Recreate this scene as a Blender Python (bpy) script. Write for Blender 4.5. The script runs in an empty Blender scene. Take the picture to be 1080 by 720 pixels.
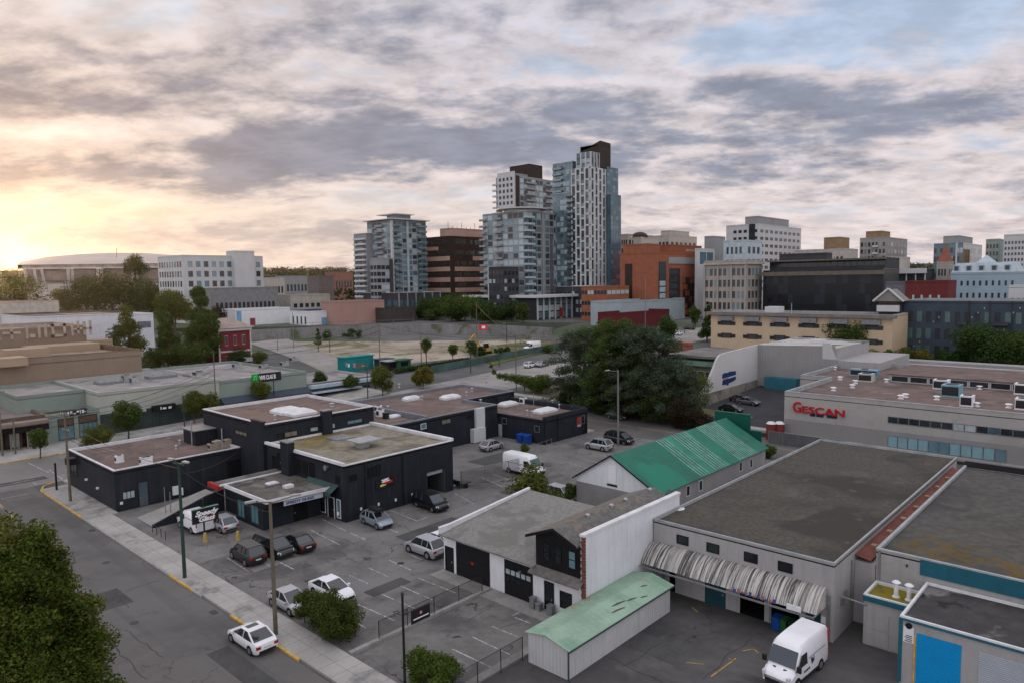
SKYX, SKYY, DOME_LIFT, SUNE, EXPO = 0.0, 0.0, .85, 3.2, 0.16
HAZE = .000014
import bpy, bmesh, math, random
import numpy as np
from mathutils import Vector, Matrix
random.seed(7); RNG = np.random.default_rng(11)
SC = bpy.context.scene
COL = SC.collection
# ------------------------------------------------------------------ camera
F, PITCH, ROLL, YAW, EYE = 750.18, 4.8356, -0.8411, 47.257, 26.0
def cam_axes():
    p, r_, y = map(math.radians, (PITCH, ROLL, YAW))
    fw = Vector((math.cos(p)*math.sin(y), math.cos(p)*math.cos(y), -math.sin(p)))
    r = Vector((math.cos(y), -math.sin(y), 0)); u = r.cross(fw)
    c, s = math.cos(r_), math.sin(r_)
    return c*r+s*u, -s*r+c*u, fw
CR, CU, CF = cam_axes()
O = Vector((0, 0, EYE))
cd = bpy.data.cameras.new('camera'); cam = bpy.data.objects.new('camera', cd); COL.objects.link(cam)
cam.matrix_world = Matrix(((CR.x, CU.x, -CF.x, 0), (CR.y, CU.y, -CF.y, 0), (CR.z, CU.z, -CF.z, EYE), (0, 0, 0, 1)))
cd.sensor_width = 36; cd.lens = F/1080*36; cd.clip_start = .5; cd.clip_end = 20000
SC.camera = cam
FH = Vector((CF.x, CF.y, 0)).normalized(); RH = Vector((FH.y, -FH.x, 0))   # level forward / right
def ray(px, py): return CF + CR*((px-540)/F) - CU*((py-360)/F)
def G(px, py, z=0.0):
    d = ray(px, py); t = (z-EYE)/d.z; return O + d*t
def onX(X, px, py): d = ray(px, py); return O + d*(X/d.x)
def onY(Y, px, py): d = ray(px, py); return O + d*(Y/d.y)
def sm(a, b, x):
    t = min(1, max(0, (x-a)/(b-a))); return t*t*(3-2*t)
WALL_S = 285.0
def terr(x, y):
    s = x*FH.x+y*FH.y; t = x*RH.x+y*RH.y
    out = float(np.interp(s, [130, 200, 285, 320], [0, 5, 9.2, 9.6]))
    low = float(np.interp(s, [130, 200, 284.99, 285.01, 320], [0, 4, 5.9, 9.3, 9.6]))
    b = sm(-150, -112, t)*(1-sm(12, 30, t))
    return out*(1-b)+low*b
def T(px, py):
    """point of the terrain seen at a photo position"""
    d = ray(px, py); k = 20.0; prev = k
    while k < 3000:
        p = O+d*k
        if p.z < terr(p.x, p.y): break
        prev = k; k *= 1.01
    a, b = prev, k
    for _ in range(30):
        m = (a+b)/2; p = O+d*m
        if p.z < terr(p.x, p.y): b = m
        else: a = m
    return O+d*b
def at_dist(px, py, D):
    d = ray(px, py); h = math.hypot(d.x, d.y); return O + d*(D/h)
def proj(v):
    v = Vector(v)-O; w = v.dot(CF); return 540+F*v.dot(CR)/w, 360-F*v.dot(CU)/w
def run_to(P, dv, px):
    """how far along dv from P until the photo column px"""
    k = (px-540)/F; a = Vector(P)-O
    return (k*a.dot(CF)-a.dot(CR))/(Vector(dv).dot(CR)-k*Vector(dv).dot(CF))
# ------------------------------------------------------------------ node helpers
def nt_new(m): m.use_nodes = True; nt = m.node_tree; nt.nodes.clear(); return nt
class N:
    def __init__(s, nt): s.nt = nt
    def n(s, t, **kw):
        nd = s.nt.nodes.new(t)
        for k, v in kw.items(): setattr(nd, k, v)
        return nd
    def put(s, sock, v):
        if hasattr(v, 'is_linked'): s.nt.links.new(v, sock)
        elif v is not None:
            if isinstance(v, (tuple, list)) and sock.type == 'RGBA' and len(v) == 3: v = (*v, 1)
            sock.default_value = v
    def math(s, op, a, b=0.0, c=None, clamp=False):
        nd = s.n('ShaderNodeMath', operation=op); nd.use_clamp = clamp
        s.put(nd.inputs[0], a); s.put(nd.inputs[1], b)
        if c is not None: s.put(nd.inputs[2], c)
        return nd.outputs[0]
    def vec(s, op, a, b=None):
        nd = s.n('ShaderNodeVectorMath', operation=op); s.put(nd.inputs[0], a)
        if b is not None:
            if op == 'SCALE': s.put(nd.inputs['Scale'], b)
            else: s.put(nd.inputs[1], b)
        return nd.outputs['Value'] if op in ('DOT_PRODUCT', 'LENGTH') else nd.outputs[0]
    def noise(s, v, scale, detail=4, rough=.55, dist=0.0, lac=2.0):
        nd = s.n('ShaderNodeTexNoise'); s.put(nd.inputs['Vector'], v); s.put(nd.inputs['Scale'], scale)
        nd.inputs['Detail'].default_value = detail; nd.inputs['Roughness'].default_value = rough
        nd.inputs['Distortion'].default_value = dist; nd.inputs['Lacunarity'].default_value = lac
        return nd.outputs[0]
    def ss(s, v, a, b, lo=0.0, hi=1.0):
        nd = s.n('ShaderNodeMapRange', interpolation_type='SMOOTHSTEP')
        s.put(nd.inputs[0], v)
        for i, q in enumerate((a, b, lo, hi)): s.put(nd.inputs[1+i], q)
        return nd.outputs[0]
    def mix(s, f, a, b, bt='MIX'):
        nd = s.n('ShaderNodeMix', data_type='RGBA', blend_type=bt)
        s.put(nd.inputs[0], f); s.put(nd.inputs[6], a); s.put(nd.inputs[7], b)
        return nd.outputs[2]
    def mapv(s, v, scale=(1, 1, 1), loc=(0, 0, 0), rot=(0, 0, 0)):
        nd = s.n('ShaderNodeMapping'); s.put(nd.inputs[0], v)
        nd.inputs['Location'].default_value = loc; nd.inputs['Rotation'].default_value = rot; nd.inputs['Scale'].default_value = scale
        return nd.outputs[0]
    def obj(s): return s.n('ShaderNodeTexCoord').outputs['Object']
    def xyz(s, v):
        nd = s.n('ShaderNodeSeparateXYZ'); s.put(nd.inputs[0], v); return nd.outputs
_M = {}
def mat(name, col, rough=.85, var=.18, scale=.6, metal=0.0, spec=.5, bump=0.0, bscale=6.0,
        stain=None, corr=None, joints=None, crack=0.0, coat=0.0, blotch=None, hstripe=None, trans=0.0, spots=(), track=None):
    """stain=(colour, amount) vertical runs; corr=(axis, pitch, depth) corrugation; joints=(sx, sy, colour) slab joints;
       blotch=(colour, scale, lo, hi) patches of another colour; hstripe=(pitch, strength) board lines"""
    if name in _M: return _M[name]
    m = bpy.data.materials.new(name); nt = nt_new(m); q = N(nt)
    out = q.n('ShaderNodeOutputMaterial'); b = q.n('ShaderNodeBsdfPrincipled'); nt.links.new(b.outputs[0], out.inputs[0])
    v = q.obj()
    c = tuple(col)
    if var:
        n1 = q.noise(v, scale, 5, .6); n2 = q.noise(v, scale*9, 3, .6)
        f = q.math('ADD', q.math('MULTIPLY', n1, .7), q.math('MULTIPLY', n2, .3))
        f = q.ss(f, .3, .7, 1-var, 1+var)
        cc = q.vec('SCALE', tuple(c[:3]), f)
    else: cc = (*c[:3], 1)
    if blotch:
        for bl in (blotch if isinstance(blotch, list) else [blotch]):
            k = q.ss(q.noise(q.mapv(v, loc=(3.1*len(bl[0]), bl[1]*7, 1)), bl[1], 6, .62, .4), bl[2], bl[3])
            cc = q.mix(k, cc, bl[0])
    for (sc_, ctr, rad, am) in spots:       # a moss or rust patch lying at one place
        dd = q.vec('LENGTH', q.vec('SUBTRACT', q.vec('MULTIPLY', v, (1, 1, 0)), (ctr[0], ctr[1], 0)))
        nn_ = q.noise(v, .5, 6, .68); k = q.ss(q.math('ADD', q.math('DIVIDE', dd, rad), q.math('MULTIPLY', q.math('SUBTRACT', nn_, .5), 6.0)), 1.2, .3)
        cc = q.mix(q.math('MULTIPLY', k, q.ss(q.noise(v, 1.4, 6, .75), .42, .6, .12, 1)), cc, sc_)
    if track:                               # faint dark wheel tracks along Y
        k = q.ss(q.noise(q.mapv(v, scale=(1, .03, 1)), .55, 4, .6), .5, .68); cc = q.mix(q.math('MULTIPLY', k, track[1]), cc, track[0])
    if stain:
        k = q.noise(q.mapv(v, scale=(1, 1, .06)), 2.2 if len(stain) < 3 else stain[2], 5, .7)
        cc = q.mix(q.math('MULTIPLY', q.ss(k, .45, .75), stain[1]), cc, stain[0])
    if joints:
        sx, sy, jc = joints; s3 = q.xyz(v)
        for a, w in ((0, sx), (1, sy)):
            if w:
                fr = q.math('FRACT', q.math('DIVIDE', s3[a], w))
                k = q.math('LESS_THAN', fr, .035/w if w > 1 else .04)
                cc = q.mix(q.math('MULTIPLY', k, .75), cc, jc)
    if crack:
        vo = q.n('ShaderNodeTexVoronoi', feature='DISTANCE_TO_EDGE')
        wv = q.vec('ADD', v, q.vec('SCALE', q.n('ShaderNodeTexNoise').outputs[1], 0.0))
        nn = q.n('ShaderNodeTexNoise'); nn.inputs['Scale'].default_value = .5; nn.inputs['Detail'].default_value = 5; q.put(nn.inputs['Vector'], v)
        wv = q.vec('ADD', v, q.vec('SCALE', nn.outputs[1], 5.0)); q.put(vo.inputs['Vector'], wv); vo.inputs['Scale'].default_value = .11
        k = q.ss(vo.outputs[0], .0, .012, 1, 0)
        br = q.ss(q.noise(v, .13, 3), .45, .6)
        cc = q.mix(q.math('MULTIPLY', q.math('MULTIPLY', k, br), crack), cc, (.018, .018, .02))
    if hstripe:
        z = q.xyz(v)[2]; k = q.math('LESS_THAN', q.math('FRACT', q.math('DIVIDE', z, hstripe[0])), .12)
        cc = q.mix(q.math('MULTIPLY', k, hstripe[1]), cc, (.01, .01, .01))
    q.put(b.inputs['Base Color'], cc)
    b.inputs['Roughness'].default_value = rough; b.inputs['Metallic'].default_value = metal
    b.inputs['Specular IOR Level'].default_value = spec if rough < .45 else min(spec, .16); b.inputs['Coat Weight'].default_value = coat
    b.inputs['Coat Roughness'].default_value = .05
    h = None
    if bump: h = q.math('MULTIPLY', q.noise(v, bscale, 4, .6), bump)
    if corr:
        ax, pitch, dep = corr
        w = q.math('MULTIPLY', q.math('ADD', q.math('SINE', q.math('MULTIPLY', q.xyz(v)[ax], 2*math.pi/pitch)), 1.0), dep*.5)
        h = w if h is None else q.math('ADD', h, w)
    if h is not None:
        bp = q.n('ShaderNodeBump'); bp.inputs['Strength'].default_value = 1; bp.inputs['Distance'].default_value = 1.0
        q.put(bp.inputs['Height'], h); nt.links.new(bp.outputs[0], b.inputs['Normal'])
    _M[name] = m; return m
def leafmat(name, c1, c2, c3=None, rough=.7):
    if name in _M: return _M[name]
    m = bpy.data.materials.new(name); nt = nt_new(m); q = N(nt)
    out = q.n('ShaderNodeOutputMaterial'); b = q.n('ShaderNodeBsdfPrincipled')
    v = q.obj(); k = q.ss(q.noise(v, 1.1, 4, .7), .36, .66); cc = q.mix(k, c1, c2)
    k2 = q.ss(q.noise(v, 6, 2, .6), .35, .75, .6, 1.35); cc = q.vec('SCALE', cc, k2)
    if c3: cc = q.mix(q.ss(q.noise(q.mapv(v, loc=(9, 4, 2)), .55, 4, .7), .56, .7), cc, c3)
    q.put(b.inputs['Base Color'], cc); b.inputs['Roughness'].default_value = rough
    b.inputs['Specular IOR Level'].default_value = .12
    tr = q.n('ShaderNodeBsdfTranslucent'); q.put(tr.inputs[0], cc)
    mx = q.n('ShaderNodeMixShader'); mx.inputs[0].default_value = .3
    nt.links.new(b.outputs[0], mx.inputs[1]); nt.links.new(tr.outputs[0], mx.inputs[2]); nt.links.new(mx.outputs[0], out.inputs[0])
    _M[name] = m; return m
# ------------------------------------------------------------------ mesh helpers
WM = {}
def wm(o): return WM[o.name]
class MB:
    def __init__(s): s.v = []; s.f = []; s.m = []; s.lv = None
    def add(s, vs, fs, m=0):
        b = len(s.v); s.v += [tuple(p) for p in vs]; s.f += [tuple(i+b for i in f) for f in fs]; s.m += [m]*len(fs); return s
    def box(s, x0, y0, z0, x1, y1, z1, m=0, mt=None):
        if x0 > x1: x0, x1 = x1, x0
        if y0 > y1: y0, y1 = y1, y0
        vs = [(x0, y0, z0), (x1, y0, z0), (x1, y1, z0), (x0, y1, z0), (x0, y0, z1), (x1, y0, z1), (x1, y1, z1), (x0, y1, z1)]
        s.add(vs, [(0, 3, 2, 1), (0, 1, 5, 4), (1, 2, 6, 5), (2, 3, 7, 6), (3, 0, 4, 7)], m)
        s.add(vs[4:], [(0, 1, 2, 3)], m if mt is None else mt); return s
    def prism(s, poly, z0, z1, m=0, mt=None):
        n = len(poly); s.add([(p[0], p[1], z0) for p in poly]+[(p[0], p[1], z1) for p in poly],
              [tuple(range(n-1, -1, -1))]+[(i, (i+1) % n, n+(i+1) % n, n+i) for i in range(n)], m)
        s.add([(p[0], p[1], z1) for p in poly], [tuple(range(n))], m if mt is None else mt); return s
    def ext(s, poly3, d, m=0):
        """planar polygon thickened by vector d"""
        n = len(poly3); d = Vector(d); a = [Vector(p) for p in poly3]
        return s.add(a+[p+d for p in a], [tuple(range(n-1, -1, -1)), tuple(range(n, 2*n))]+[(i, (i+1) % n, n+(i+1) % n, n+i) for i in range(n)], m)
    def quad(s, a, b, c, d, m=0): return s.add([a, b, c, d], [(0, 1, 2, 3)], m)
    def tube(s, p0, p1, r0, r1=None, n=8, m=0, caps=True):
        p0, p1 = Vector(p0), Vector(p1); r1 = r0 if r1 is None else r1
        ax = (p1-p0).normalized(); a = ax.orthogonal().normalized(); b = ax.cross(a)
        vs = []
        for p, r in ((p0, r0), (p1, r1)):
            for i in range(n):
                t = 2*math.pi*i/n; vs.append(p+a*(r*math.cos(t))+b*(r*math.sin(t)))
        fs = [(i, (i+1) % n, n+(i+1) % n, n+i) for i in range(n)]
        if caps: fs += [tuple(range(n-1, -1, -1)), tuple(range(n, 2*n))]
        return s.add(vs, fs, m)
    def path(s, pts, r, n=6, m=0):
        for a, b in zip(pts, pts[1:]): s.tube(a, b, r, r, n, m)
        return s
    def build(s, name, mats, parent=None, smooth=False, loc=None, world=True):
        me = bpy.data.meshes.new(name)
        if parent is not None and world:
            inv = wm(parent).inverted(); vs = [inv @ Vector(v) for v in s.v]; base = wm(parent)
        elif parent is not None: vs = s.v; base = wm(parent)
        else:
            if loc is None:
                a = np.array(s.v); loc = ((a[:, 0].min()+a[:, 0].max())/2, (a[:, 1].min()+a[:, 1].max())/2, a[:, 2].min())
            L = Vector(loc); vs = [Vector(v)-L for v in s.v]; base = Matrix.Translation(L)
        me.from_pydata([tuple(v) for v in vs], [], s.f); me.update()
        if not isinstance(mats, (list, tuple)): mats = [mats]
        for x in mats: me.materials.append(x)
        if len(mats) > 1: me.polygons.foreach_set('material_index', s.m)
        if smooth: me.polygons.foreach_set('use_smooth', [True]*len(s.f))
        o = bpy.data.objects.new(name, me); COL.objects.link(o)
        if parent is not None: o.parent = parent
        else: o.location = L
        WM[o.name] = base
        return o
def tag(o, label=None, cat=None, group=None, kind=None):
    if label: o['label'] = label
    if cat: o['category'] = cat
    if group: o['group'] = group
    if kind: o['kind'] = kind
    return o
def thing(name, label, cat, loc, rz=0, group=None):
    o = bpy.data.objects.new(name, None); COL.objects.link(o); o.empty_display_size = .3
    o.location = loc; o.rotation_euler = (0, 0, rz); WM[o.name] = Matrix.Translation(Vector(loc)) @ Matrix.Rotation(rz, 4, 'Z')
    return tag(o, label, cat, group)
def struct(name, mb, m, **k): return tag(mb.build(name, m, **k), kind='structure')
def dup(root, loc=None, rz=None, label=None, group=None, scale=None):
    r = root.copy(); COL.objects.link(r)
    if loc is not None: r.location = loc
    if rz is not None: r.rotation_euler = (0, 0, rz)
    if scale is not None: r.scale = (scale,)*3 if not isinstance(scale, (tuple, list)) else scale
    if label: r['label'] = label
    if group: r['group'] = group
    WM[r.name] = Matrix.Translation(r.location) @ Matrix.Rotation(r.rotation_euler.z, 4, 'Z')
    def rec(a, b):
        for ch in list(KIDS.get(a.name, a.children)):
            c = ch.copy(); COL.objects.link(c); c.parent = b; rec(ch, c)
    rec(root, r); return r
KIDS = {}
def text_mesh(name, body, size, m, parent, origin, u, w, off=.0, depth=.02, bold=.0, sx=1.0, align='LEFT', shear=0.0):
    """raised lettering: origin = lower left world point, u = reading direction, w = up"""
    cu = bpy.data.curves.new('letters', 'FONT'); cu.body = body; cu.size = size; cu.extrude = depth; cu.offset = bold; cu.align_x = align; cu.shear = shear
    cu.resolution_u = 3
    tmp = bpy.data.objects.new('letters_tmp', cu); COL.objects.link(tmp)
    dg = bpy.context.evaluated_depsgraph_get(); me = bpy.data.meshes.new_from_object(tmp.evaluated_get(dg))
    bpy.data.objects.remove(tmp); me.name = name
    u = Vector(u).normalized(); w = Vector(w).normalized(); n = u.cross(w)
    M4 = Matrix(((u.x*sx, w.x, n.x, origin[0]+n.x*off), (u.y*sx, w.y, n.y, origin[1]+n.y*off), (u.z*sx, w.z, n.z, origin[2]+n.z*off), (0, 0, 0, 1)))
    me.transform(wm(parent).inverted() @ M4)
    me.materials.clear(); me.materials.append(m)
    o = bpy.data.objects.new(name, me); COL.objects.link(o); o.parent = parent; WM[o.name] = wm(parent); return o
# ------------------------------------------------------------------ world: evening sky with broken cloud
SUN_PX = (12, 268)
sd = ray(*SUN_PX).normalized(); SUN_EL = math.asin(sd.z); 
SUN_EL_L = math.radians(4.0)
sh = Vector((sd.x, sd.y, 0)).normalized(); SUN = Vector((sh.x*math.cos(SUN_EL_L), sh.y*math.cos(SUN_EL_L), math.sin(SUN_EL_L)))
W = bpy.data.worlds.new('World'); SC.world = W; W.use_nodes = True; nt = W.node_tree; nt.nodes.clear(); q = N(nt)
gen = q.n('ShaderNodeTexCoord').outputs['Generated']
d = q.vec('NORMALIZE', gen); X, Y, Z = q.xyz(d)
fz = q.math('MAXIMUM', Z, 0.0)
sky = q.n('ShaderNodeTexSky', sky_type='NISHITA'); sky.sun_disc = False
sky.sun_elevation = SUN_EL_L; sky.sun_rotation = math.atan2(SUN.x, SUN.y); sky.air_density = 1.2; sky.dust_density = 2.0
nish = q.vec('SCALE', sky.outputs[0], .09)
sdot = q.math('MAXIMUM', q.vec('DOT_PRODUCT', d, tuple(sd)), 0.0)
hd = q.vec('NORMALIZE', q.n('ShaderNodeCombineXYZ').outputs[0]) if 0 else None
ch = q.n('ShaderNodeCombineXYZ'); q.put(ch.inputs[0], X); q.put(ch.inputs[1], Y); hv = q.vec('NORMALIZE', ch.outputs[0])
az = q.math('MAXIMUM', q.vec('DOT_PRODUCT', hv, tuple(sh)), 0.0)          # 1 towards the sun's azimuth
warm = q.math('POWER', az, 12.0)
right = q.vec('DOT_PRODUCT', hv, tuple(RH))                               # >0 to the right of the view
# clear air behind the clouds
low = q.mix(warm, (.70, .65, .67), (.80, .58, .42))
mid = q.mix(warm, (.52, .58, .70), (.70, .66, .66))
hi = q.mix(warm, (.40, .52, .72), (.62, .66, .74))
c1 = q.mix(q.ss(Z, .02, .16), low, mid); clear = q.mix(q.ss(Z, .14, .42), c1, hi)
clear = q.mix(.12, clear, nish)
# cloud sheet: directions laid out on a level layer, so bands flatten towards the horizon
den = q.math('ADD', fz, .21)
cp = q.n('ShaderNodeCombineXYZ'); q.put(cp.inputs[0], q.math('DIVIDE', q.vec('DOT_PRODUCT', d, tuple(RH)), den)); q.put(cp.inputs[1], q.math('DIVIDE', q.vec('DOT_PRODUCT', d, tuple(FH)), den))
P = cp.outputs[0]
Pm = q.mapv(P, scale=(1.0, 1.25, 1), rot=(0, 0, math.radians(14)), loc=(SKYX, SKYY, 0))
wn = q.n('ShaderNodeTexNoise'); wn.inputs['Scale'].default_value = .9; wn.inputs['Detail'].default_value = 3; q.put(wn.inputs['Vector'], Pm)
Pw = q.vec('ADD', Pm, q.vec('SCALE', q.vec('SUBTRACT', wn.outputs[1], (.5, .5, .5)), .16))
n_big = q.noise(Pw, .9, 3, .5); n_fine = q.noise(Pw, 3.0, 10, .58, .1)
dens = q.math('ADD', q.math('MULTIPLY', n_big, .5), q.math('MULTIPLY', n_fine, .5))
n_soft = q.noise(q.mapv(Pw, loc=(5, 2, 0), scale=(1, 1.1, 1)), 8.0, 8, .6, .1)
dens = q.math('ADD', dens, q.math('MULTIPLY', q.math('SUBTRACT', n_soft, .5), .30))
# large cloud masses and clear gaps of this evening, by bearing and height
fwd = q.math('MAXIMUM', q.vec('DOT_PRODUCT', d, tuple(FH)), .05)
xs = q.math('DIVIDE', q.vec('DOT_PRODUCT', d, tuple(RH)), fwd); ys = q.math('DIVIDE', Z, fwd)
wz = q.noise(Pm, 1.3, 5, .6); wz2 = q.noise(q.mapv(Pm, loc=(7, 3, 0)), 1.1, 5, .6)
xs = q.math('ADD', xs, q.math('MULTIPLY', q.math('SUBTRACT', wz, .5), .34)); ys = q.math('ADD', ys, q.math('MULTIPLY', q.math('SUBTRACT', wz2, .5), .075))
acc = None
for (bx, by, sx, sy, am) in ((150, 183, 330, 20, .13), (350, 150, 140, 24, .09), (150, 120, 120, 12, .06), (600, 60, 90, 14, .03), (560, 118, 140, 44, .10), (520, 165, 200, 16, .06), (745, 108, 120, 24, .09), (985, 118, 150, 36, .13), (730, 180, 130, 24, .08), (90, 80, 170, 36, .085), (270, 55, 160, 20, .06), (500, 22, 130, 18, .08), (330, 15, 70, 12, .04), (120, 252, 200, 8, .13), (1000, 195, 170, 12, .07), (860, 240, 200, 8, .05), (420, 232, 200, 8, .03),
                               (850, 55, 130, 26, -.10), (960, 22, 130, 26, -.09), (700, 50, 120, 20, -.06), (70, 222, 240, 14, -.09), (420, 212, 200, 14, -.09), (90, 140, 160, 12, -.06), (380, 100, 120, 20, -.05), (740, 225, 260, 16, -.05), (940, 160, 200, 10, -.05)):
    ax_ = q.math('MULTIPLY', q.math('SUBTRACT', xs, (bx-540)/F), F/sx); ay_ = q.math('MULTIPLY', q.math('SUBTRACT', ys, (297-by-(bx-540)*.0147)/F), F/sy)
    r2 = q.math('ADD', q.math('MULTIPLY', ax_, ax_), q.math('MULTIPLY', ay_, ay_)); gsn = q.math('MULTIPLY', q.math('POWER', 2.718, q.math('MULTIPLY', r2, -.7)), am)
    acc = gsn if acc is None else q.math('ADD', acc, gsn)
dens = q.math('ADD', dens, q.math('MULTIPLY', acc, q.ss(q.vec('DOT_PRODUCT', d, tuple(FH)), .1, .3)))
veil = q.ss(dens, .37, .52)            # thin bright sheet
core = q.ss(dens, .475, .66)            # thick grey part
edge_c = q.mix(warm, (.74, .63, .61), (.76, .60, .50))
edge_c = q.mix(q.ss(Z, .1, .45), edge_c, q.mix(warm, (.56, .53, .58), (.68, .58, .56)))
core_c = q.mix(warm, (.20, .23, .31), (.28, .25, .27))
core_c = q.mix(q.ss(Z, .0, .12), q.mix(warm, (.33, .31, .36), (.50, .36, .31)), core_c)
skyc = q.mix(q.math('MULTIPLY', veil, .85), clear, edge_c)
skyc = q.mix(q.math('MULTIPLY', core, .88), skyc, core_c)
rel = q.ss(q.noise(q.mapv(Pw, loc=(1.3, 8, 0)), 5.0, 8, .60, .1), .34, .66, .84, 1.08)      # relief within the sheet
skyc = q.vec('SCALE', skyc, q.math('MULTIPLY', rel, 1.07))
# low bright gap above the horizon, and the glow round the sun
gap = q.math('MULTIPLY', q.ss(Z, .005, .05), q.ss(Z, .16, .06)); gap = q.math('MULTIPLY', gap, q.math('POWER', az, 3.0))
skyc = q.mix(q.math('MULTIPLY', gap, .4), skyc, (.86, .70, .57))
g1 = q.math('MULTIPLY', q.math('POWER', sdot, 1500.0), 1.2); g2 = q.math('MULTIPLY', q.math('POWER', sdot, 200.0), .20); g3 = q.math('MULTIPLY', q.math('POWER', sdot, 60.0), .10)
gl = q.math('ADD', g1, q.math('ADD', g2, g3)); skyc = q.vec('ADD', skyc, q.vec('SCALE', (1.0, .52, .14), gl))
# extra brightness added to the unseen sky overhead and behind, to lift the walls
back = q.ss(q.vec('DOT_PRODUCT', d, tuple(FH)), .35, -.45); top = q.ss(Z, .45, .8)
lift = q.math('ADD', 1.0, q.math('MULTIPLY', q.math('MAXIMUM', back, top), DOME_LIFT))
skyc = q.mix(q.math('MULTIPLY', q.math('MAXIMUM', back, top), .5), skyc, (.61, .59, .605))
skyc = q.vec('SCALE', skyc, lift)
skyc = q.mix(q.ss(Z, -.02, .0), (.10, .10, .11), skyc)
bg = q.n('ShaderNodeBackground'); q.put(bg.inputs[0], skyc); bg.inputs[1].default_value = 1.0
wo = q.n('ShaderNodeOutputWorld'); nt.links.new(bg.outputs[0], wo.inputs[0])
W.cycles.sampling_method = 'MANUAL'; W.cycles.sample_map_resolution = 512
sl = bpy.data.lights.new('sun', 'SUN'); sl.energy = SUNE; sl.color = (1, .58, .30); sl.angle = math.radians(6)
so = bpy.data.objects.new('sun', sl); COL.objects.link(so); so.rotation_euler = SUN.to_track_quat('Z', 'Y').to_euler()
SC.view_settings.view_transform = 'Standard'; SC.view_settings.look = 'None'; SC.view_settings.exposure = EXPO; SC.view_settings.gamma = 1
SC.cycles.max_bounces = 5; SC.cycles.diffuse_bounces = 3; SC.cycles.glossy_bounces = 3; SC.cycles.transmission_bounces = 3; SC.cycles.volume_bounces = 0
SC.cycles.use_denoising = True; SC.cycles.caustics_reflective = False; SC.cycles.caustics_refractive = False
try: SC.cycles.denoiser = 'OPENIMAGEDENOISE'
except Exception: pass
SC.cycles.sample_clamp_indirect = 4
# ------------------------------------------------------------------ materials
ASPH = mat('asphalt', (.122, .114, .109), .9, .14, .12, bump=.006, bscale=30, crack=.6, blotch=[((.088, .084, .082), .09, .48, .66), ((.135, .129, .124), .05, .5, .7)], track=((.085, .082, .08), .5))
ASPH2 = mat('worn_asphalt', (.15, .142, .135), .92, .25, .2, bump=.008, bscale=25, crack=.9, blotch=[((.085, .082, .08), .16, .5, .66), ((.175, .17, .163), .11, .52, .66), ((.045, .044, .044), .55, .64, .72)])
YARD = mat('yard_asphalt', (.078, .074, .072), .85, .25, .15, bump=.008, bscale=25, crack=.9, blotch=[((.052, .05, .049), .18, .48, .66), ((.11, .106, .10), .12, .52, .68)])
STREET2 = mat('pale_asphalt', (.27, .25, .235), .95, .2, .1, crack=.6, blotch=[((.20, .188, .178), .08, .5, .65)])
CONC = mat('concrete', (.33, .315, .295), .95, .16, .3, joints=(1.5, 1.5, (.12, .12, .115)), blotch=[((.19, .185, .175), .3, .52, .66)])
CONC2 = mat('plain_concrete', (.26, .25, .235), .95, .2, .4, stain=((.12, .11, .10), .5))
KERB = mat('kerb_concrete', (.30, .29, .27), .9, .2, 1.5)
YEL = mat('yellow_paint', (.50, .31, .07), .85, .35, 2, blotch=[((.30, .28, .25), 2.5, .52, .62)])
YELF = mat('faded_yellow_paint', (.34, .22, .08), .9, .5, 2.5)
WHT = mat('road_white', (.36, .355, .35), .9, .6, 2.5, blotch=[((.16, .155, .15), 1.2, .50, .66)])
DIRT = mat('dirt', (.27, .225, .175), 1, .3, .15, blotch=[((.36, .31, .25), .04, .48, .6), ((.13, .13, .06), .045, .54, .62), ((.17, .14, .10), .12, .56, .64)])
SOIL = mat('soil', (.13, .105, .07), 1, .35, .3, blotch=[((.09, .10, .04), .3, .5, .6)])
GRASS = mat('grass', (.09, .12, .04), 1, .35, .3)
BASE = mat('town_ground', (.11, .11, .105), 1, .3, .02, blotch=[((.07, .09, .05), .01, .5, .6)])
CHAR = mat('charcoal_paint', (.016, .019, .026), .6, .22, .5, stain=((.05, .052, .06), .35), hstripe=(.6, .25), bump=.004, bscale=3)
CHAR2 = mat('charcoal_block', (.019, .022, .029), .6, .25, .4, stain=((.06, .06, .065), .35), hstripe=(.4, .2))
BLACK = mat('black_paint', (.012, .012, .014), .5, .2, 2)
BLKM = mat('black_metal', (.015, .016, .018), .4, .15, 3, metal=.3)
GAL = mat('galvanised', (.38, .39, .40), .45, .2, 2, metal=.6)
GALD = mat('dull_metal', (.22, .225, .23), .55, .2, 2, metal=.4)
WHITE = mat('white_paint', (.68, .68, .70), .6, .07, .4, stain=((.40, .40, .39), .25))
WHITE2 = mat('white_render', (.62, .63, .66), .8, .08, .3, stain=((.36, .36, .36), .35), bump=.004, bscale=2)
COPE = mat('white_coping', (.60, .60, .61), .5, .15, .8)
ROOFB = mat('brown_roof', (.155, .112, .10), .95, .18, .5, bump=.01, bscale=14, blotch=[((.10, .078, .07), .22, .5, .64), ((.20, .155, .14), .35, .56, .66)])
ROOFG = mat('gravel_roof', (.078, .071, .060), .95, .32, 2.5, bump=.03, bscale=18, blotch=[((.048, .044, .039), .11, .45, .62), ((.105, .096, .082), .3, .56, .72)], track=((.05, .046, .042), .35))
ROOFM = mat('mossy_roof', (.225, .20, .155), .95, .25, 1.2, bump=.015, bscale=14, blotch=[((.13, .115, .09), .25, .48, .62)], spots=[((.20, .14, .02), (2.5, 14.5, 6), 5.5, .6), ((.17, .12, .03), (8, 16, 6), 3.5, .6)])
ROOFM2 = mat('moss_patch_roof', (.085, .08, .073), .95, .25, 1.5, bump=.02, bscale=14, blotch=[((.06, .057, .052), .15, .47, .6)], spots=[((.115, .08, .025), (3.2, -3.6, 6), 3.3, .5), ((.13, .08, .02), (2.4, -8.0, 6), 1.6, .8)])
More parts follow.
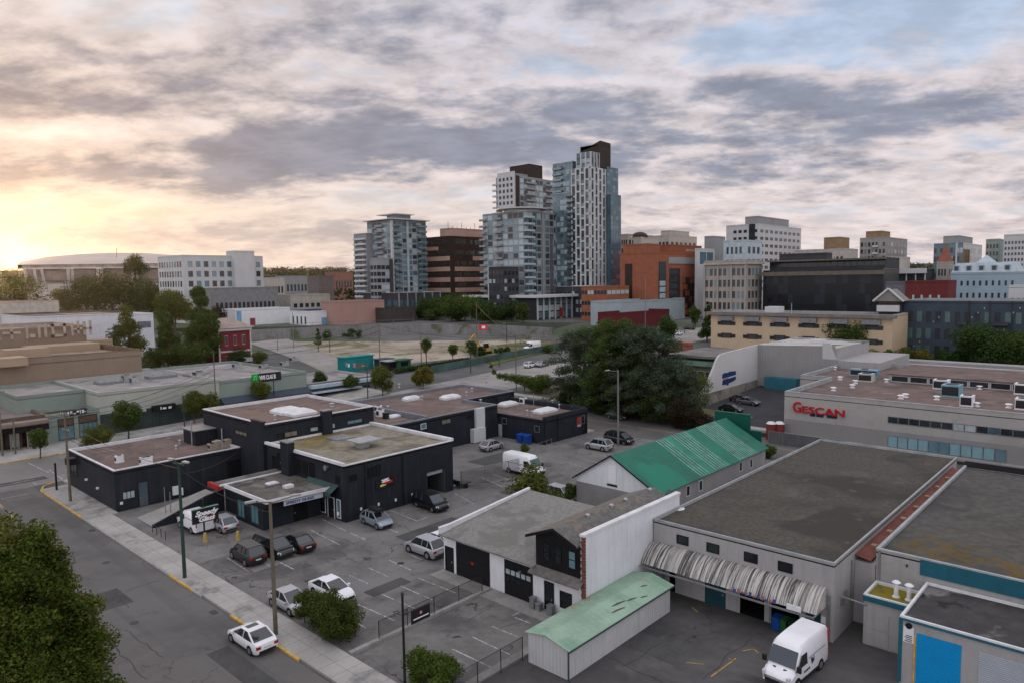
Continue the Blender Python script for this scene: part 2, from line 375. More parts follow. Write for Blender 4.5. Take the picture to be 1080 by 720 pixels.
ROOFS = mat('grey_shingle', (.20, .195, .18), .95, .22, 3.0, bump=.02, bscale=9, blotch=[((.155, .15, .135), .3, .5, .62)])
ROOFD = mat('dark_tar_roof', (.055, .052, .050), .9, .3, .7, blotch=[((.16, .155, .15), .22, .52, .6), ((.025, .025, .025), .5, .58, .66)], bump=.01)
SHING = mat('shingle_dark', (.13, .125, .115), .95, .3, 2.0, bump=.02, bscale=8, blotch=[((.19, .15, .12), .5, .55, .65)])
GREYW = mat('grey_wall', (.33, .32, .315), .8, .08, .3, stain=((.20, .19, .19), .4))
GREYB = mat('grey_board_wall', (.33, .325, .32), .8, .08, .3, stain=((.22, .21, .2), .35), corr=(1, .25, .015))
TEAL = mat('teal_trim', (.018, .10, .14), .5, .15, 1)
TEALD = mat('teal_door', (.015, .055, .075), .5, .15, 1)
BLUED = mat('bright_blue_door', (.004, .23, .52), .45, .06, 1, corr=(2, .12, .01))
GREYD = mat('pale_door', (.34, .37, .41), .5, .06, 1, corr=(2, .12, .01))
GLASSN = mat('dark_glass', (.012, .015, .018), .08, 0, spec=.5)
GLASSB = mat('blue_glass', (.10, .19, .22), .12, .15, .7, spec=.9)
GLASSP = mat('blinds_glass', (.32, .38, .40), .25, .2, 1.5, spec=.7)
DARKIN = mat('dark_interior', (.008, .008, .010), .9, .3, 2)
REDP = mat('red_paint', (.28, .025, .025), .6, .15, 1)
TXTW = mat('white_letter', (.75, .75, .75), .6, 0)
TXTR = mat('red_letter', (.42, .012, .015), .5, .1, 3)
SIGNB = mat('sign_black', (.008, .008, .010), .4, .1, 3)
GREENR = mat('green_metal_roof', (.018, .132, .086), .45, .16, .35, corr=(0, .42, .05), blotch=[((.015, .175, .11), .16, .5, .6)])
GREENF = mat('faded_green_roof', (.035, .185, .125), .5, .25, .5, corr=(0, .42, .05))
GREENW = mat('dark_green_metal', (.006, .075, .055), .5, .15, .5, corr=(1, .3, .03))
COPPER = mat('verdigris_roof', (.25, .36, .27), .7, .16, .35, corr=(0, .55, .02), blotch=[((.18, .28, .21), .35, .48, .66), ((.26, .22, .14), .5, .60, .70)])
SHEDW = mat('shed_board', (.45, .45, .45), .7, .08, .4, stain=((.28, .28, .28), .4), corr=(0, .3, .03))
SHEDF = mat('shed_board_front', (.45, .45, .45), .7, .08, .4, stain=((.30, .30, .30), .4), corr=(1, .3, .03))
BRICKR = mat('red_brick', (.15, .06, .045), .9, .25, 2)
CANV = mat('stained_canvas', (.40, .385, .36), .7, .12, .6)
def _canvas():
    m = CANV; nt = m.node_tree; q = N(nt); b = [x for x in nt.nodes if x.type == 'BSDF_PRINCIPLED'][0]
    v = q.obj(); s3 = q.xyz(v)
    k = q.noise(q.mapv(v, scale=(.12, 4.5, .12)), 1.5, 7, .78); k = q.ss(k, .43, .56)
    along = q.ss(q.noise(q.mapv(v, scale=(.02, 1, .02)), .35, 2), .38, .52)
    up = q.ss(s3[2], -.2, 1.6)                      # dirt washes down from the top seam
    c = q.mix(q.math('MULTIPLY', k, q.math('ADD', .55, q.math('MULTIPLY', along, .42))), (.48, .46, .43), (.035, .033, .031))
    q.put(b.inputs['Base Color'], c)
_canvas()
# ------------------------------------------------------------------ ground
mb = MB()
ss_ = [-90, -40, 0, 40, 80, 110, 120, 130, 145, 160, 175, 190, 200, 230, 260, 284.99, 285.01, 300, 320, 400, 600, 1000, 2000, 4500]
tt_ = [-6000, -2500, -1200, -600, -400, -300, -250, -220, -190, -170, -160, -150, -140, -130, -120, -112, -100, -80, -60, -40, -20, 0, 12, 16, 20, 25, 30, 60, 120, 200, 300, 500, 1000, 2500, 6000]
for s in ss_:
    for t in tt_:
        p = FH*s+RH*t; mb.v.append((p.x, p.y, terr(p.x, p.y)-.05))
nt_ = len(tt_)
for i in range(len(ss_)-1):
    for j in range(nt_-1):
        a = i*nt_+j; mb.f.append((a, a+1, a+nt_+1, a+nt_)); mb.m.append(0)
gr = mb.build('ground', BASE, loc=(0, 0, 0)); tag(gr, kind='structure')
def sheet(name, c4, eps, m, nx=1, ny=1):
    mb = MB(); a, b, c, d = [Vector((*p[:2], 0)) for p in c4]
    for j in range(ny+1):
        for i in range(nx+1):
            u, v = i/nx, j/ny; p = (a*(1-u)+b*u)*(1-v)+(d*(1-u)+c*u)*v
            mb.v.append((p.x, p.y, terr(p.x, p.y)+eps))
    for j in range(ny):
        for i in range(nx):
            k = j*(nx+1)+i; mb.f.append((k, k+1, k+nx+2, k+nx+1)); mb.m.append(0)
    return tag(mb.build(name, m, loc=(0, 0, 0)), kind='structure')
def rect(x0, y0, x1, y1): return [(x0, y0), (x1, y0), (x1, y1), (x0, y1)]
sheet('road', rect(10.6, -60, 24.4, 109), .0, ASPH, 4, 30)
sheet('road', rect(-60, 109, 82, 127), .001, mat('street_asphalt', (.185, .175, .166), .92, .15, .12, bump=.006, bscale=30, crack=.7, blotch=[((.14, .132, .126), .09, .48, .66)]), 40, 6)
sheet('road', rect(82, 109, 300, 127), .002, STREET2, 60, 6)
sheet('road', rect(99, -80, 112.5, 109), -.002, ASPH, 8, 40)
sheet('parking_lot', rect(27.2, 31.7, 97, 88.5), .0, ASPH2, 30, 24)
sheet('yard', rect(27.2, -60, 97, 31.68), .0, YARD, 20, 20)
sheet('parking_lot', rect(60, 88.5, 99, 104.5), .004, ASPH2, 6, 4)
# raised pavements with their kerbs
def slab(name, x0, y0, x1, y1, h=.13, m=CONC, kerb=()):
    mb = MB()
    n = max(1, int(abs(x1-x0)/8)); 
    for i in range(n):
        a, b = x0+(x1-x0)*i/n, x0+(x1-x0)*(i+1)/n
        z = lambda x, y: terr(x, y)
        vs = [(a, y0, z(a, y0)-.3), (b, y0, z(b, y0)-.3), (b, y1, z(b, y1)-.3), (a, y1, z(a, y1)-.3)]
        vt = [(a, y0, z(a, y0)+h), (b, y0, z(b, y0)+h), (b, y1, z(b, y1)+h), (a, y1, z(a, y1)+h)]
        mb.add(vs+vt, [(0, 1, 5, 4), (1, 2, 6, 5), (2, 3, 7, 6), (3, 0, 4, 7), (4, 5, 6, 7)])
    return struct(name, mb, m)
slab('pavement', 4, -60, 10.6, 109)
slab('pavement', 24.62, -60, 27.2, 88)
slab('pavement', 24.62, 88, 27.88, 106.2)
slab('pavement', 27.88, 105.56, 82, 109)
slab('pavement', -60, 127, 97, 136.9)
slab('pavement', 82.02, 105, 99, 109)
slab('pavement', 96.8, 72.2, 99, 104.9)
slab('pavement', 112.5, -60, 114.2, 106)
def bars(name, lst, m, h=.15, w=.16):
    mb = MB()
    for (x0, y0, x1, y1) in lst:
        a, b = Vector((x0, y0, 0)), Vector((x1, y1, 0)); dn = (b-a).normalized(); s = Vector((-dn.y, dn.x, 0))*w/2
        z0 = terr(x0, y0); z1 = terr(x1, y1)
        vs = [a-s, b-s, b+s, a+s]; zz = [z0, z1, z1, z0]
        mb.add([(v.x, v.y, z-.2) for v, z in zip(vs, zz)]+[(v.x, v.y, z+h) for v, z in zip(vs, zz)],
               [(0, 1, 5, 4), (1, 2, 6, 5), (2, 3, 7, 6), (3, 0, 4, 7), (4, 5, 6, 7)])
    return struct(name, mb, m)
bars('kerb', [(24.5, -60, 24.5, 33), (24.5, 44.5, 24.5, 49.5), (24.5, 58.5, 24.5, 89), (-60, 126.9, 24, 126.9), (42, 126.9, 97, 126.9), (112.4, -60, 112.4, 106), (30, 109.05, 82, 109.05)], KERB)
bars('yellow_kerb', [(24.5, 89, 24.5, 105.4), (24.5, 105.4, 25.3, 107.6), (25.3, 107.6, 27.2, 109), (24, 126.9, 42, 126.9)], YEL, h=.16, w=.2)
def marks(name, lst, m, eps=.012, w=.11):
    mb = MB()
    for (x0, y0, x1, y1) in lst:
        a, b = Vector((x0, y0, 0)), Vector((x1, y1, 0)); dn = (b-a).normalized(); s = Vector((-dn.y, dn.x, 0))*w/2
        n = max(1, int((b-a).length/4))
        for i in range(n):
            p, r = a.lerp(b, i/n), a.lerp(b, (i+1)/n)
            mb.quad(*[(v.x, v.y, terr(v.x, v.y)+eps) for v in (p-s, r-s, r+s, p+s)])
    return tag(mb.build(name, m, loc=(0, 0, 0)), kind='structure')
def gl(*pts): 
    o = []
    for (a, b, c, d_) in pts:
        p, r = T(a, b), T(c, d_); o.append((p.x, p.y, r.x, r.y))
    return o
bars('yellow_kerb', [(24.5, 60.2, 24.5, 65.2), (24.5, 50.8, 24.5, 53.3), (24.5, 43.2, 24.5, 46.6)], YEL, h=.155, w=.2)
marks('stall_lines', gl((376, 636, 416, 654), (402.5, 626, 437, 641), (422.5, 617.5, 456, 632), (441, 609, 481, 625),
    (362, 648, 386, 662), (477, 684, 522, 705), (498, 671, 538, 690), (519, 660, 546, 671), (541, 650, 560, 657), (540, 649, 561, 639),
    (368, 606, 388, 615), (388, 598, 410, 608), (410, 590, 434, 601), (430, 583, 445, 590),
    (366, 560, 386, 568), (325, 557, 358, 574), (340, 547, 386, 570), (384, 549, 420, 561), (412, 538, 440, 549), (440, 549, 458, 542), (448, 525, 470, 533),
    (240, 588, 262, 602), (262, 584, 284, 596), (290, 590, 310, 600), (480, 520, 500, 531), (508, 503, 530, 513), (520, 500, 545, 508),
    (614, 483, 640, 490), (598, 487, 622, 494), (636, 480, 660, 486), (560, 480, 585, 484)), WHT)
marks('road_lines', gl((0, 480, 20, 486), (30, 488, 52, 498), (0, 533, 14, 545), (0, 512, 36, 505), (0, 526, 30, 520), (52, 495, 66, 505), (34, 508, 40, 511), (60, 503, 68, 500),
    (8, 484, 24, 483)), WHT, w=.14)
marks('yellow_road_lines', gl((0, 531, 13, 546),), YELF, w=.16)
marks('yellow_road_lines', [(106, y, 106, y+10) for y in range(-30, 100, 11)], YELF, w=.22)
marks('yellow_yard_lines', gl((750, 713, 776, 694), (768, 694, 775, 696), (783, 686, 794, 684), (795, 684, 800, 688), (822, 668, 826, 672), (724, 698, 742, 700), (730, 640, 736, 645)), YELF, w=.10)
PATCH = mat('asphalt_patch', (.070, .068, .067), .9, .25, .4); PATCHL = mat('pale_patch', (.17, .165, .155), .95, .25, .4, crack=.9)
def patches(name, lst, m, e):
    for (x0, y0, x1, y1) in lst: sheet(name, rect(x0, y0, x1, y1), e, m)
patches('road_patch', [(18, 62, 20.4, 66), (14, 84, 17, 87.5), (20.6, 40, 22.2, 49), (16, 112, 27, 114), (46, 112, 48, 122), (13, 70, 14.6, 78)], PATCH, .005)
patches('road_patch', [(44, 54, 52, 57.5), (34, 47.5, 38, 49), (62, 56, 69, 60), (70, 70, 78, 74), (33, 19, 39, 22), (41, 23, 43.5, 29)], PATCH, .006)
patches('pale_patch', [(30, 60, 34, 62.5), (47, 48.8, 53, 52), (27.4, 66, 30.5, 70), (28.5, 33.4, 32, 35)], PATCHL, .006)
mb = MB()
for (x, y) in ((19, 58), (16.5, 96), (21.8, 73), (40, 51.5), (66, 63), (36, 24), (44, 118)): mb.tube((x, y, -.02), (x, y, .014), .34, None, 16)
tag(mb.build('manhole_cover', BLKM, loc=(0, 0, 0)), kind='structure')
mb = MB()
for (x, y) in ((23.9, 55), (23.9, 84), (23.9, 36)): mb.box(x-.25, y-.4, -.02, x+.25, y+.4, .013)
tag(mb.build('drain_grate', BLKM, loc=(0, 0, 0)), kind='structure')
def seals(name, n, x0, y0, x1, y1, seed, e=.009):
    g = random.Random(seed); mb = MB()
    for _ in range(n):
        x, y = g.uniform(x0, x1), g.uniform(y0, y1); a = g.choice((0, 0, 1.57, 1.57, g.uniform(0, 3)));
        for k in range(g.randint(6, 16)):
            a2 = a+g.gauss(0, .22); nx, ny = x+math.cos(a2)*.6, y+math.sin(a2)*.6; s_ = Vector((-math.sin(a2), math.cos(a2), 0))*.022
            if x0 < nx < x1 and y0 < ny < y1: mb.quad(Vector((x, y, e))-s_, Vector((nx, ny, e))-s_, Vector((nx, ny, e))+s_, Vector((x, y, e))+s_)
            x, y = nx, ny
    tag(mb.build(name, mat('tar_seal', (.03, .03, .03), .7, .2, 2), loc=(0, 0, 0)), kind='structure')
seals('tar_seal', 16, 11, 35, 24, 106, 1); seals('tar_seal', 44, 27.6, 33, 80, 64, 2); seals('tar_seal', 12, 28, 12, 48, 31, 3)
# vacant lot, its bank, and the terraces beyond the street
sheet('vacant_lot', [T(345, 394)[:2], T(600, 365)[:2], T(582, 358)[:2], T(262, 361)[:2]], .05, DIRT, 40, 30)
sheet('path', [T(262, 362)[:2], T(345, 392)[:2], T(380, 389)[:2], T(300, 356)[:2]], .10, STREET2, 10, 20)
sheet('verge', [T(520, 385)[:2], T(598, 366)[:2], T(580, 358)[:2], T(480, 368)[:2]], .09, mat('lot_weeds', (.09, .10, .035), 1, .4, .15, blotch=[((.17, .14, .09), .12, .5, .62)]), 14, 14)
sheet('verge', rect(114.2, 56, 127, 104), .06, SOIL, 8, 10)
sheet('parking_lot', rect(114.3, 45.2, 153.5, 66.4), .05, mat('fresh_asphalt', (.045, .045, .05), .9, .2, .2), 14, 8)
sheet('parking_lot', rect(97, 15, 99, 72), .02, ASPH2, 1, 8)
# ------------------------------------------------------------------ building pieces
class Face:
    def __init__(s, P, u, n): s.P = Vector(P); s.u = Vector(u).normalized(); s.n = Vector(n).normalized(); s.z = Vector((0, 0, 1))
    def pt(s, a, z, o=0): return s.P + s.u*a + s.z*z + s.n*o
    def px(s, x, y):
        d = ray(x, y); t = (s.P-O).dot(s.n)/d.dot(s.n); h = O+d*t-s.P; return h.dot(s.u), h.z
def fX(X): return Face((X, 0, 0), (0, 1, 0), (-1, 0, 0))
def fY(Y): return Face((0, Y, 0), (1, 0, 0), (0, -1, 0))
def fbox(mb, f, a0, a1, z0, z1, o0, o1, m=0):
    p = [f.pt(a0, z0, o0), f.pt(a1, z0, o0), f.pt(a1, z1, o0), f.pt(a0, z1, o0)]
    q2 = [f.pt(a0, z0, o1), f.pt(a1, z0, o1), f.pt(a1, z1, o1), f.pt(a0, z1, o1)]
    mb.add(p+q2, [(0, 1, 2, 3), (7, 6, 5, 4), (0, 4, 5, 1), (1, 5, 6, 2), (2, 6, 7, 3), (3, 7, 4, 0)], m)
def window(root, f, a0, a1, z0, z1, frame, glass, nx=1, nz=1, fw=.07, out=.06, sill=False, name='window'):
    if a0 > a1: a0, a1 = a1, a0
    if z0 > z1: z0, z1 = z1, z0
    mb = MB()
    fbox(mb, f, a0-fw, a1+fw, z1, z1+fw, -.05, out); fbox(mb, f, a0-fw, a1+fw, z0-fw, z0, -.05, out+(.06 if sill else 0))
    fbox(mb, f, a0-fw, a0, z0, z1, -.05, out); fbox(mb, f, a1, a1+fw, z0, z1, -.05, out)
    for i in range(1, nx): a = a0+(a1-a0)*i/nx; fbox(mb, f, a-fw*.4, a+fw*.4, z0, z1, 0, out*.8)
    for i in range(1, nz): z = z0+(z1-z0)*i/nz; fbox(mb, f, a0, a1, z-fw*.4, z+fw*.4, 0, out*.75)
    w = mb.build(name, frame, root)
    g = MB(); fbox(g, f, a0, a1, z0, z1, -.04, .018); g.build('pane', glass, w); return w
def winpx(root, f, x0, y0, x1, y1, frame, glass, **k):
    a0, z0 = f.px(x0, y0); a1, z1 = f.px(x1, y1)
    # the two pixels are opposite corners; level the pane
    return window(root, f, a0, a1, z0, z1, frame, glass, **k)
def winc(root, f, x, y, w, h, frame, glass, **k):
    """window centred at a photo position, true size w x h"""
    a, z = f.px(x, y); return window(root, f, a-w/2, a+w/2, z-h/2, z+h/2, frame, glass, **k)
def door(root, f, a0, a1, z1, frame, leaf, z0=.02, handle=True, name='door'):
    mb = MB(); fbox(mb, f, a0-.08, a0, z0, z1+.08, -.05, .07); fbox(mb, f, a1, a1+.08, z0, z1+.08, -.05, .07); fbox(mb, f, a0, a1, z1, z1+.08, -.05, .07)
    fbox(mb, f, a0, a1, z0, z1, -.05, .03, 1)
    w = mb.build(name, [frame, leaf], root)
    if handle: g = MB(); fbox(g, f, a0+.1, a0+.16, z0+.95, z0+1.1, .03, .1); g.build('handle', GAL, w)
    return w
def flat_roof(root, poly, z, roofm, copem, drop=.3, t=.22, name='roof', cm=None):
    """roof sheet lying inside a raised parapet with its own coping; poly counter-clockwise"""
    mb = MB(); mb.prism(poly, z-drop-.1, z-drop); r = mb.build(name, roofm, root)
    c = MB(); n = len(poly)
    P = [Vector((*p[:2], 0)) for p in poly]
    ins = []
    for i in range(n):
        a, b, cc = P[i-1], P[i], P[(i+1) % n]
        d1 = (b-a).normalized(); d2 = (cc-b).normalized(); n1 = Vector((-d1.y, d1.x, 0)); n2 = Vector((-d2.y, d2.x, 0))
        k = n1+n2; k = k/ max(.3, k.dot(n1)); ins.append((b-k*.04, b+k*t))
    for i in range(n):
        j = (i+1) % n; o0, i0 = ins[i]; o1, i1 = ins[j]
        c.add([(o0.x, o0.y, z-drop), (o1.x, o1.y, z-drop), (i1.x, i1.y, z-drop), (i0.x, i0.y, z-drop)]+[(o0.x, o0.y, z+.06), (o1.x, o1.y, z+.06), (i1.x, i1.y, z+.06), (i0.x, i0.y, z+.06)],
              [(3, 2, 6, 7), (4, 5, 6, 7)], 0)
        c.add([(o0.x, o0.y, z-.06), (o1.x, o1.y, z-.06), (o1.x, o1.y, z+.06), (o0.x, o0.y, z+.06)], [(0, 1, 2, 3)], 0)
    c.build('coping', copem, root); return r
def walls(root, poly, z0, z1, m, name='wall'):
    mb = MB(); n = len(poly)
    for i in range(n):
        a, b = poly[i], poly[(i+1) % n]; mb.quad((*a[:2], z0), (*b[:2], z0), (*b[:2], z1), (*a[:2], z1))
    return mb.build(name, m, root)
def roof_unit(root, x, y, z, w, d, h, m=GAL, name='air_conditioner', fan=True):
    mb = MB(); mb.box(x-w/2, y-d/2, z, x+w/2, y+d/2, z+.12, 0); mb.box(x-w/2+.04, y-d/2+.04, z+.12, x+w/2-.04, y+d/2-.04, z+h, 0)
    mb.box(x-w/2, y-d/2, z+h, x+w/2, y+d/2, z+h+.06, 0)
    u = mb.build(name, m, root)
    if fan:
        g = MB(); g.tube((x, y, z+h+.05), (x, y, z+h+.14), min(w, d)*.36, None, 12); g.build('fan_grille', BLKM, u); g = MB(); g.box(x-w/2-.01, y-d/2+.15, z+.25, x-w/2+.035, y+d/2-.15, z+h-.15); g.build('side_grille', BLKM, u)
    return u
def vent_pipe(root, x, y, z, h=.7, r=.12, cap=True, m=GAL):
    mb = MB(); mb.tube((x, y, z), (x, y, z+h), r, None, 10); mb.tube((x, y, z-.02), (x, y, z+.08), r*1.8, r*1.5, 10)
    if cap: mb.tube((x, y, z+h+.05), (x, y, z+h+.16), r*2.0, r*1.2, 10); mb.tube((x, y, z+h-.02), (x, y, z+h+.08), r*.4, None, 6)
    return mb.build('roof_vent', m, root)
def skylight(root, x, y, z, w, d, h=.35, m=None, glass=None):
    mb = MB(); mb.box(x-w/2, y-d/2, z, x+w/2, y+d/2, z+h*.5)
    vs = [(x-w/2, y-d/2, z+h*.5), (x+w/2, y-d/2, z+h*.5), (x+w/2, y+d/2, z+h*.5), (x-w/2, y+d/2, z+h*.5), (x-w/3, y-d/3, z+h), (x+w/3, y-d/3, z+h), (x+w/3, y+d/3, z+h), (x-w/3, y+d/3, z+h)]
    mb.add(vs, [(0, 1, 5, 4), (1, 2, 6, 5), (2, 3, 7, 6), (3, 0, 4, 7), (4, 5, 6, 7)])
    return mb.build('skylight', m or COPE, root)
# ================================================================== NEAR BUILDINGS
R4 = lambda x0, y0, x1, y1: [(x0, y0), (x1, y0), (x1, y1), (x0, y1)]
# --- low charcoal building on the corner
b = thing('commercial_building', 'single-storey charcoal building with brown flat roof on the street corner', 'building', (27.9, 88.8, 0))
walls(b, R4(27.9, 88.8, 43.15, 105.5), 0, 4.87, CHAR2)
flat_roof(b, R4(27.9, 88.8, 43.15, 105.5), 4.87, ROOFB, COPE, drop=.35, t=.2)
f1, f2 = fX(27.9), fY(88.8)
winpx(b, f1, 74.5, 487, 81.5, 501, BLACK, GLASSN, nx=2)
winpx(b, f2, 129.5, 519, 142, 523.5, BLACK, GLASSP, nx=3)
a, z = f2.px(151.5, 525); door(b, f2, a-.5, a+.5, 2.9, BLKM, mat('blue_grey_door', (.07, .09, .11), .5))
a, z = f2.px(247, 489); window(b, f2, a-.9, a+.9, .9, 3.3, BLACK, DARKIN)
for (x, y) in ((82, 484),): a, z = f1.px(x, y); m_ = MB(); fbox(m_, f1, a-.6, a+.6, z-.5, z+.35, .3, 1.3); m_.build('awning', BLACK, b)
for x0, x1, h in ((182, 188.5, .95), (189.5, 192.5, .8)):
    a0, z0 = f2.px(x0, 521.5); a1, _ = f2.px(x1, 521.5); m_ = MB(); fbox(m_, f2, a0, a1, z0, z0+h*1.1, 0, .3); m_.build('meter_box', WHITE, b)
for (x, y, w_) in ((128, 530, .3),): a, z = f2.px(x, y); m_ = MB(); fbox(m_, f2, a-.15, a+.15, z-.15, z+.15, 0, .1); m_.build('wall_lamp', WHITE, b)
for (x, y) in ((92, 505), (104, 514)): a, z = f1.px(x, y); m_ = MB(); fbox(m_, f1, a-.15, a+.15, z-.12, z+.12, 0, .25); m_.build('wall_lamp', WHITE, b)
for i, (x, y) in enumerate(((126, 487), (152, 489), (157.5, 488))): p = G(x, y, 4.52); roof_unit(b, p.x, p.y, 4.52, .95 if i < 2 else .7, .7, .8, WHITE)
for (x, y) in ((190, 467.5), (186, 473), (213, 468)): p = G(x, y, 4.52); vent_pipe(b, p.x, p.y, 4.52, .4)
for i, x in enumerate((224, 229, 235, 241, 247, 253)): p = G(x, 473.5-i*.9, 4.52); roof_unit(b, p.x, p.y, 4.52, 1.0, .9, .75+.25*(i % 2), mat('beige_unit', (.34, .29, .23), .7, .2, 1), fan=i % 2 == 0)
# stair head on its roof
m_ = MB(); m_.box(40.3, 95.6, 4.5, 43.12, 99.4, 6.5); m_.build('stair_head', CHAR, b); m_ = MB(); m_.box(40.0, 95.4, 6.5, 43.13, 99.6, 6.62); m_.build('stair_head_roof', GALD, b)
for (x, y) in ((46, 0),):
    m_ = MB(); m_.tube((40.2, 96.5, 4.5), (40.2, 96.5, 7.8), .09); m_.build('roof_pipe', GAL, b); m_ = MB(); m_.tube((41.6, 90.5, 4.5), (41.6, 90.5, 7.4), .07); m_.build('roof_pipe', GAL, b)
# --- two-storey charcoal building behind
b = thing('commercial_building', 'tallest charcoal building, two storeys with plain brown roof and white skylights', 'building', (43.2, 82.05, 0))
pl = R4(43.2, 82.05, 59.7, 99.5); walls(b, pl, 0, 8.72, CHAR); flat_roof(b, pl, 8.72, ROOFB, COPE, drop=.35, t=.2)
f1, f2 = fX(43.2), fY(82.05)
winpx(b, f1, 248.5, 453, 260.5, 459.5, BLACK, mat('tan_blind', (.16, .15, .11), .4, .2, 2), nx=3)
m_ = MB(); fbox(m_, f1, 82.0, 84.9, 0, 8.95, 0, .35); fbox(m_, f1, 81.9, 85.0, 8.95, 9.1, -.1, .4); m_.build('corner_pier', CHAR, b)
a, z = f1.px(273, 490); door(b, f1, a-.6, a+.6, 4.6, BLACK, DARKIN, z0=2.0)
for x0, y0, x1, y1, gl_ in ((293, 461.5, 299, 456.5, GLASSN), (300.5, 460.5, 313, 453.5, mat('tan_blind', ())), (327.5, 454.5, 335, 449.5, GLASSP), (347.5, 451.5, 353, 446, GLASSP), (366.5, 447, 381.5, 441, GLASSB)):
    winpx(b, f2, x0, y0, x1, y1, BLACK, gl_, nx=2 if x1-x0 > 8 else 1)
m_ = MB(); a0, _ = f2.px(338, 450); a1, _ = f2.px(347, 450); fbox(m_, f2, a0, a1, 6.0, 9.3, .02, .9); m_.build('chimney', CHAR, b); m_ = MB(); fbox(m_, f2, a0-.1, a1+.1, 9.3, 9.42, -.1, 1.0); m_.build('chimney_cap', GALD, b)
for (x, y) in ((303, 434.5), (316, 436.5)): p = G(x, y, 8.4); skylight(b, p.x, p.y, 8.4, 3.6, 3.2, .7)
p = G(290, 442, 8.4); vent_pipe(b, p.x, p.y, 8.4, .5)
p = G(395-45, 428, 8.4); vent_pipe(b, p.x, p.y, 8.4, .35, .2)
# --- middle charcoal building with the mossy roof
b = thing('commercial_building', 'boxy charcoal building with mossy grey roof and a colourful banner on its side', 'building', (43.2, 65, 0))
pl = R4(43.2, 65, 59.1, 81.95); GX = (50.9, 55.6)
f1, f2 = fX(43.2), fY(65)
ga0, _ = f2.px(450, 505); ga1, _ = f2.px(469.5, 505)
mb = MB()                                     # walls with a real opening for the roller door
for (p0, p1) in (((43.2, 65), (ga0, 65)), ((ga1, 65), (59.1, 65)), ((59.1, 65), (59.1, 81.95)), ((59.1, 81.95), (43.2, 81.95)), ((43.2, 81.95), (43.2, 65))):
    mb.quad((*p0, 0), (*p1, 0), (*p1, 6.34), (*p0, 6.34))
mb.quad((ga0, 65, 3.1), (ga1, 65, 3.1), (ga1, 65, 6.34), (ga0, 65, 6.34)); mb.build('wall', CHAR, b)
mb = MB(); mb.box(ga0, 65.02, .02, ga0+.1, 71, 3.1); mb.box(ga1-.1, 65.02, .02, ga1, 71, 3.1); mb.box(ga0, 71, .02, ga1, 71.1, 3.1); mb.box(ga0, 65.02, 3.1, ga1, 71, 3.2); mb.build('garage_bay', mat('bay_grey', (.05, .055, .06), .8), b)
mb = MB(); mb.box(ga0+.15, 65.3, 2.6, ga1-.15, 65.36, 3.1); mb.build('roller_door', GREYD, b)
flat_roof(b, pl, 6.34, ROOFM, COPE, drop=.18, t=.2)
m_ = MB(); m_.box(43.0, 65.0, 6.3, 43.35, 82, 6.62); m_.box(58.85, 65, 6.3, 59.3, 82, 6.62); m_.build('parapet', COPE, b)
for x in (385, 424.7): a, _ = f2.px(x, 500); m_ = MB(); fbox(m_, f2, a-.08, a+.08, 0, 6.2, 0, .12); m_.build('downpipe', BLKM, b)
a0, z0 = f2.px(396, 515.5); a1, z1 = f2.px(415.8, 501)
a1b, zb = f2.px(415.8, 509); 
m_ = MB(); fbox(m_, f2, a0, a1, zb-.12, z1+.05, .01, .12); bn = m_.build('banner', SIGNB, b)
zc = (zb+z1)/2
for k, (u0, u1, zz, hh, cm_) in enumerate(((.28, .68, .62, .14, TXTW), (.34, .62, .40, .13, TXTW), (.30, .72, .14, .15, TXTW), (.40, .86, -.14, .30, mat('banner_red', (.5, .02, .01), .6)), (.22, .52, -.52, .30, mat('banner_yellow', (.65, .5, .10), .6)))):
    m_ = MB(); L_ = a1-a0; sh_ = .25
    q0, q1 = a0+L_*u0, a0+L_*u1; h_ = (z1-zb)/1.7
    pts = [f2.pt(q0, zc+(zz-hh)*h_, .125), f2.pt(q1, zc+(zz-hh+.16)*h_, .125), f2.pt(q1, zc+(zz+hh*.5+.16)*h_, .125), f2.pt(q0, zc+(zz+hh*.5)*h_, .125)]
    m_.ext(pts, f2.n*.02); m_.build('banner_print', cm_, bn)
for x, y, w_ in ((372, 503.5, 1.1), (388.5, 498.5, .5), (392.5, 497.2, .5), (396.5, 496, .5), (399.5, 495, .4)): winc(b, f2, x, y, w_, .75 if w_ > 1 else 1.2, CHAR2, DARKIN)
for x, y in ((380.5, 536), (399, 531), (417, 526.5), (434.5, 521), (356, 541)): a, z = f2.px(x, y); m_ = MB(); fbox(m_, f2, a-.1, a+.1, z-.15, z+.15, 0, .12); m_.build('wall_lamp', WHITE, b)
# -X side: chimney, windows, shop front
m_ = MB(); a0, _ = f1.px(303.5, 490); a1, _ = f1.px(311.5, 490); fbox(m_, f1, a1, a0, 3.4, 7.5, .02, .9); m_.build('chimney', CHAR, b); m_ = MB(); fbox(m_, f1, a1-.08, a0+.08, 7.5, 7.62, 0, 1.0); m_.build('chimney_cap', GALD, b)
winc(b, f1, 289.5, 487.5, .9, 1.7, BLACK, DARKIN, nx=2); winc(b, f1, 300, 485.5, .9, 1.3, BLACK, DARKIN); a, _ = f1.px(295, 490); door(b, f1, a-.45, a+.45, 5.6, BLACK, DARKIN, z0=3.45)
for x, y in ((315.5, 491), (322, 493), (329, 495)): winc(b, f1, x, y, .9, 1.6, BLACK, DARKIN, nx=2)
winc(b, f1, 356, 505, .6, .8, BLACK, DARKIN)
a, z = f1.px(346.5, 492); m_ = MB(); m_.tube(f1.pt(a, z, .0), f1.pt(a, z, .5), .12, .3, 10); m_.build('flood_lamp', GALD, b)
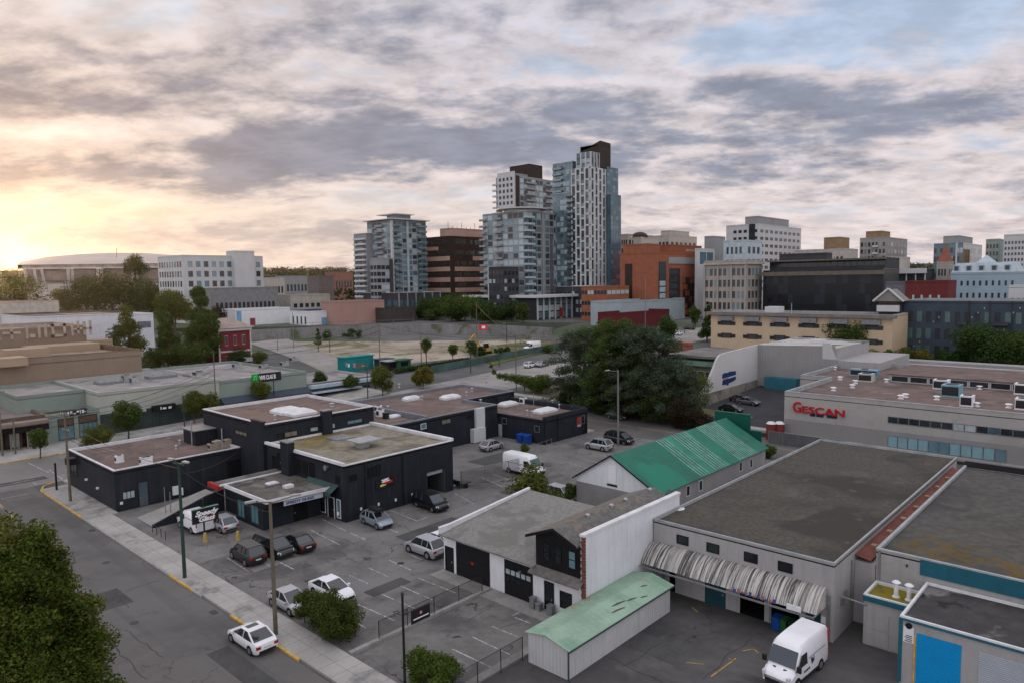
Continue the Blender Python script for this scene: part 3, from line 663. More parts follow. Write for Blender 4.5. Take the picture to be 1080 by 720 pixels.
aw = [f1.pt(72.2, 3.9, 0), f1.pt(66.2, 3.9, 0), f1.pt(66.2, 3.2, 1.1), f1.pt(72.2, 3.2, 1.1)]; m_ = MB(); m_.ext(aw, (0, 0, .05)); m_.quad(f1.pt(72.2, 3.2, 1.1), f1.pt(66.2, 3.2, 1.1), f1.pt(66.2, 2.75, 1.1), f1.pt(72.2, 2.75, 1.1)); aw_ = m_.build('awning', mat('green_canvas', (.04, .075, .07), .8, .2, 1), b)
m_ = MB(); fbox(m_, f1, 67.4, 71.6, 2.35, 3.0, 1.0, 1.12); sgn = m_.build('shop_sign', SIGNB, b)
text_mesh('sign_letters', 'Bywards', .62, TXTW, sgn, f1.pt(71.4, 2.42, 1.12), (0, -1, 0), (0, 0, 1), bold=.012, sx=1.2)
window(b, f1, 69.0, 71.9, .3, 2.3, WHITE, GLASSN, nx=1); window(b, f1, 66.0, 66.6, .3, 2.3, WHITE, GLASSB); a = 67.7; door(b, f1, 67.2, 68.4, 2.3, WHITE, GLASSN)
# roof hatches
p = G(359, 461, 6.2); skylight(b, p.x, p.y, 6.16, 2.9, 2.6, .25, GALD); p = G(386, 470, 6.2); m_ = MB(); m_.box(p.x-1.2, p.y-.5, 6.16, p.x+.2, p.y+.5, 7.0); m_.box(p.x-1.9, p.y-1.4, 7.0, p.x+1.5, p.y+1.4, 7.12); m_.build('roof_hatch', GAL, b)
# --- low entrance pavilion with flat canopy roof
b = thing('entrance_pavilion', 'low flat-roofed shop front with white roof edge and teal windows beside the cars', 'building', (36, 69.4, 0))
mb = MB(); mb.box(36.0, 69.6, 0, 42.95, 75.6, 3.2); mb.box(36.6, 75.6, 0, 43.15, 79.5, 3.2); mb.build('wall', CHAR, b)
mb = MB(); mb.prism([(35.7, 68.1), (43.15, 67.4), (43.15, 79.8), (35.3, 79.8), (35.3, 77.6), (35.7, 77.6)], 3.2, 3.55); mb.build('roof', mat('grey_membrane', (.115, .105, .095), .95, .25, .8, blotch=[((.06, .056, .05), .4, .5, .6), ((.17, .16, .145), .3, .56, .62)]), b)
mb = MB(); mb.box(35.55, 68.0, 3.3, 35.72, 77.55, 3.68); mb.ext([(35.7, 67.95, 3.3), (43.1, 67.25, 3.3), (43.1, 67.25, 3.68), (35.7, 67.95, 3.68)], (0, .15, 0)); mb.box(35.1, 77.5, 3.5, 43.1, 77.72, 3.68); mb.build('roof_edge', COPE, b)
mb = MB(); mb.box(34.9, 77.62, 3.05, 35.35, 80.2, 3.6); mb.build('red_fascia', REDP, b)
mb = MB(); mb.box(35.62, 68.3, 2.7, 35.78, 75.5, 3.25); mb.build('fascia', BLACK, b)
f1, f2 = fX(36.0), fY(69.6)
for a0, a1 in ((73.7, 75.1), (70.6, 72.1)): window(b, f1, a0, a1, .5, 2.35, mat('teal_frame', (.02, .07, .07), .5), GLASSB, nx=2, fw=.1)
window(b, f1, 73.7, 75.1, 2.5, 2.9, BLACK, DARKIN); window(b, f1, 70.6, 72.1, 2.5, 2.9, BLACK, DARKIN)
door(b, f2, 39.6, 41.2, 2.6, BLACK, DARKIN)
m_ = MB(); m_.ext([(37.6, 68.02, 2.62), (42.4, 67.6, 2.62), (42.4, 67.6, 3.15), (37.6, 68.02, 3.15)], (0, .1, 0)); sg = m_.build('shop_sign', mat('sign_pale', (.45, .48, .55), .5, .1, 2), b)
text_mesh('sign_letters', 'SPEEDY GLASS', .40, mat('letter_blue', (.05, .08, .2), .5), sg, (37.8, 67.99, 2.74), (4.8, -.42, 0), (0, 0, 1), bold=.01, sx=1.25, off=.01)
m_ = MB(); fbox(m_, f2, 39.0, 42.0, 2.75, 3.05, .0, .06); m_.build('red_sign', REDP, b)
p = G(304, 513, 3.6); m_ = MB(); m_.box(p.x-.5, p.y-.4, 3.55, p.x+.5, p.y+.4, 3.85); m_.build('roof_vent', COPE, b)
p = G(287, 509, 3.6); skylight(b, p.x, p.y, 3.55, 1.3, .9, .2)
# ramp with a dark retaining wall
b = thing('ramp_wall', 'sloping dark retaining wall beside the concrete ramp behind the white van', 'wall', (29, 78, 0))
m_ = MB(); m_.ext([(28.6, 79.6, 0), (36.5, 79.6, 0), (36.5, 79.6, 2.5), (34.5, 79.6, 2.2), (28.6, 79.6, .35)], (0, .25, 0)); m_.build('wall', CHAR, b)
m_ = MB(); m_.add([(28.6, 79.86, .02), (36.5, 79.86, .02), (36.5, 84.5, .02), (28.6, 84.5, .02), (28.6, 79.86, .06), (36.5, 79.86, 1.6), (36.5, 84.5, 1.6), (28.6, 84.5, .06)], [(4, 5, 6, 7), (2, 3, 7, 6), (1, 2, 6, 5)]); m_.build('ramp', CONC2, b)
# --- rear charcoal buildings
b = thing('commercial_building', 'long charcoal building with brown roof and white corrugated panel at the back of the lot', 'building', (60.5, 82.4, 0))
pl = [(60.4, 82.3), (85.2, 82.3), (85.2, 90.2), (98.0, 90.2), (98.0, 104.6), (60.4, 104.6)]
walls(b, pl, 0, 5.4, CHAR); flat_roof(b, pl, 5.4, ROOFB, mat('grey_coping', (.17, .18, .20), .6, .15, 1), drop=.45, t=.4)
m_ = MB(); m_.box(69.6, 82.4, 4.9, 70.1, 104.5, 5.75); m_.box(60.3, 82.2, 5.3, 69.6, 82.6, 5.5); m_.build('parapet', mat('grey_coping', ()), b)
f2 = fY(82.3)
winpx(b, f2, 466, 447, 475, 441, BLACK, mat('tan_blind', ()), nx=2); winpx(b, f2, 493, 441, 499, 436.5, BLACK, GLASSN)
winpx(b, f2, 444, 452, 449, 446, WHITE, GLASSB)
a0, _ = f2.px(500.3, 440); a1, _ = f2.px(509.3, 440); m_ = MB(); fbox(m_, f2, a0, a1, 2.0, 5.5, .02, .5); fbox(m_, f2, a0-1.0, a1-.3, .1, 2.3, .02, .9); m_.build('corrugated_panel', mat('white_corrugated', (.52, .53, .55), .6, .08, 1, corr=(0, .3, .03)), b)
for (x, y, w_, d_) in ((434, 421.5, 3.2, 1.6), (475, 420, 3.6, 2.0)): p = G(x, y, 4.95); skylight(b, p.x, p.y, 4.95, w_, d_, .75)
for (x, y) in ((445, 421), (498, 412.5), (492, 416.5), (421, 408), (513, 404.5), (409, 432), (507, 425)): p = G(x, y, 4.95); vent_pipe(b, p.x, p.y, 4.95, .6, .15)
for (x, y) in ((399, 434), (401, 438.5)): p = G(x, y, 4.95); roof_unit(b, p.x, p.y, 4.95, 1.1, .9, 1.0, WHITE)
for (x, y) in ((407, 441),): p = G(x, y, 4.95); roof_unit(b, p.x, p.y, 4.95, .8, .8, .9, BLKM, fan=False)
p = G(415, 439.5, 4.95); skylight(b, p.x, p.y, 4.95, 2.4, 1.4, .4)
b = thing('commercial_building', 'small charcoal building with raised parapet corner beside the two blue bins', 'building', (85.25, 72.1, 0))
pl = R4(85.25, 72.1, 96.7, 90.1); walls(b, pl, 0, 3.9, CHAR); flat_roof(b, pl, 3.9, ROOFB, CHAR2, drop=.3, t=.3)
m_ = MB(); m_.box(85.2, 72.05, 3.85, 96.75, 72.4, 4.45); m_.box(96.4, 72.1, 3.85, 96.75, 90, 4.45); m_.box(93, 89.8, 3.85, 96.7, 90.1, 4.9); m_.build('parapet', CHAR2, b)
f1, f2 = fX(85.25), fY(72.1)
for x, y in ((515.5, 440.5), (532, 443.5), (566.5, 452)): winc(b, f1, x, y, .9, .9, GALD, GLASSN)
for x in (521, 528): a, _ = f1.px(x, 462); door(b, f1, a-.45, a+.45, 2.2, BLACK, DARKIN if x < 525 else GLASSP)
winc(b, f2, 610.5, 445, .9, 1.3, GALD, GLASSP); winc(b, f2, 614.5, 442, .9, 1.3, GALD, GLASSN)
m_ = MB(); a, z = f2.px(610.5, 442.5); fbox(m_, f2, a-.5, a+.4, z-.7, z+.6, .07, .12); m_.build('red_sign', REDP, b)
a, z = f2.px(617, 455); door(b, f2, a-.6, a+.4, 2.3, BLACK, DARKIN)
for x in (574.6, 588.5): a, _ = f2.px(x, 460); m_ = MB(); fbox(m_, f2, a-.08, a+.08, 0, 4.3, 0, .12); m_.build('downpipe', BLKM, b)
for (x, y, w_, d_) in ((536, 427, 3.6, 2.0), (575, 434, 4.4, 2.2)): p = G(x, y, 3.6); skylight(b, p.x, p.y, 3.6, w_, d_, .7)
for (x, y) in ((553, 422.5), (590, 430.5), (556, 437), (561, 438), (583, 426)): p = G(x, y, 3.6); vent_pipe(b, p.x, p.y, 3.6, .7, .14)
p = G(552, 425, 3.6); roof_unit(b, p.x, p.y, 3.6, 1.2, 1.0, 1.0, WHITE)
m_ = MB(); p = G(563, 432, 3.6); m_.tube((p.x, p.y, 3.6), (p.x, p.y, 6.6), .06); m_.build('roof_mast', GALD, b)
# --- white repair building with black dormer
b = thing('repair_shop', 'white workshop with two black garage doors, grey shingle roof and black gabled dormer', 'building', (41.6, 31.6, 0))
mb = MB()
mb.quad((41.6, 47.2, 0), (41.6, 31.6, 0), (41.6, 31.6, 3.45), (41.6, 47.2, 3.45))
mb.quad((41.6, 47.2, 0), (41.6, 47.2, 3.45), (53.3, 47.2, 4.65), (53.3, 47.2, 0)); mb.quad((53.3, 47.2, 0), (53.3, 47.2, 4.6), (53.3, 31.6, 4.6), (53.3, 31.6, 0)); mb.build('wall', WHITE, b)
mb = MB(); mb.ext([(41.0, 36.0, 3.42), (41.0, 47.25, 3.42), (53.4, 47.25, 4.62), (53.4, 36.0, 4.62)], (0, 0, .14)); mb.build('roof', ROOFS, b)
mb = MB(); mb.box(41.1, 47.0, 3.6, 42.4, 47.35, 4.15)
mb.ext([(41.6, 47.1, 3.62), (53.4, 47.1, 4.8), (53.4, 47.1, 5.02), (41.6, 47.1, 4.05)], (0, .3, 0)); mb.build('parapet', COPE, b)
f1 = fX(41.6)
def gdoor(f, a0, a1, z1, m, panes=False, n=5):
    mb = MB(); fbox(mb, f, min(a0, a1), max(a0, a1), .02, z1, -.05, .04); d_ = mb.build('garage_door', m, b)
    for k in range(1, n): g = MB(); fbox(g, f, min(a0, a1), max(a0, a1), z1*k/n-.02, z1*k/n+.02, .04, .06); g.build('door_rail', BLACK, d_)
    if panes:
        for row, zz in enumerate((.62, .42)):
            for k in range(5 if row == 0 else 3): w_ = abs(a1-a0)/5.5; aa = max(a0, a1)-.2-w_*k; g = MB(); fbox(g, f, aa-w_*.75, aa, z1*zz, z1*zz+z1*.13, .04, .07); g.build('pane', GLASSP if row == 0 else GLASSN, d_)
    return d_
a0, _ = f1.px(481.5, 590); a1, _ = f1.px(516.5, 590); gdoor(f1, a0, a1, 3.2, BLACK); m_ = MB(); c_ = (a0+a1)/2; fbox(m_, f1, c_-.15, c_+.15, 1.5, 1.75, .04, .07); m_.build('door_badge', REDP, b)
a0, _ = f1.px(532.3, 605); a1, _ = f1.px(562, 605); gdoor(f1, a0, a1, 3.05, BLACK, True)
a0, _ = f1.px(470.6, 590); a1, _ = f1.px(478, 590); door(b, f1, min(a0, a1), max(a0, a1), 2.3, BLACK, BLACK)
a0, _ = f1.px(575.3, 625); a1, _ = f1.px(583.6, 625); door(b, f1, min(a0, a1), max(a0, a1), 2.35, BLACK, GLASSN)
a0, _ = f1.px(591.5, 630); a1, _ = f1.px(602.5, 630); window(b, f1, a0, a1, .8, 2.0, BLACK, GLASSN)
m_ = MB(); fbox(m_, f1, 37.75, 37.95, 2.35, 2.5, 0, .2); m_.build('wall_lamp', GALD, b)
# dormer: black gabled front, ridge running back
DX = 41.5
mb = MB(); mb.ext([(DX, 36.1, 3.5), (DX, 31.62, 3.5), (DX, 31.62, 6.1), (DX, 33.9, 6.95), (DX, 36.1, 6.1)], (.2, 0, 0)); mb.ext([(DX+.2, 36.1, 3.5), (DX+.2, 36.1, 6.1), (54, 36.1, 6.1), (54, 36.1, 4.5)], (0, -.1, 0)); mb.build('dormer_wall', mat('black_boards', (.010, .010, .012), .5, .2, 1, corr=(1, .2, .01)), b)
mb = MB(); mb.ext([(40.95, 36.7, 5.86), (40.95, 33.9, 6.98), (55.5, 33.9, 6.98), (55.5, 36.7, 5.86)], (0, 0, .12)); mb.ext([(40.95, 33.9, 6.98), (40.95, 31.62, 6.1), (55.5, 31.62, 6.1), (55.5, 33.9, 6.98)], (0, 0, .12)); mb.build('dormer_roof', SHING, b)
mb = MB(); mb.ext([(40.9, 36.7, 5.78), (40.9, 33.9, 6.90), (40.9, 33.9, 7.14), (40.9, 36.7, 6.02)], (.06, 0, 0)); mb.ext([(40.9, 33.9, 6.9), (40.9, 31.62, 6.02), (40.9, 31.62, 6.26), (40.9, 33.9, 7.14)], (.06, 0, 0)); mb.build('bargeboard', BLACK, b)
f3 = fX(DX)
for a in (35.0, 33.85, 32.45): window(b, f3, a-.3, a+.3, 4.2, 5.5, BLACK, GLASSN if a > 33 else GLASSB, nz=2)
mb = MB(); mb.ext([(40.7, 36.3, 3.05), (40.7, 31.3, 3.05), (41.6, 31.3, 3.5), (41.6, 36.3, 3.5)], (0, 0, .12)); mb.build('skirt_roof', SHING, b)
mb = MB(); mb.box(41.45, 31.3, 0, 55.6, 31.6, 6.9); mb.build('party_wall', WHITE2, b)
mb = MB(); mb.box(41.4, 31.22, 6.9, 55.65, 31.68, 7.08); mb.build('coping', COPE, b)
mb = MB()
for i in range(26): mb.box(41.36 if i % 2 else 41.28, 31.22, .3+i*.255, 41.60, 31.48, .3+i*.255+.2)
mb.build('brick_quoins', BRICKR, b)
for (x, y) in ((605, 546), (640, 538), (656, 532), (672, 519)): p = G(x, y, 6.6); vent_pipe(b, p.x, min(p.y, 33.6), 6.45, .7, .09)
p = G(600, 645, .1)
for i, (yy, ww) in enumerate(((36.1, .5), (35.5, .5), (34.3, .6))): roof_unit(b, 41.1, yy, .02, .5, ww, .9-.3*i % .5, GALD, name='gas_meter', fan=False)
slab('pavement', 39.9, 31.9, 41.55, 47.3, .10, CONC2)
# --- long storage shed with green roof
b = thing('storage_shed', 'long white-boarded storage shed with faded green metal roof in the yard', 'shed', (34.9, 27.6, 0))
x0, x1 = 34.9, 47.8; ya, yb, yr = 27.7, 31.15, 29.5
mb = MB(); mb.quad((x0, ya, 0), (x1, ya, 0), (x1, ya, 2.08), (x0, ya, 2.08)); mb.quad((x1, yb, 0), (x0, yb, 0), (x0, yb, 2.16), (x1, yb, 2.16)); mb.quad((x1, ya, 0), (x1, yb, 0), (x1, yb, 2.1), (x1, ya, 2.1)); mb.build('side_wall', SHEDW, b)
mb = MB(); mb.ext([(x0, yb, 0), (x0, ya, 0), (x0, ya, 2.06), (x0, yr, 2.42), (x0, yb, 2.14)], (.06, 0, 0)); mb.build('front_wall', SHEDF, b)
mb = MB(); mb.ext([(x0-.15, yb+.2, 2.1), (x0-.15, yr, 2.46), (x1+.3, yr, 2.5), (x1+.3, yb+.2, 2.14)], (0, 0, .05)); mb.ext([(x0-.15, yr, 2.46), (x0-.15, ya-.2, 2.02), (x1+.3, ya-.2, 2.04), (x1+.3, yr, 2.5)], (0, 0, .05)); mb.build('roof', COPPER, b)
mb = MB(); mb.box(x0-.16, ya-.26, 1.96, x1+.3, ya-.2, 2.06); mb.tube((x0-.08, ya-.1, 0), (x0-.08, ya-.1, 2.0), .06, m=0); mb.build('gutter', mat('dark_trim', (.04, .06, .06), .5), b)
mb = MB()
for (u, v_, l) in ((.62, .45, 1.1), (.72, .25, .8), (.5, .6, 1.6), (.45, .35, 1.5), (.82, .7, .7)): xx = x0+(x1-x0)*u; yy = ya+(yr-ya)*v_; zz = 2.04+.44*v_+.075; mb.ext([(xx, yy, zz), (xx+l*.5, yy-.02, zz), (xx+l, yy-.18, zz-.04), (xx+l*.95, yy-.24, zz-.05), (xx+.1, yy-.08, zz-.015)], (0, 0, .01))
mb.build('roof_dent', mat('rust', (.09, .06, .045), .9, .4, 3), b)
# --- grey warehouse with curved canopy
b = thing('warehouse', 'large grey warehouse with dark gravel roof and stained curved awning over its doors', 'building', (51.1, 16.5, 0))
pl = R4(51.1, 16.5, 90.4, 31.2); f1 = fX(51.1)
mb = MB()
def hole_wall(mb, f, A0, A1, Z, holes):
    """wall with door openings: holes = [(a0,a1,ztop)] sorted"""
    c = A0
    for (a0, a1, zt) in sorted(holes):
        p = [f.pt(c, 0), f.pt(a0, 0), f.pt(a0, Z), f.pt(c, Z)]; mb.quad(*p); mb.quad(f.pt(a0, zt), f.pt(a1, zt), f.pt(a1, Z), f.pt(a0, Z)); c = a1
    mb.quad(f.pt(c, 0), f.pt(A1, 0), f.pt(A1, Z), f.pt(c, Z))
HO = []
for x0_, x1_ in ((706, 712), (780.5, 806), (814, 843)):
    a0, _ = f1.px(x0_, 635); a1, _ = f1.px(x1_, 650); HO.append((min(a0, a1), max(a0, a1), 2.9))
hole_wall(mb, f1, 16.5, 31.2, 5.82, HO)
mb.quad((51.1, 16.5, 0), (90.4, 16.5, 0), (90.4, 16.5, 5.82), (51.1, 16.5, 5.82)); mb.quad((90.4, 16.5, 0), (90.4, 31.2, 0), (90.4, 31.2, 5.82), (90.4, 16.5, 5.82)); mb.quad((55.65, 31.2, 0), (90.4, 31.2, 0), (90.4, 31.2, 5.82), (55.65, 31.2, 5.82)); mb.build('wall', GREYW, b)
for (a0, a1, zt) in HO: mb = MB(); mb.box(51.12, a0, 0.01, 54.5, a1, zt); mb.f = [f_ for i_, f_ in enumerate(mb.f) if i_ not in (4,)]; mb.m = mb.m[:len(mb.f)]; mb.build('loading_bay', DARKIN if a1-a0 < 3 or a0 > 20 else TEALD, b)
flat_roof(b, pl, 5.82, ROOFG, mat('pale_metal_coping', (.30, .315, .32), .5, .2, .8), drop=.2, t=.10)
for x, y in ((720, 569), (752, 577.5), (792, 587.5), (828.3, 597.5)): winc(b, f1, x, y, .95, .62, BLACK, GLASSN)
a0, _ = f1.px(744.8, 625); a1, _ = f1.px(764.3, 630); door(b, f1, min(a0, a1), max(a0, a1), 2.8, TEALD, TEALD)
a0, _ = f1.px(851, 655); a1, _ = f1.px(864, 658); door(b, f1, min(a0, a1), max(a0, a1), 2.5, TEALD, TEALD)
for x in (846.5, 868.5): a, z = f1.px(x, 653); m_ = MB(); fbox(m_, f1, a-.16, a+.16, z-.25, z+.25, .01, .04); m_.build('notice', WHITE, b)
for x in (700, 874.5, 813): a, _ = f1.px(x, 640); m_ = MB(); fbox(m_, f1, a-.08, a+.08, .1, 3.4, 0, .12); m_.build('downpipe', GALD, b)
mb = MB(); nseg = 9; y0_, y1_ = 17.0, 31.15; prof = []
for i in range(nseg+1):
    t = math.pi/2*i/nseg; prof.append((51.08-1.95*(i/nseg), 2.6+1.35*math.cos(t)**.85))
ns = 56
for j in range(ns+1):
    yy = y0_+(y1_-y0_)*j/ns; w_ = 0
    for (x, z) in prof: mb.v.append((x+w_, yy, z-w_))
for j in range(ns):
    for i in range(nseg): k = j*(nseg+1)+i; mb.f.append((k, k+1, k+nseg+2, k+nseg+1)); mb.m.append(0)
for yy in (y0_-.01, y1_+.01): mb.add([(x, yy, z) for x, z in prof]+[(51.08, yy, 2.55)], [tuple(range(nseg+2))])
aw_ = mb.build('curved_awning', CANV, b, smooth=False)
mb = MB(); mb.box(48.72, y0_, 2.42, 48.8, y1_, 2.55); mb.box(48.75, y0_, 2.5, 51.08, y0_+.08, 2.58); mb.build('awning_frame', GALD, b)
for k in range(12): a = 23.0-k*.30; m_ = MB(); h_ = .10+.05*(k*7 % 3); m_.box(48.70, a, 2.72, 48.74, a+.2, 2.72+h_*1.6); m_.build('awning_mark', mat('mark_blue', (.05, .07, .22), .6) if k % 2 else mat('mark_rose', (.30, .12, .14), .6), aw_)
m_ = MB(); m_.box(48.66, 17.9, 2.65, 48.73, 18.9, 3.05); m_.build('awning_sign', WHITE, aw_)
f2 = fY(16.5); 
for x in (897.5,): a, _ = f2.px(x, 600); m_ = MB(); fbox(m_, f2, a-.05, a+.05, 1.2, 5.0, 0, .1); m_.build('conduit', GALD, b)
for x, y in ((890.5, 625), (887.5, 633)): a, z = f2.px(x, y); m_ = MB(); fbox(m_, f2, a-.2, a+.2, z-.25, z+.25, 0, .15); m_.build('meter_box', GALD, b)
p = G(714, 535, 5.65); vent_pipe(b, p.x, p.y, 5.62, .12, .4, False, WHITE)
# red-brown strip roof between the warehouses
b = thing('lean_to', 'narrow red-brown metal lean-to roof squeezed between the grey warehouse and its neighbour', 'building', (55.5, 15, 0))
mb = MB(); mb.box(55.5, 15.05, 0, 88, 16.48, 4.75); mb.build('wall', GREYW, b)
mb = MB(); mb.ext([(55.45, 15.35, 4.95), (55.45, 16.48, 5.15), (88, 16.48, 5.15), (88, 15.35, 4.95)], (0, 0, .06)); mb.build('roof', mat('redbrown_metal', (.16, .05, .035), .6, .3, 1.2, corr=(0, .6, .03)), b)
for i in range(7): xx = 58+i*4.1; m_ = MB(); m_.box(xx, 15.7, 5.1, xx+.5, 16.1, 5.3); m_.build('roof_stud', mat('tan_metal', (.30, .19, .12), .7), b)
# --- right-hand warehouse with mossy roof
b = thing('warehouse', 'grey warehouse with moss-patched roof and teal fascia band beside the narrow red strip', 'building', (55.5, 14.9, 0))
pl = R4(55.5, -25, 86.5, 15.0); walls(b, pl, 0, 6.0, GREYW); flat_roof(b, pl, 6.0, ROOFM2, mat('pale_metal_coping', ()), drop=.2, t=.2)
m_ = MB(); m_.box(55.40, -25, 4.85, 55.5, 12.1, 5.96); m_.build('fascia', TEAL, b)
f1 = fX(55.5); m_ = MB(); fbox(m_, f1, 14.7, 14.85, 1, 5.9, 0, .1); m_.build('downpipe', GALD, b)
m_ = MB(); m_.box(86.2, -25, 5.9, 86.6, 15, 6.5); m_.build('back_parapet', BLKM, b)
m_ = MB(); fbox(m_, f1, 12.9, 13.0, 5.2, 5.35, 0, .15); m_.build('wall_lamp', BLKM, b)
# small annex with vents
b = thing('plant_room', 'small grey annex with teal fascia, mossy roof and two round white vents', 'building', (52.4, 12, 0))
pl = R4(52.45, 8, 55.35, 14.9); walls(b, pl, 0, 3.6, GREYW); flat_roof(b, pl, 3.6, mat('thick_moss', (.10, .085, .04), 1, .3, 1, bump=.03, blotch=[((.20, .16, .02), .5, .45, .55)]), COPE, drop=.15, t=.12)
m_ = MB(); m_.box(52.33, 11.0, 3.2, 52.44, 14.95, 3.56); m_.build('fascia', TEAL, b)
for (x, y) in ((945, 628), (958.5, 631.5)): p = G(x, y, 3.5); vent_pipe(b, p.x, p.y, 3.45, 1.0, .15, True, WHITE)
f1 = fX(52.45)
for a0, a1, z0, z1 in ((13.25, 14.4, 1.3, 2.5), (13.25, 14.4, .1, 1.2), (12.2, 13.15, .1, 1.1)): m_ = MB(); fbox(m_, f1, a0, a1, z0, z1, 0, .04); m_.build('panel', GREYW, b)
m_ = MB(); m_.tube((52.4, 14.7, 2.9), (52.2, 16.4, 3.1), .06); m_.build('pipe', GALD, b)
# blue-door unit
b = thing('garage_unit', 'grey garage unit with a bright blue roller door and streaked tar roof', 'building', (48.7, 11.6, 0))
pl = R4(48.7, -25, 55.35, 11.63); walls(b, pl, 0, 4.42, GREYW); flat_roof(b, pl, 4.42, ROOFD, COPE, drop=.12, t=.12)
m_ = MB(); m_.box(48.6, -25, 4.22, 48.7, 11.63, 4.36); m_.box(48.66, 11.5, .1, 48.9, 11.72, 4.3); m_.build('trim', TEAL, b)
f1 = fX(48.7)
a0, _ = f1.px(966, 700); a1, _ = f1.px(1013.5, 700)
m_ = MB(); fbox(m_, f1, min(a0, a1), max(a0, a1), .02, 3.62, 0, .03); m_.build('roller_door', BLUED, b)
a0b, _ = f1.px(1032, 700); m_ = MB(); fbox(m_, f1, a0b-3.6, a0b, .02, 3.55, 0, .03); m_.build('roller_door', GREYD, b)
m_ = MB(); fbox(m_, f1, max(a0, a1)+.06, max(a0, a1)+.16, 0, 3.4, 0, .06); m_.build('door_post', YEL, b)
a_, z_ = f1.px(952.5, 676); a2, z2 = f1.px(964, 666); m_ = MB(); fbox(m_, f1, min(a_, a2), max(a_, a2), z_+.05, z2+.25, .01, .05); sg = m_.build('sign_board', WHITE, b)
for k in range(4):
    m_ = MB(); L_ = abs(a_-a2); fbox(m_, f1, min(a_, a2)+L_*.15, min(a_, a2)+L_*(.85-.12*(k % 2)), z_+.12+k*.12, z_+.17+k*.12, .05, .06); m_.build('sign_writing', BLKM, sg)
m_ = MB(); m_.tube(f1.pt((a_+a2)/2, z2+.32, .02), f1.pt((a_+a2)/2, z2+.32, .06), .2, None, 12); m_.build('sign_emblem', BLKM, sg)
# --- green-roofed hall
b = thing('hall', 'long hall with bright green metal gable roof and white gable end', 'building', (64, 38.5, 0))
GX0, GX1, gy0, gy1, gyr = 64.0, 91.3, 38.6, 49.3, 44.4; ez, rz_ = 3.55, 6.7
mb = MB(); mb.ext([(GX0, gy1, 0), (GX0, gy0, 0), (GX0, gy0, ez), (GX0, gyr, rz_), (GX0, gy1, ez)], (.15, 0, 0)); mb.build('gable_wall', WHITE2, b)
mb = MB(); mb.box(GX0-.04, gy0, 0, GX0-.002, gy1, 3.0); mb.build('grey_plinth', mat('grey_lower_paint', (.21, .205, .20), .85, .1, .5), b)
mb = MB(); mb.quad((GX0+.15, gy0, 0), (GX1, gy0, 0), (GX1, gy0, ez), (GX0+.15, gy0, ez)); mb.quad((GX1, gy1, 0), (GX0+.15, gy1, 0), (GX0+.15, gy1, ez), (GX1, gy1, ez)); mb.ext([(GX1, gy1, 0), (GX1, gy0, 0), (GX1, gy0, ez), (GX1, gyr, rz_), (GX1, gy1, ez)], (-.1, 0, 0)); mb.build('wall', GREYW, b)
sl_ = (rz_-ez)/(gyr-gy0)
def rp(x0, x1, m, nm):
    mb = MB(); mb.ext([(x0, gyr, rz_+.02), (x0, gy0-.35, ez-.35*sl_+.02), (x1, gy0-.35, ez-.35*sl_+.02), (x1, gyr, rz_+.02)], (0, 0, .06)); return mb.build(nm, m, b)
segs = [(GX0-.3, 73.0, GREENR), (73.0, 80.4, GREENF), (80.4, 82.8, GREENR), (82.8, 88.3, GREENF), (88.3, GX1+.2, GREENR)]
for x0_, x1_, m in segs: rp(x0_, x1_, m, 'roof')
sl2 = (rz_-ez)/(gy1-gyr)
mb = MB(); mb.ext([(GX0-.3, gyr, rz_+.02), (GX0-.3, gy1+.35, ez-.35*sl2+.02), (GX1, gy1+.35, ez-.35*sl2+.02), (GX1, gyr, rz_+.02)], (0, 0, .06)); mb.build('roof', GREENR, b)
mb = MB()
for a0, a1, n in ((73.0, 80.2, 12), (83.0, 88.2, 10)):
    mb = MB()
    for i in range(n):
        if i in (4, 5) and n == 12: continue
        x = a0+(a1-a0)*i/n; dy = .04
        mb.ext([(x, gyr-.05, rz_+.09), (x, gy0-.33, ez-.33*sl_+.09), (x+.11, gy0-.33, ez-.33*sl_+.09), (x+.11, gyr-.05, rz_+.09)], (0, 0, .05))
    mb.build('roof_batten', mat('bare_metal', (.24, .36, .32), .5, .4, 1.5, metal=.1), b)
mb = MB(); mb.ext([(GX0-.34, gy1+.4, ez-.45*sl2), (GX0-.34, gyr, rz_-.05), (GX0-.34, gyr, rz_+.13), (GX0-.34, gy1+.4, ez-.45*sl2+.18)], (.05, 0, 0)); mb.ext([(GX0-.34, gyr, rz_-.05), (GX0-.34, gy0-.4, ez-.45*sl_), (GX0-.34, gy0-.4, ez-.45*sl_+.18), (GX0-.34, gyr, rz_+.13)], (.05, 0, 0)); mb.build('bargeboard', BLACK, b)
f1, f2 = fX(GX0), fY(gy0)
m_ = MB(); fbox(m_, f1, 43.8, 44.9, 3.6, 5.6, 0, .04); m_.build('gable_hatch', WHITE, b); m_ = MB(); fbox(m_, f1, 43.7, 45.0, 3.3, 3.5, 0, .1); m_.build('gable_sill', BLACK, b)
for x, y in ((711.5, 523), (725.5, 517), (738.8, 511.5), (781, 491.5), (792, 488)): winc(b, f2, x, y, .7, 1.1, WHITE, GLASSN)
m_ = MB(); p = onY(38.3, 704.5, 516.5); m_.tube((p.x, 38.15, 3.3), (p.x, 38.15, 3.9), .1); p = onY(40, 787, 476); m_.tube((p.x, 40, 4.2), (p.x, 40, 5.0), .1); m_.build('roof_vent', GALD, b)
b = thing('metal_screen', 'dark green corrugated metal screen at the far end of the green roof', 'wall', (92.5, 44, 0))
mb = MB(); c_ = T(748, 455); mb.box(92.5, 41.4, 0, 92.8, 46.6, 7.3); mb.box(92.5, 39.8, 0, 92.8, 41.4, 5.2); mb.build('panel', GREENW, b)
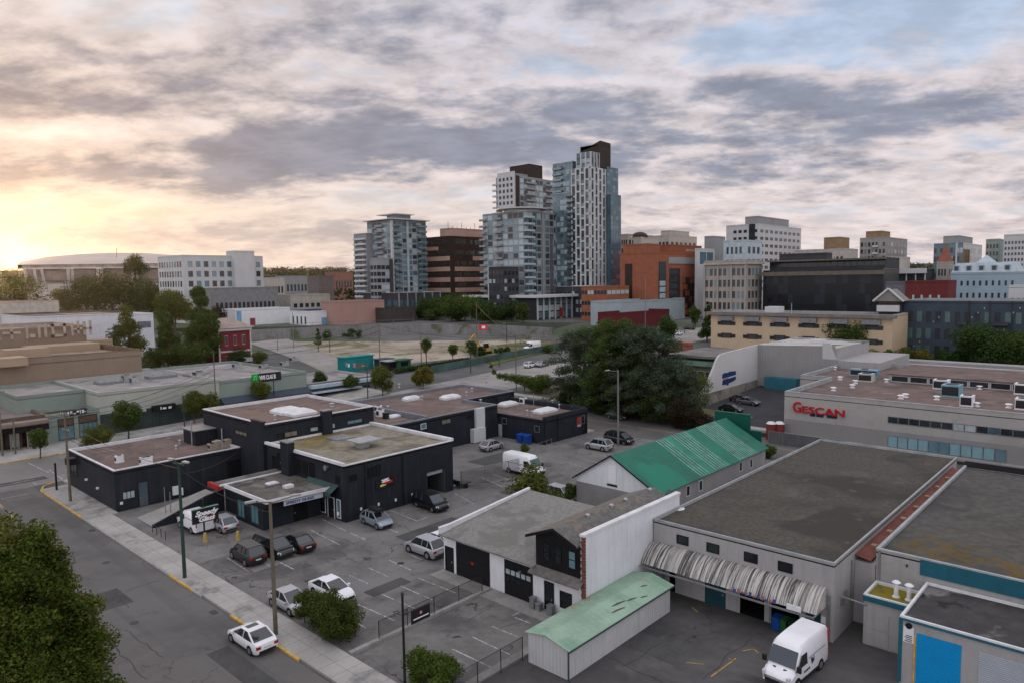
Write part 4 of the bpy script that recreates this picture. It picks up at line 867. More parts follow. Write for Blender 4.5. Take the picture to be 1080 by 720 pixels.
mb = MB(); mb.box(92.45, 41.4, 7.3, 92.85, 46.6, 7.4); mb.box(92.45, 39.8, 5.2, 92.85, 41.38, 5.3); mb.build('cap', mat('green_cap', (.02, .12, .08), .5), b)
# ================================================================== FARTHER BUILDINGS
C_ = lambda n, c, r=.8, **k: mat(n, c, r, **k)
TG1 = mat('tower_glass', (.12, .175, .20), .15, .45, .3, spec=.7, metal=.15); TG2 = mat('tower_glass_dark', (.022, .028, .033), .12, .5, .3, spec=.45)
TG3 = mat('tower_glass_blue', (.06, .115, .15), .15, .4, .25, spec=.8, metal=.2); TG4 = mat('tower_glass_pale', (.30, .37, .39), .3, .3, .25, spec=.6)
TW = mat('tower_white', (.50, .50, .50), .7, .06, .2); TGR = mat('tower_grey', (.26, .265, .27), .7, .1, .2); TDK = mat('tower_dark', (.045, .045, .05), .6, .2, .3)
TBR = mat('tower_brown', (.035, .022, .018), .5, .2, .4); BEIGE = mat('beige_stone', (.33, .295, .26), .8, .1, .3); PINKB = mat('pink_band', (.40, .27, .22), .8, .1, .3)
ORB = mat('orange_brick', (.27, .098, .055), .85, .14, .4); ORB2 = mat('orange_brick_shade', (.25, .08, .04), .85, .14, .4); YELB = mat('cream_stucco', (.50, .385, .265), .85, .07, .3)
DBLU = mat('slate_panel', (.045, .060, .080), .6, .15, .3); RFG = mat('far_roof', (.16, .155, .15), .95, .3, .2); RFL = mat('far_roof_pale', (.32, .315, .31), .95, .2, .2)
TAN = mat('tan_wall', (.24, .185, .14), .85, .08, .15, stain=((.17, .13, .10), .3)); TAN2 = mat('tan_wall_light', (.33, .25, .18), .85, .08, .2)
SAGE = mat('sage_wall', (.22, .265, .235), .85, .08, .2); SAGE2 = mat('sage_pale', (.36, .37, .33), .85, .08, .2); SHOPD = mat('shop_dark_green', (.035, .05, .05), .6, .15, .4)
LBLU = mat('light_blue_wall', (.28, .36, .42), .7, .08, .2); WIND = {}
def rotdir(deg): a = math.radians(deg); return Vector((math.cos(a), math.sin(a), 0)), Vector((-math.sin(a), math.cos(a), 0))
class Bd:
    """box building whose near corner stands at photo column xC; left face runs to xL, right face to xR"""
    def __init__(s, name, label, cat, xL, xC, xR, yt, D, wall, roof, rot=0, z0=None, LL=None, LR=None, root=None, coping=None, par=.6, group=None, base=None):
        u, v = rotdir(rot); P = at_dist(xC, yt, D); s.top = P.z; g = terr(P.x, P.y) if z0 is None else z0
        P.z = g; s.P = P.copy(); s.u, s.v = u, v; s.z0 = g; s.H = s.top-g
        Pt = Vector((P.x, P.y, s.top))
        s.LL = LL if LL is not None else run_to(Pt, v, xL); s.LR = LR if LR is not None else run_to(Pt, u, xR)
        s.root = root or thing(name, label, cat, (P.x, P.y, g), math.radians(rot), group)
        s.fL = Face((P.x, P.y, 0), v, -u); s.fR = Face((P.x, P.y, 0), u, -v)
        s.poly = [tuple((s.P+d_).to_2d()) for d_ in (Vector((0, 0, 0)), u*s.LR, u*s.LR+v*s.LL, v*s.LL)]
        walls(s.root, s.poly, g-3 if root is None else g, s.top, wall)
        flat_roof(s.root, s.poly, s.top, roof, coping or wall, drop=par, t=.35)
        if s.root.name not in WIND: WIND[s.root.name] = (s.root, [])
        s.w = WIND[s.root.name][1]
    def grid(s, side, nx, nz, m, wf=.6, hf=.55, a0=0., a1=1., z0=0., z1=1., fr=None, out=.05, name='window', rnd=None):
        """a regular grid of windows on one face; a, z are fractions of the face"""
        f, L = (s.fL, s.LL) if side == 'L' else (s.fR, s.LR)
        for i in range(nx):
            for k in range(nz):
                if rnd and RNG.random() < rnd: continue
                ca = (a0+(a1-a0)*(i+.5)/nx)*L; cz = s.z0+s.H*(z0+(z1-z0)*(k+.5)/nz); w = wf*(a1-a0)*L/nx; h = hf*(z1-z0)*s.H/nz
                mm = m[int(RNG.integers(len(m)))] if isinstance(m, list) else m
                s.w.append((name, f, ca-w/2, ca+w/2, cz-h/2, cz+h/2, mm, fr, out))
    def slabs(s, side, n, a0, a1, z0, z1, m, h=.9, out=1.3, name='balcony'):
        f, L = (s.fL, s.LL) if side == 'L' else (s.fR, s.LR)
        for k in range(n):
            z = s.z0+s.H*(z0+(z1-z0)*(k+.08)/n); s.w.append((name, f, a0*L, a1*L, z, z+h, m, 'slab', out))
    def strip(s, side, a0, a1, z0, z1, m, out=.25, name='pier'):
        f, L = (s.fL, s.LL) if side == 'L' else (s.fR, s.LR)
        mb = MB(); fbox(mb, f, a0*L, a1*L, s.z0+s.H*z0, s.z0+s.H*z1, -.05, out); return mb.build(name, m, s.root)
    def add(s, xL, xC, xR, yt, dD, wall, roof, z0=None, **k):
        """another volume of the same building"""
        D = math.hypot(s.P.x, s.P.y)+dD; return Bd('', '', '', xL, xC, xR, yt, D, wall, roof, rot=k.pop('rot', math.degrees(math.atan2(s.u.y, s.u.x))), z0=s.z0 if z0 is None else z0, root=s.root, **k)
_unit = {}
def unit_pane(m, fr, nm):
    key = (m.name, fr.name if fr and fr != 'slab' else fr)
    if key in _unit: return _unit[key]
    mb = MB()
    if fr == 'slab':
        mb.box(0, -1, 0, 1, 0, .14); mb.box(0, -1, .14, 1, -.96, 1); mb.box(0, -.96, .14, .012, 0, 1); mb.box(.988, -.96, .14, 1, 0, 1)
    else:
        mb.box(0, -1, 0, 1, 1, 1, 0)
        if fr: mb.box(-.04, -1.6, -.05, 0, 1, 1.05, 1); mb.box(1, -1.6, -.05, 1.04, 1, 1.05, 1); mb.box(0, -1.6, 1, 1, 1, 1.05, 1); mb.box(0, -1.6, -.05, 1, 1, 0, 1); mb.box(.485, -1.5, 0, .515, 0, 1, 1)
    me = bpy.data.meshes.new(nm); me.from_pydata([tuple(v) for v in mb.v], [], mb.f)
    me.materials.append(m)
    if fr and fr != 'slab': me.materials.append(fr); me.polygons.foreach_set('material_index', mb.m)
    _unit[key] = me; return me
def finish_windows():
    for root, lst in WIND.values():
        inv = wm(root).inverted()
        for nm in sorted({x[0] for x in lst}):
            L = [x for x in lst if x[0] == nm]; L.sort(key=lambda x: -(x[3]-x[2])*(x[5]-x[4]))
            rest = L[100:] if len(L) > 100 else []
            for (n_, f, a0, a1, z0, z1, m, fr, out) in L[:100]:
                o = bpy.data.objects.new(n_, unit_pane(m, fr, n_)); COL.objects.link(o); o.parent = root
                p = f.pt(a0, z0); u = f.u*(a1-a0); n = -f.n*out; z = f.z*(z1-z0)
                # keep the panes upright and right-handed
                M4 = Matrix(((u.x, n.x, z.x, p.x), (u.y, n.y, z.y, p.y), (u.z, n.z, z.z, p.z), (0, 0, 0, 1)))
                o.matrix_parent_inverse = Matrix.Identity(4); loc, rot, sc = (inv @ M4).decompose(); o.location = loc
                o.rotation_mode = 'XYZ'
                R3 = (inv @ M4).to_3x3(); cx, cy, cz = R3.col[0].normalized(), R3.col[1].normalized(), R3.col[2].normalized()
                det = Matrix((cx, cy, cz)).transposed().determinant()
                if det < 0: cx = -cx
                o.rotation_euler = Matrix((cx, cy, cz)).transposed().to_euler(); sx = R3.col[0].length*(-1 if det < 0 else 1)
                o.scale = (sx, R3.col[1].length, R3.col[2].length); WM[o.name] = wm(root)
            if rest:
                mats = []; mb = MB()
                for (n_, f, a0, a1, z0, z1, m, fr, out) in rest:
                    if m not in mats: mats.append(m)
                    k = mats.index(m)
                    if fr == 'slab': fbox(mb, f, a0, a1, z0, z0+.14, 0, out, k); fbox(mb, f, a0, a1, z0+.14, z1, out-.05, out, k)
                    else: fbox(mb, f, a0, a1, z0, z1, -out, out, k)
                o = mb.build(nm, mats, root); o['kind'] = 'stuff'
TM = [TG1, TG1, TG3, TG4, TG2]
# --- downtown towers
t = Bd('apartment_tower', 'left apartment tower, broad glass block with stacked balconies and thin projecting roof', 'tower', 387, 413, 449, 232, 335, TGR, RFG, coping=TW)
for sd_, n in (('L', 5), ('R', 7)):
    t.grid(sd_, n, 17, [TG1, TG4, TG3, TG1, TG2], .84, .72, .0, 1, .04, .99)
t.slabs('L', 17, .32, .62, .04, .99, TGR); t.slabs('R', 17, .02, .22, .04, .99, TG1); t.slabs('R', 17, .72, .98, .04, .99, TG1)
t.strip('R', .40, .46, 0, 1, TG4, .5); t.strip('L', .0, .05, 0, 1.0, TW, .3); t.strip('R', .0, .03, 0, 1.0, TW, .3)
k = t.add(373, 386, 392, 246, 10, TGR, RFG, LR=8); k.grid('L', 3, 15, [TG1, TG2], .8, .6, 0, 1, .05, .98); k.slabs('L', 15, 0, .9, .05, .98, TW)
k = t.add(408, 417, 433, 226.5, 8, TGR, RFG); mb = MB()
k2 = t.add(390, 397, 411, 272, -9, TGR, RFG, LR=9); k2.grid('L', 2, 8, TG2, .8, .6, 0, 1, .04, .9); k2.grid('R', 3, 8, [TG2, TG2, TG4], .85, .6, 0, .8, .04, .9); k2.strip('R', .78, 1, 0, .98, TDK, .2)
mb = MB(); f_ = t
mb.prism([tuple((Vector((*p, 0))+(-t.u-t.v)*1.6*(1 if i == 0 else 0)+(t.u*1.5-t.v*1.5)*(1 if i == 1 else 0)+(t.u+t.v)*(1.5 if i == 2 else 0)+(-t.u*1.5+t.v*1.5)*(1 if i == 3 else 0)).to_2d()) for i, p in enumerate(t.poly)], t.top+.3, t.top+.7); mb.build('roof_canopy', TW, t.root)
mb = MB(); mb.prism([tuple(p) for p in (k.P.to_2d()-Vector((2, 2)), k.P.to_2d()+Vector((10, -2)), k.P.to_2d()+Vector((10, 12)), k.P.to_2d()+Vector((-2, 12)))], k.top+.1, k.top+.5); mb.build('roof_canopy', TW, t.root)
t = Bd('apartment_podium', 'low colonnaded podium with white canopy at the foot of the left apartment tower', 'building', 378, 420, 466, 309, 318, TDK, RFL, coping=TW, LL=26)
t.grid('L', 6, 1, TG3, .7, .8, 0, 1, .05, .8); t.grid('R', 8, 1, TG3, .7, .8, 0, 1, .05, .8)
for i in range(6): t.strip('R', i/5.3, i/5.3+.012, 0, 1, TGR, .5)
# banded office
t = Bd('office_block', 'dark office block with pale pink horizontal bands and beige penthouse', 'office', 448, 474, 512, 249, 345, TBR, RFG, coping=TBR)
for i, k in enumerate(range(7)):
    z = .03+k*.133
    if k < 6: t.strip('L', .0, 1, z, z+.055, PINKB, .35, 'band'); 
    if k < 5: t.strip('R', .12, 1, z, z+.055, PINKB, .35, 'band')
t.strip('R', .62, 1, .70, .755, PINKB, .35, 'band'); t.strip('L', .45, 1, .83, .875, PINKB, .35, 'band')
t.grid('L', 12, 7, [TG2, TBR, TG2], .9, .42, 0, 1, .06, 1.0); t.grid('R', 14, 7, [TG2, TBR, TG2], .9, .42, .12, 1, .06, 1.0)
t.add(464, 476, 511, 240.5, 2, PINKB, RFG)
mb = MB()
for i in range(14): p = t.P+t.u*(2+i*3)+t.v*3; mb.tube((p.x, p.y, t.top+3), (p.x, p.y, t.top+(5.2 if i % 3 else 7)), .12, None, 5)
o_ = mb.build('roof_aerials', TDK, t.root); o_['kind'] = 'stuff'
# front glass condominium
t = Bd('condominium_tower', 'front glass condominium tower with curved white roof canopy above a long podium', 'tower', 509, 552, 592, 222, 318, TGR, RFG, coping=TW)
t.grid('L', 8, 15, [TG1, TG4, TG4, TG2], .86, .74, 0, 1, .05, .99); t.grid('R', 9, 15, [TG3, TG1, TG3, TG2, TG4], .84, .76, 0, 1, .05, .99)
t.slabs('L', 15, .50, .66, .05, .99, TGR); t.slabs('R', 15, .0, .24, .05, .99, TG4); t.slabs('L', 15, .9, 1.05, .05, .99, TGR); t.strip('R', .46, .52, 0, 1, TGR, .5); t.strip('R', .68, .74, 0, .78, mat('mauve_panel', (.12, .10, .12), .6), .4); t.strip('R', .96, 1, 0, .98, TW, .5)
mb = MB(); ctr = t.P+t.u*9+t.v*9
mb.prism([(ctr.x+math.cos(a_/24*2*math.pi)*12, ctr.y+math.sin(a_/24*2*math.pi)*12) for a_ in range(24)], t.top+1.2, t.top+1.7); mb.prism([(ctr.x+math.cos(a_/16*2*math.pi)*9, ctr.y+math.sin(a_/16*2*math.pi)*9) for a_ in range(16)], t.top-.4, t.top+1.2); mb.build('roof_canopy', TW, t.root)
k = t.add(515, 531, 547, 281, -14, TDK, RFG, coping=TW); k.grid('L', 4, 6, [TG2, TG4, TG2], .6, .5, 0, 1, .05, .95); k.grid('R', 4, 6, [TG2, TG2, TG4], .6, .5, 0, 1, .05, .95); k.strip('L', .97, 1.0, 0, 1, TW, .4)
# podium under it
t = Bd('retail_podium', 'long podium with white canopy, columns and glass corner at the foot of the condominium', 'building', 497, 566, 608, 314, 300, TDK, RFL, coping=TW)
mb = MB(); p0 = t.P-t.u*3-t.v*3; mb.prism([tuple(x.to_2d()) for x in (p0, t.P+t.u*(t.LR+3)-t.v*3, t.P+t.u*(t.LR+3)+t.v*6, t.P+t.u*2+t.v*6, t.P+t.u*2+t.v*(t.LL+3), t.P-t.u*3+t.v*(t.LL+3))], t.top-.1, t.top+1.0); mb.build('canopy', TW, t.root)
t.grid('L', 7, 2, [TG3, TG2, TG3], .75, .8, .25, 1, .05, .95); t.grid('R', 7, 3, [TG1, TG4, TG3], .82, .8, .0, 1, .05, .98)
for i in range(8): t.strip('R', i/7, i/7+.025, 0, 1, TW, .4)
for i in (0, 2, 3, 5): t.strip('L', .3+i*.11, .33+i*.11, 0, 1, TW, 1.4)
t.strip('R', .55, .63, .06, .5, REDP, .5, 'red_sign')
# rear white balcony tower
t = Bd('apartment_tower', 'rear balcony tower topped by a black plant box, left of the tallest tower', 'tower', 523, 543, 584, 185, 372, TGR, RFG, coping=TW)
t.strip('L', .0, .9, 0, 1.03, TW, .5); t.grid('L', 4, 22, TG2, .55, .55, .05, .85, .05, 1.0, out=.55); t.slabs('L', 22, .88, 1.1, .05, .98, TW, out=1.6)
t.strip('R', .02, .1, 0, 1, TBR, .3); t.grid('R', 9, 22, [TG1, TG2, TG4], .84, .72, .12, 1, .05, .99); t.slabs('R', 22, .25, .5, .05, .99, TGR); t.slabs('R', 22, .75, .98, .05, .99, TGR)
t.add(550, 558, 572, 173, 10, TBR, TBR, LL=14)
t.add(537, 545, 566, 183, 4, TGR, RFG, LL=10)
# tallest tower
t = Bd('apartment_tower', 'tallest tower with white gridded front and black angular crown', 'tower', 603, 622, 646, 176, 322, TG2, RFG, coping=TW)
for side, n in (('L', 4), ('R', 6)):
    for i in range(n+1): t.strip(side, max(0, i/n-.035), min(1, i/n+.035), .20, 1, TW, .5, 'white_fin')
    for i in range(2, 12): 
        a_ = (i % 2)*.0
        for j in range(n):
            zz = .20+(i-1)*.076+(.0 if j % 2 else .03); t.strip(side, j/n, (j+1)/n, zz, zz+.011, TW, .42, 'white_rail')
    t.grid(side, n*1, 26, [TG2, TG2, TG3, TG2, TG1], .82, .8, 0, 1, .0, 1)
t.strip('L', 0, 1, .195, .21, TW, .8, 'white_rail'); t.strip('R', 0, 1, .195, .21, TW, .8, 'white_rail')
k = t.add(611, 623, 632, 160, 1.5, TG2, RFG, LL=8, coping=TW); k.grid('L', 3, 30, [TG3, TG4], .8, .8); k.grid('R', 3, 30, [TG3, TG2], .8, .8)
for i in range(4): k.strip('L', max(0, i/3-.04), min(1, i/3+.04), .85, 1, TW, .3, 'white_fin'); k.strip('R', max(0, i/3-.04), min(1, i/3+.04), .85, 1, TW, .3, 'white_fin')
k = t.add(612, 633, 644, 152, 9, TBR, TBR)
P_ = k.P
mb = MB(); q0 = Vector((*k.poly[0], 0)); mb.add([(*k.poly[0], k.top), (*k.poly[1], k.top), (*k.poly[2], k.top), (*k.poly[3], k.top), (*k.poly[0], k.top+1.5), (*k.poly[1], k.top+1.2), (*k.poly[2], k.top-1), (*k.poly[3], k.top-2)], [(4, 5, 6, 7), (0, 1, 5, 4), (1, 2, 6, 5), (3, 0, 4, 7)]); mb.build('crown', TBR, t.root)
k = t.add(583, 604, 610, 170, 14, TG1, RFG, coping=TW); k.grid('L', 6, 24, [TG1, TG4, TG3], .86, .72, 0, 1, .1, .99); k.slabs('L', 24, .5, .95, .1, .99, TG1)
k = t.add(583, 606, 612, 202, 6, TG1, RFG, coping=TW); k.grid('L', 6, 20, [TG1, TG4, TG3], .86, .72, 0, 1, .1, .99); k.slabs('L', 20, .0, .3, .1, .99, TDK)
k = t.add(640, 644, 655, 205, 7, TG3, RFG); k.grid('R', 4, 24, [TG3, TG1, TG3], .92, .8, 0, 1, .02, .99)
k = t.add(636, 640, 652, 176, 9, TG3, RFG); k.grid('R', 4, 26, [TG3, TG1], .92, .8, 0, 1, .3, .99)
t = Bd('podium_block', 'dark podium block with small lit windows under the white gridded tower', 'building', 586, 628, 662, 302, 312, TDK, RFL, coping=TW)
t.grid('L', 10, 3, [TG2, TG4, TG2], .6, .5, 0, 1, .1, .9); t.grid('R', 8, 3, [TG2, TG4, TG2], .6, .5, 0, 1, .1, .9)
# --- orange brick offices
t = Bd('brick_office', 'big orange brick office building with tall dark glass slots', 'office', 654, 693, 747, 266, 300, ORB, RFG)
k = t.add(657, 682, 696, 257, 3, ORB, RFG)
t.strip('L', .66, .86, .25, .84, TBR, .1, 'glass_slot'); t.strip('R', .03, .16, .12, .86, TG2, .1, 'glass_slot'); t.grid('R', 1, 8, [TG4, TG2], .8, .8, .03, .16, .12, .86, out=.16)
t.strip('R', .22, .42, .12, .76, TBR, .1, 'glass_slot'); t.strip('R', .48, .70, .12, .62, TBR, .1, 'glass_slot'); t.strip('R', .74, 1, .0, .62, TBR, .1, 'glass_slot')
t.grid('R', 5, 6, TG2, .9, .8, .22, .42, .12, .76, out=.14); t.grid('R', 5, 5, [TG2, TBR, ORB2], .9, .8, .48, .70, .12, .62, out=.14); t.grid('R', 6, 6, TG2, .9, .8, .74, 1, .0, .62, out=.14)
t.strip('R', .20, .98, .83, .93, TGR, .3, 'pale_band'); t.strip('R', .0, .8, .03, .12, ORB2, 1.5, 'brick_band')
k = t.add(702, 706, 740, 258, 24, ORB2, RFG, LL=12); k.grid('R', 8, 1, TG4, .4, .3, .5, 1, .88, .98)
t = Bd('brick_office', 'low orange brick wing with rows of strip windows', 'office', 613, 640, 668, 302, 288, ORB, RFG, LR=16)
t.grid('L', 8, 3, [TG2, TG4, TG2], .85, .35, 0, 1, .05, .98); t.grid('R', 5, 3, [TG2, TG4], .85, .35, 0, 1, .05, .98)
t = Bd('shop_building', 'low building with pale blue metal upper wall below the orange offices', 'building', 640, 655, 722, 318, 268, mat('pale_blue_metal', (.30, .36, .38), .6, .08, .4, corr=(0, .6, .03)), RFG, LL=14)
t = Bd('shop_building', 'low dark red windowless building in front of the pale blue wall', 'building', 650, 655, 706, 330, 252, mat('dark_red_wall', (.105, .018, .022), .8, .12, .4), mat('red_roof', (.13, .04, .04), .9, .2, .4), LL=10)
# --- right-hand downtown
def simple(label, cat, xL, xC, xR, yt, D, wall, roof=RFG, name='office_block', gl=None, gr=None, rot=0, wm_=TG2, wf=.6, hf=.55, fr=None, **k):
    t = Bd(name, label, cat, xL, xC, xR, yt, D, wall, roof, rot=rot, **k)
    if gl: t.grid('L', gl[0], gl[1], wm_, wf, hf, *(gl[2:] or (.02, .98, .05, .95)), fr=fr)
    if gr: t.grid('R', gr[0], gr[1], wm_, wf, hf, *(gr[2:] or (.02, .98, .05, .95)), fr=fr)
    return t
simple('tall beige apartment slab behind the orange offices, next to the tallest tower', 'building', 655, 662, 690, 247, 400, BEIGE, gl=(3, 8), gr=(8, 8))
t = simple('cream stepped building behind the orange offices', 'building', 690, 706, 735, 248, 400, mat('cream_wall', (.42, .39, .35), .8), gl=(4, 5), gr=(6, 5)); t.add(697, 707, 727, 243, 6, mat('cream_wall', ()), RFG)
t = simple('pale block with a dark dome behind the orange offices', 'building', 668, 676, 695, 250, 380, mat('cream_wall', ()), gl=(2, 4), gr=(3, 4))
bm_ = MB(); c_ = t.P+t.u*5+t.v*4; pr = [(4.5*math.cos(a_*math.pi/12), 3.0*math.sin(a_*math.pi/12)) for a_ in range(0, 7)]
for i in range(16):
    for (r_, h_) in pr: bm_.v.append((c_.x+r_*math.cos(i*math.pi/8), c_.y+r_*math.sin(i*math.pi/8), t.top+h_))
for i in range(16):
    for j in range(6): a_, b_ = i*7+j, ((i+1) % 16)*7+j; bm_.f.append((a_, b_, b_+1, a_+1)); bm_.m.append(0)
bm_.build('dome', TBR, t.root)
t = simple('beige stone office with four rows of paired windows', 'office', 743, 788, 804, 274, 292, BEIGE, gl=(9, 4, .03, .99, .16, .90), gr=(4, 4, .03, .97, .16, .9), wm_=[TG2, TG2, TG1], wf=.62, hf=.62, fr=BEIGE)
for i in range(4): t.strip('L', .03+i*.32-.02, .03+i*.32+.02, 0, .92, BEIGE, .5)
t.strip('L', 0, 1, .93, .97, mat('cornice', (.38, .36, .33), .8), .9, 'cornice'); t.strip('R', 0, 1, .93, .97, mat('cornice', ()), .9, 'cornice'); t.strip('L', .05, .5, .01, .13, TG2, .55, 'shop_window')
t = simple('tall white office tower with square windows and grey rooftop plant', 'office', 766, 800, 845, 236, 385, TW, gl=(5, 8, .0, .8, .3, .96), gr=(9, 9, .02, .98, .2, .96), wm_=TG2, wf=.62, hf=.42)
t.strip('L', .1, .28, .3, 1, TG2, .3, 'glass_slot'); t.add(786, 800, 832, 228, 10, TGR, RFG)
simple('plain grey windowless block left of the white office tower', 'building', 743, 752, 765, 249, 345, TGR)
simple('white-blue stepped building below the white office tower', 'building', 763, 786, 804, 253, 325, mat('pale_blue_render', (.42, .48, .52), .7), gl=(4, 3, .1, .9, .45, .95), gr=(3, 4, .1, .9, .3, .95), wf=.5)
simple('small green-glass fronted box beside the orange offices', 'building', 733, 736, 754, 262, 318, TW, gr=(2, 1, .1, .9, .75, .97), wm_=TG3, wf=.9, hf=.8)
t = Bd('glass_office', 'black glass office building with layered dark roof canopy', 'office', 805, 932, 950, 283, 285, mat('black_glass', (.010, .012, .015), .2, .5, .15, spec=.3), RFG, LR=20)
t.grid('L', 22, 5, [mat('black_glass_pane', (.006, .008, .011), .15, .9, .25, spec=.3), mat('black_glass_pane', ()), mat('black_glass_pane', ()), mat('black_glass2', (.010, .014, .02), .15, .9, .25, spec=.35)], .97, .94, 0, 1, .03, .92)
t.strip('L', -.01, 1.01, .9, .97, mat('dark_bronze', (.13, .11, .09), .6), 2.0, 'canopy')
k = t.add(812, 934, 948, 271.5, 6, TDK, RFG, LR=18); k.grid('L', 18, 1, TG2, .9, .5, 0, 1, .86, .98); k.strip('L', -.01, 1.01, .975, 1.0, mat('dark_bronze', ()), 2.5, 'canopy')
k = t.add(822, 872, 876, 266.5, 12, TDK, RFG, LR=6)
t = simple('hotel tower with beige rooftop box and columns of dark windows', 'tower', 907, 935, 957, 250, 430, mat('hotel_wall', (.30, .28, .26), .8), gl=(7, 6, .02, .98, .35, .95), gr=(6, 6, .02, .98, .35, .95), wm_=[TG2, TG2, TG1], wf=.62, hf=.6)
t.add(922, 930, 939, 243.5, 8, mat('brown_box', (.26, .17, .10), .8), RFG, LL=8); t.slabs('L', 6, .3, .5, .35, .95, TW)
simple('pale cream block with a brown rooftop tower right of the white office', 'building', 873, 890, 905, 262, 400, mat('cream_wall', ()), gl=(4, 2, 0, 1, .6, .9)).add(876, 886, 896, 250, 6, mat('brown_box', ()), RFG, LL=8)
t = simple('low pale building with small green copper dome on the skyline', 'building', 838, 866, 880, 263, 350, mat('cream_wall', ()), gl=(6, 1, 0, 1, .7, .95))
t = simple('green glass condominium block with stepped top and white fins', 'tower', 985, 1016, 1036, 256, 420, TG3, gl=(9, 5, .0, 1, .3, .95), gr=(5, 5, 0, 1, .3, .95), wm_=[mat('green_glass', (.05, .10, .09), .2, .3, .3, spec=.8), TG2, TG4], wf=.85, hf=.6)
t.strip('L', .18, .24, .3, 1, TW, .5); t.add(995, 1012, 1026, 248.5, 8, TGR, RFG); t.strip('R', .0, .3, .6, .9, mat('brown_box', ()), .4, 'brown_panel')
simple('pale green narrow block beside the white gridded office', 'building', 1040, 1054, 1062, 252, 420, mat('pale_green', (.26, .31, .28), .8), gl=(4, 6, .02, .98, .3, .95))
simple('white gridded office with many small square windows at the right edge', 'office', 1059, 1100, 1110, 246, 400, TW, gl=(11, 9, .01, .99, .25, .93), wm_=TG2, wf=.55, hf=.5, LR=20)
t = simple('pale blue mansard-roofed hotel with small dormer windows', 'building', 1003, 1074, 1086, 287, 300, LBLU, gl=(10, 3, .03, .97, .25, .92), wm_=TG2, wf=.35, hf=.4, LR=16)
mb = MB(); A_, B_, Cc, D_ = [Vector((*p, t.top+.1)) for p in t.poly]; up = Vector((0, 0, 3.4)); i_ = (t.u+t.v)*1.5
tp = [A_+i_+up, B_+(-t.u+t.v)*1.5+up, Cc-(t.u+t.v)*1.5+up, D_+(t.u-t.v)*1.5+up]; bs = [A_, B_, Cc, D_]
mb.add(bs+tp, [(0, 1, 5, 4), (1, 2, 6, 5), (2, 3, 7, 6), (3, 0, 4, 7), (4, 5, 6, 7)]); mb.build('mansard_roof', mat('mansard', (.40, .46, .50), .7), t.root)
for i in range(5): f_ = t.fL; mb = MB(); a_ = t.LL*(.12+i*.19); fbox(mb, f_, a_, a_+1.6, t.top+.7, t.top+2.6, -1.6, -.2); w_ = mb.build('dormer', LBLU, t.root); g = MB(); fbox(g, f_, a_+.2, a_+1.4, t.top+.9, t.top+2.3, -.2, -.15); g.build('pane', TG2, w_)
simple('white low building with blue-tinted windows at the right edge', 'building', 1064, 1098, 1105, 301, 240, TW, gl=(5, 2, .05, .95, .1, .9), LR=14)
t = simple('white-roofed building with dark glazed gallery behind the black glass office', 'building', 928, 976, 988, 284, 320, TDK, RFL, gl=(8, 2, .02, .98, .4, .92), wm_=TG2, wf=.86, hf=.8, LR=14)
for i in range(6): t.strip('L', i/5-.012, i/5+.012, 0, 1, TW, .3)
t.strip('L', -.03, 1.02, .92, 1.02, TW, 1.2, 'canopy'); t.add(930, 952, 960, 271, 8, mat('cream_wall', ()), RFL)
simple('dark red brick building with pale window trim below the white gallery', 'building', 955, 1000, 1008, 296, 262, mat('maroon_brick', (.13, .03, .03), .85, .15, .4), gl=(4, 1, .1, .9, .4, .85), wf=.25, wm_=TG4, LR=12)
simple('slate-grey low block between black glass office and dark red brick', 'building', 934, 955, 960, 297, 265, mat('slate_wall', (.12, .12, .13), .8), LR=10, gl=(4, 1, .1, .9, .5, .8), wm_=TG4, wf=.3)
t = simple('ornate stone clock turret with copper-red steep roof', 'building', 988, 1000, 1006, 276, 330, BEIGE, gl=(3, 1, .1, .9, .7, .92), gr=(2, 1, .1, .9, .7, .92))
mb = MB(); cc = sum((Vector((*p, 0)) for p in t.poly), Vector())/4; mb.add([(*p, t.top) for p in t.poly]+[(cc.x, cc.y, t.top+7)], [(0, 1, 4), (1, 2, 4), (2, 3, 4), (3, 0, 4)]); mb.build('steep_roof', mat('copper_red', (.20, .07, .05), .7, .2, .5), t.root)
mb = MB(); cc = at_dist(1040, 290, 330)
t = thing('church_spire', 'pale grey pyramid spire rising behind the mansard hotel', 'spire', (cc.x, cc.y, 9.6)); mb.box(cc.x-6, cc.y-6, 9.6, cc.x+6, cc.y+6, 27); mb.build('tower_wall', LBLU, t); zt = at_dist(1040, 269, 330).z
mb = MB(); mb.add([(cc.x-6.5, cc.y-6.5, 27), (cc.x+6.5, cc.y-6.5, 27), (cc.x+6.5, cc.y+6.5, 27), (cc.x-6.5, cc.y+6.5, 27), (cc.x, cc.y, zt)], [(0, 1, 4), (1, 2, 4), (2, 3, 4), (3, 0, 4)]); mb.build('spire', mat('mansard', ()), t)
# --- cream apartment block and slate block behind the long yard
t = Bd('apartment_block', 'cream stucco apartment block with recessed dark balconies and flat grey roof', 'building', 750, 942, 953, 332.5, 203, YELB, RFG, LR=14, coping=RFL, par=.4)
t.grid('L', 6, 2, TDK, .42, .40, .02, .98, .30, .90); t.grid('L', 12, 2, [TG2, TBR], .40, .28, .02, .98, .30, .88, out=.12)
for i in range(6):
    a_ = .02+.96*(i+.5)/6; t.strip('L', a_-.045, a_+.045, .80, .90, GALD, .8, 'balcony_awning')
t.strip('L', -.02, 1.02, .93, 1.0, mat('eave_grey', (.18, .165, .15), .8), 1.2, 'eave')
mb = MB(); mb.box(t.P.x+2, t.P.y+30, t.top, t.P.x+6, t.P.y+34, t.top+1.6); mb.build('roof_box', TW, t.root)
t2 = Bd('apartment_block', 'modern slate-panelled apartment block with square dark windows', 'building', 953, 1120, 1130, 318, 212, DBLU, RFL, LR=20, coping=TGR)
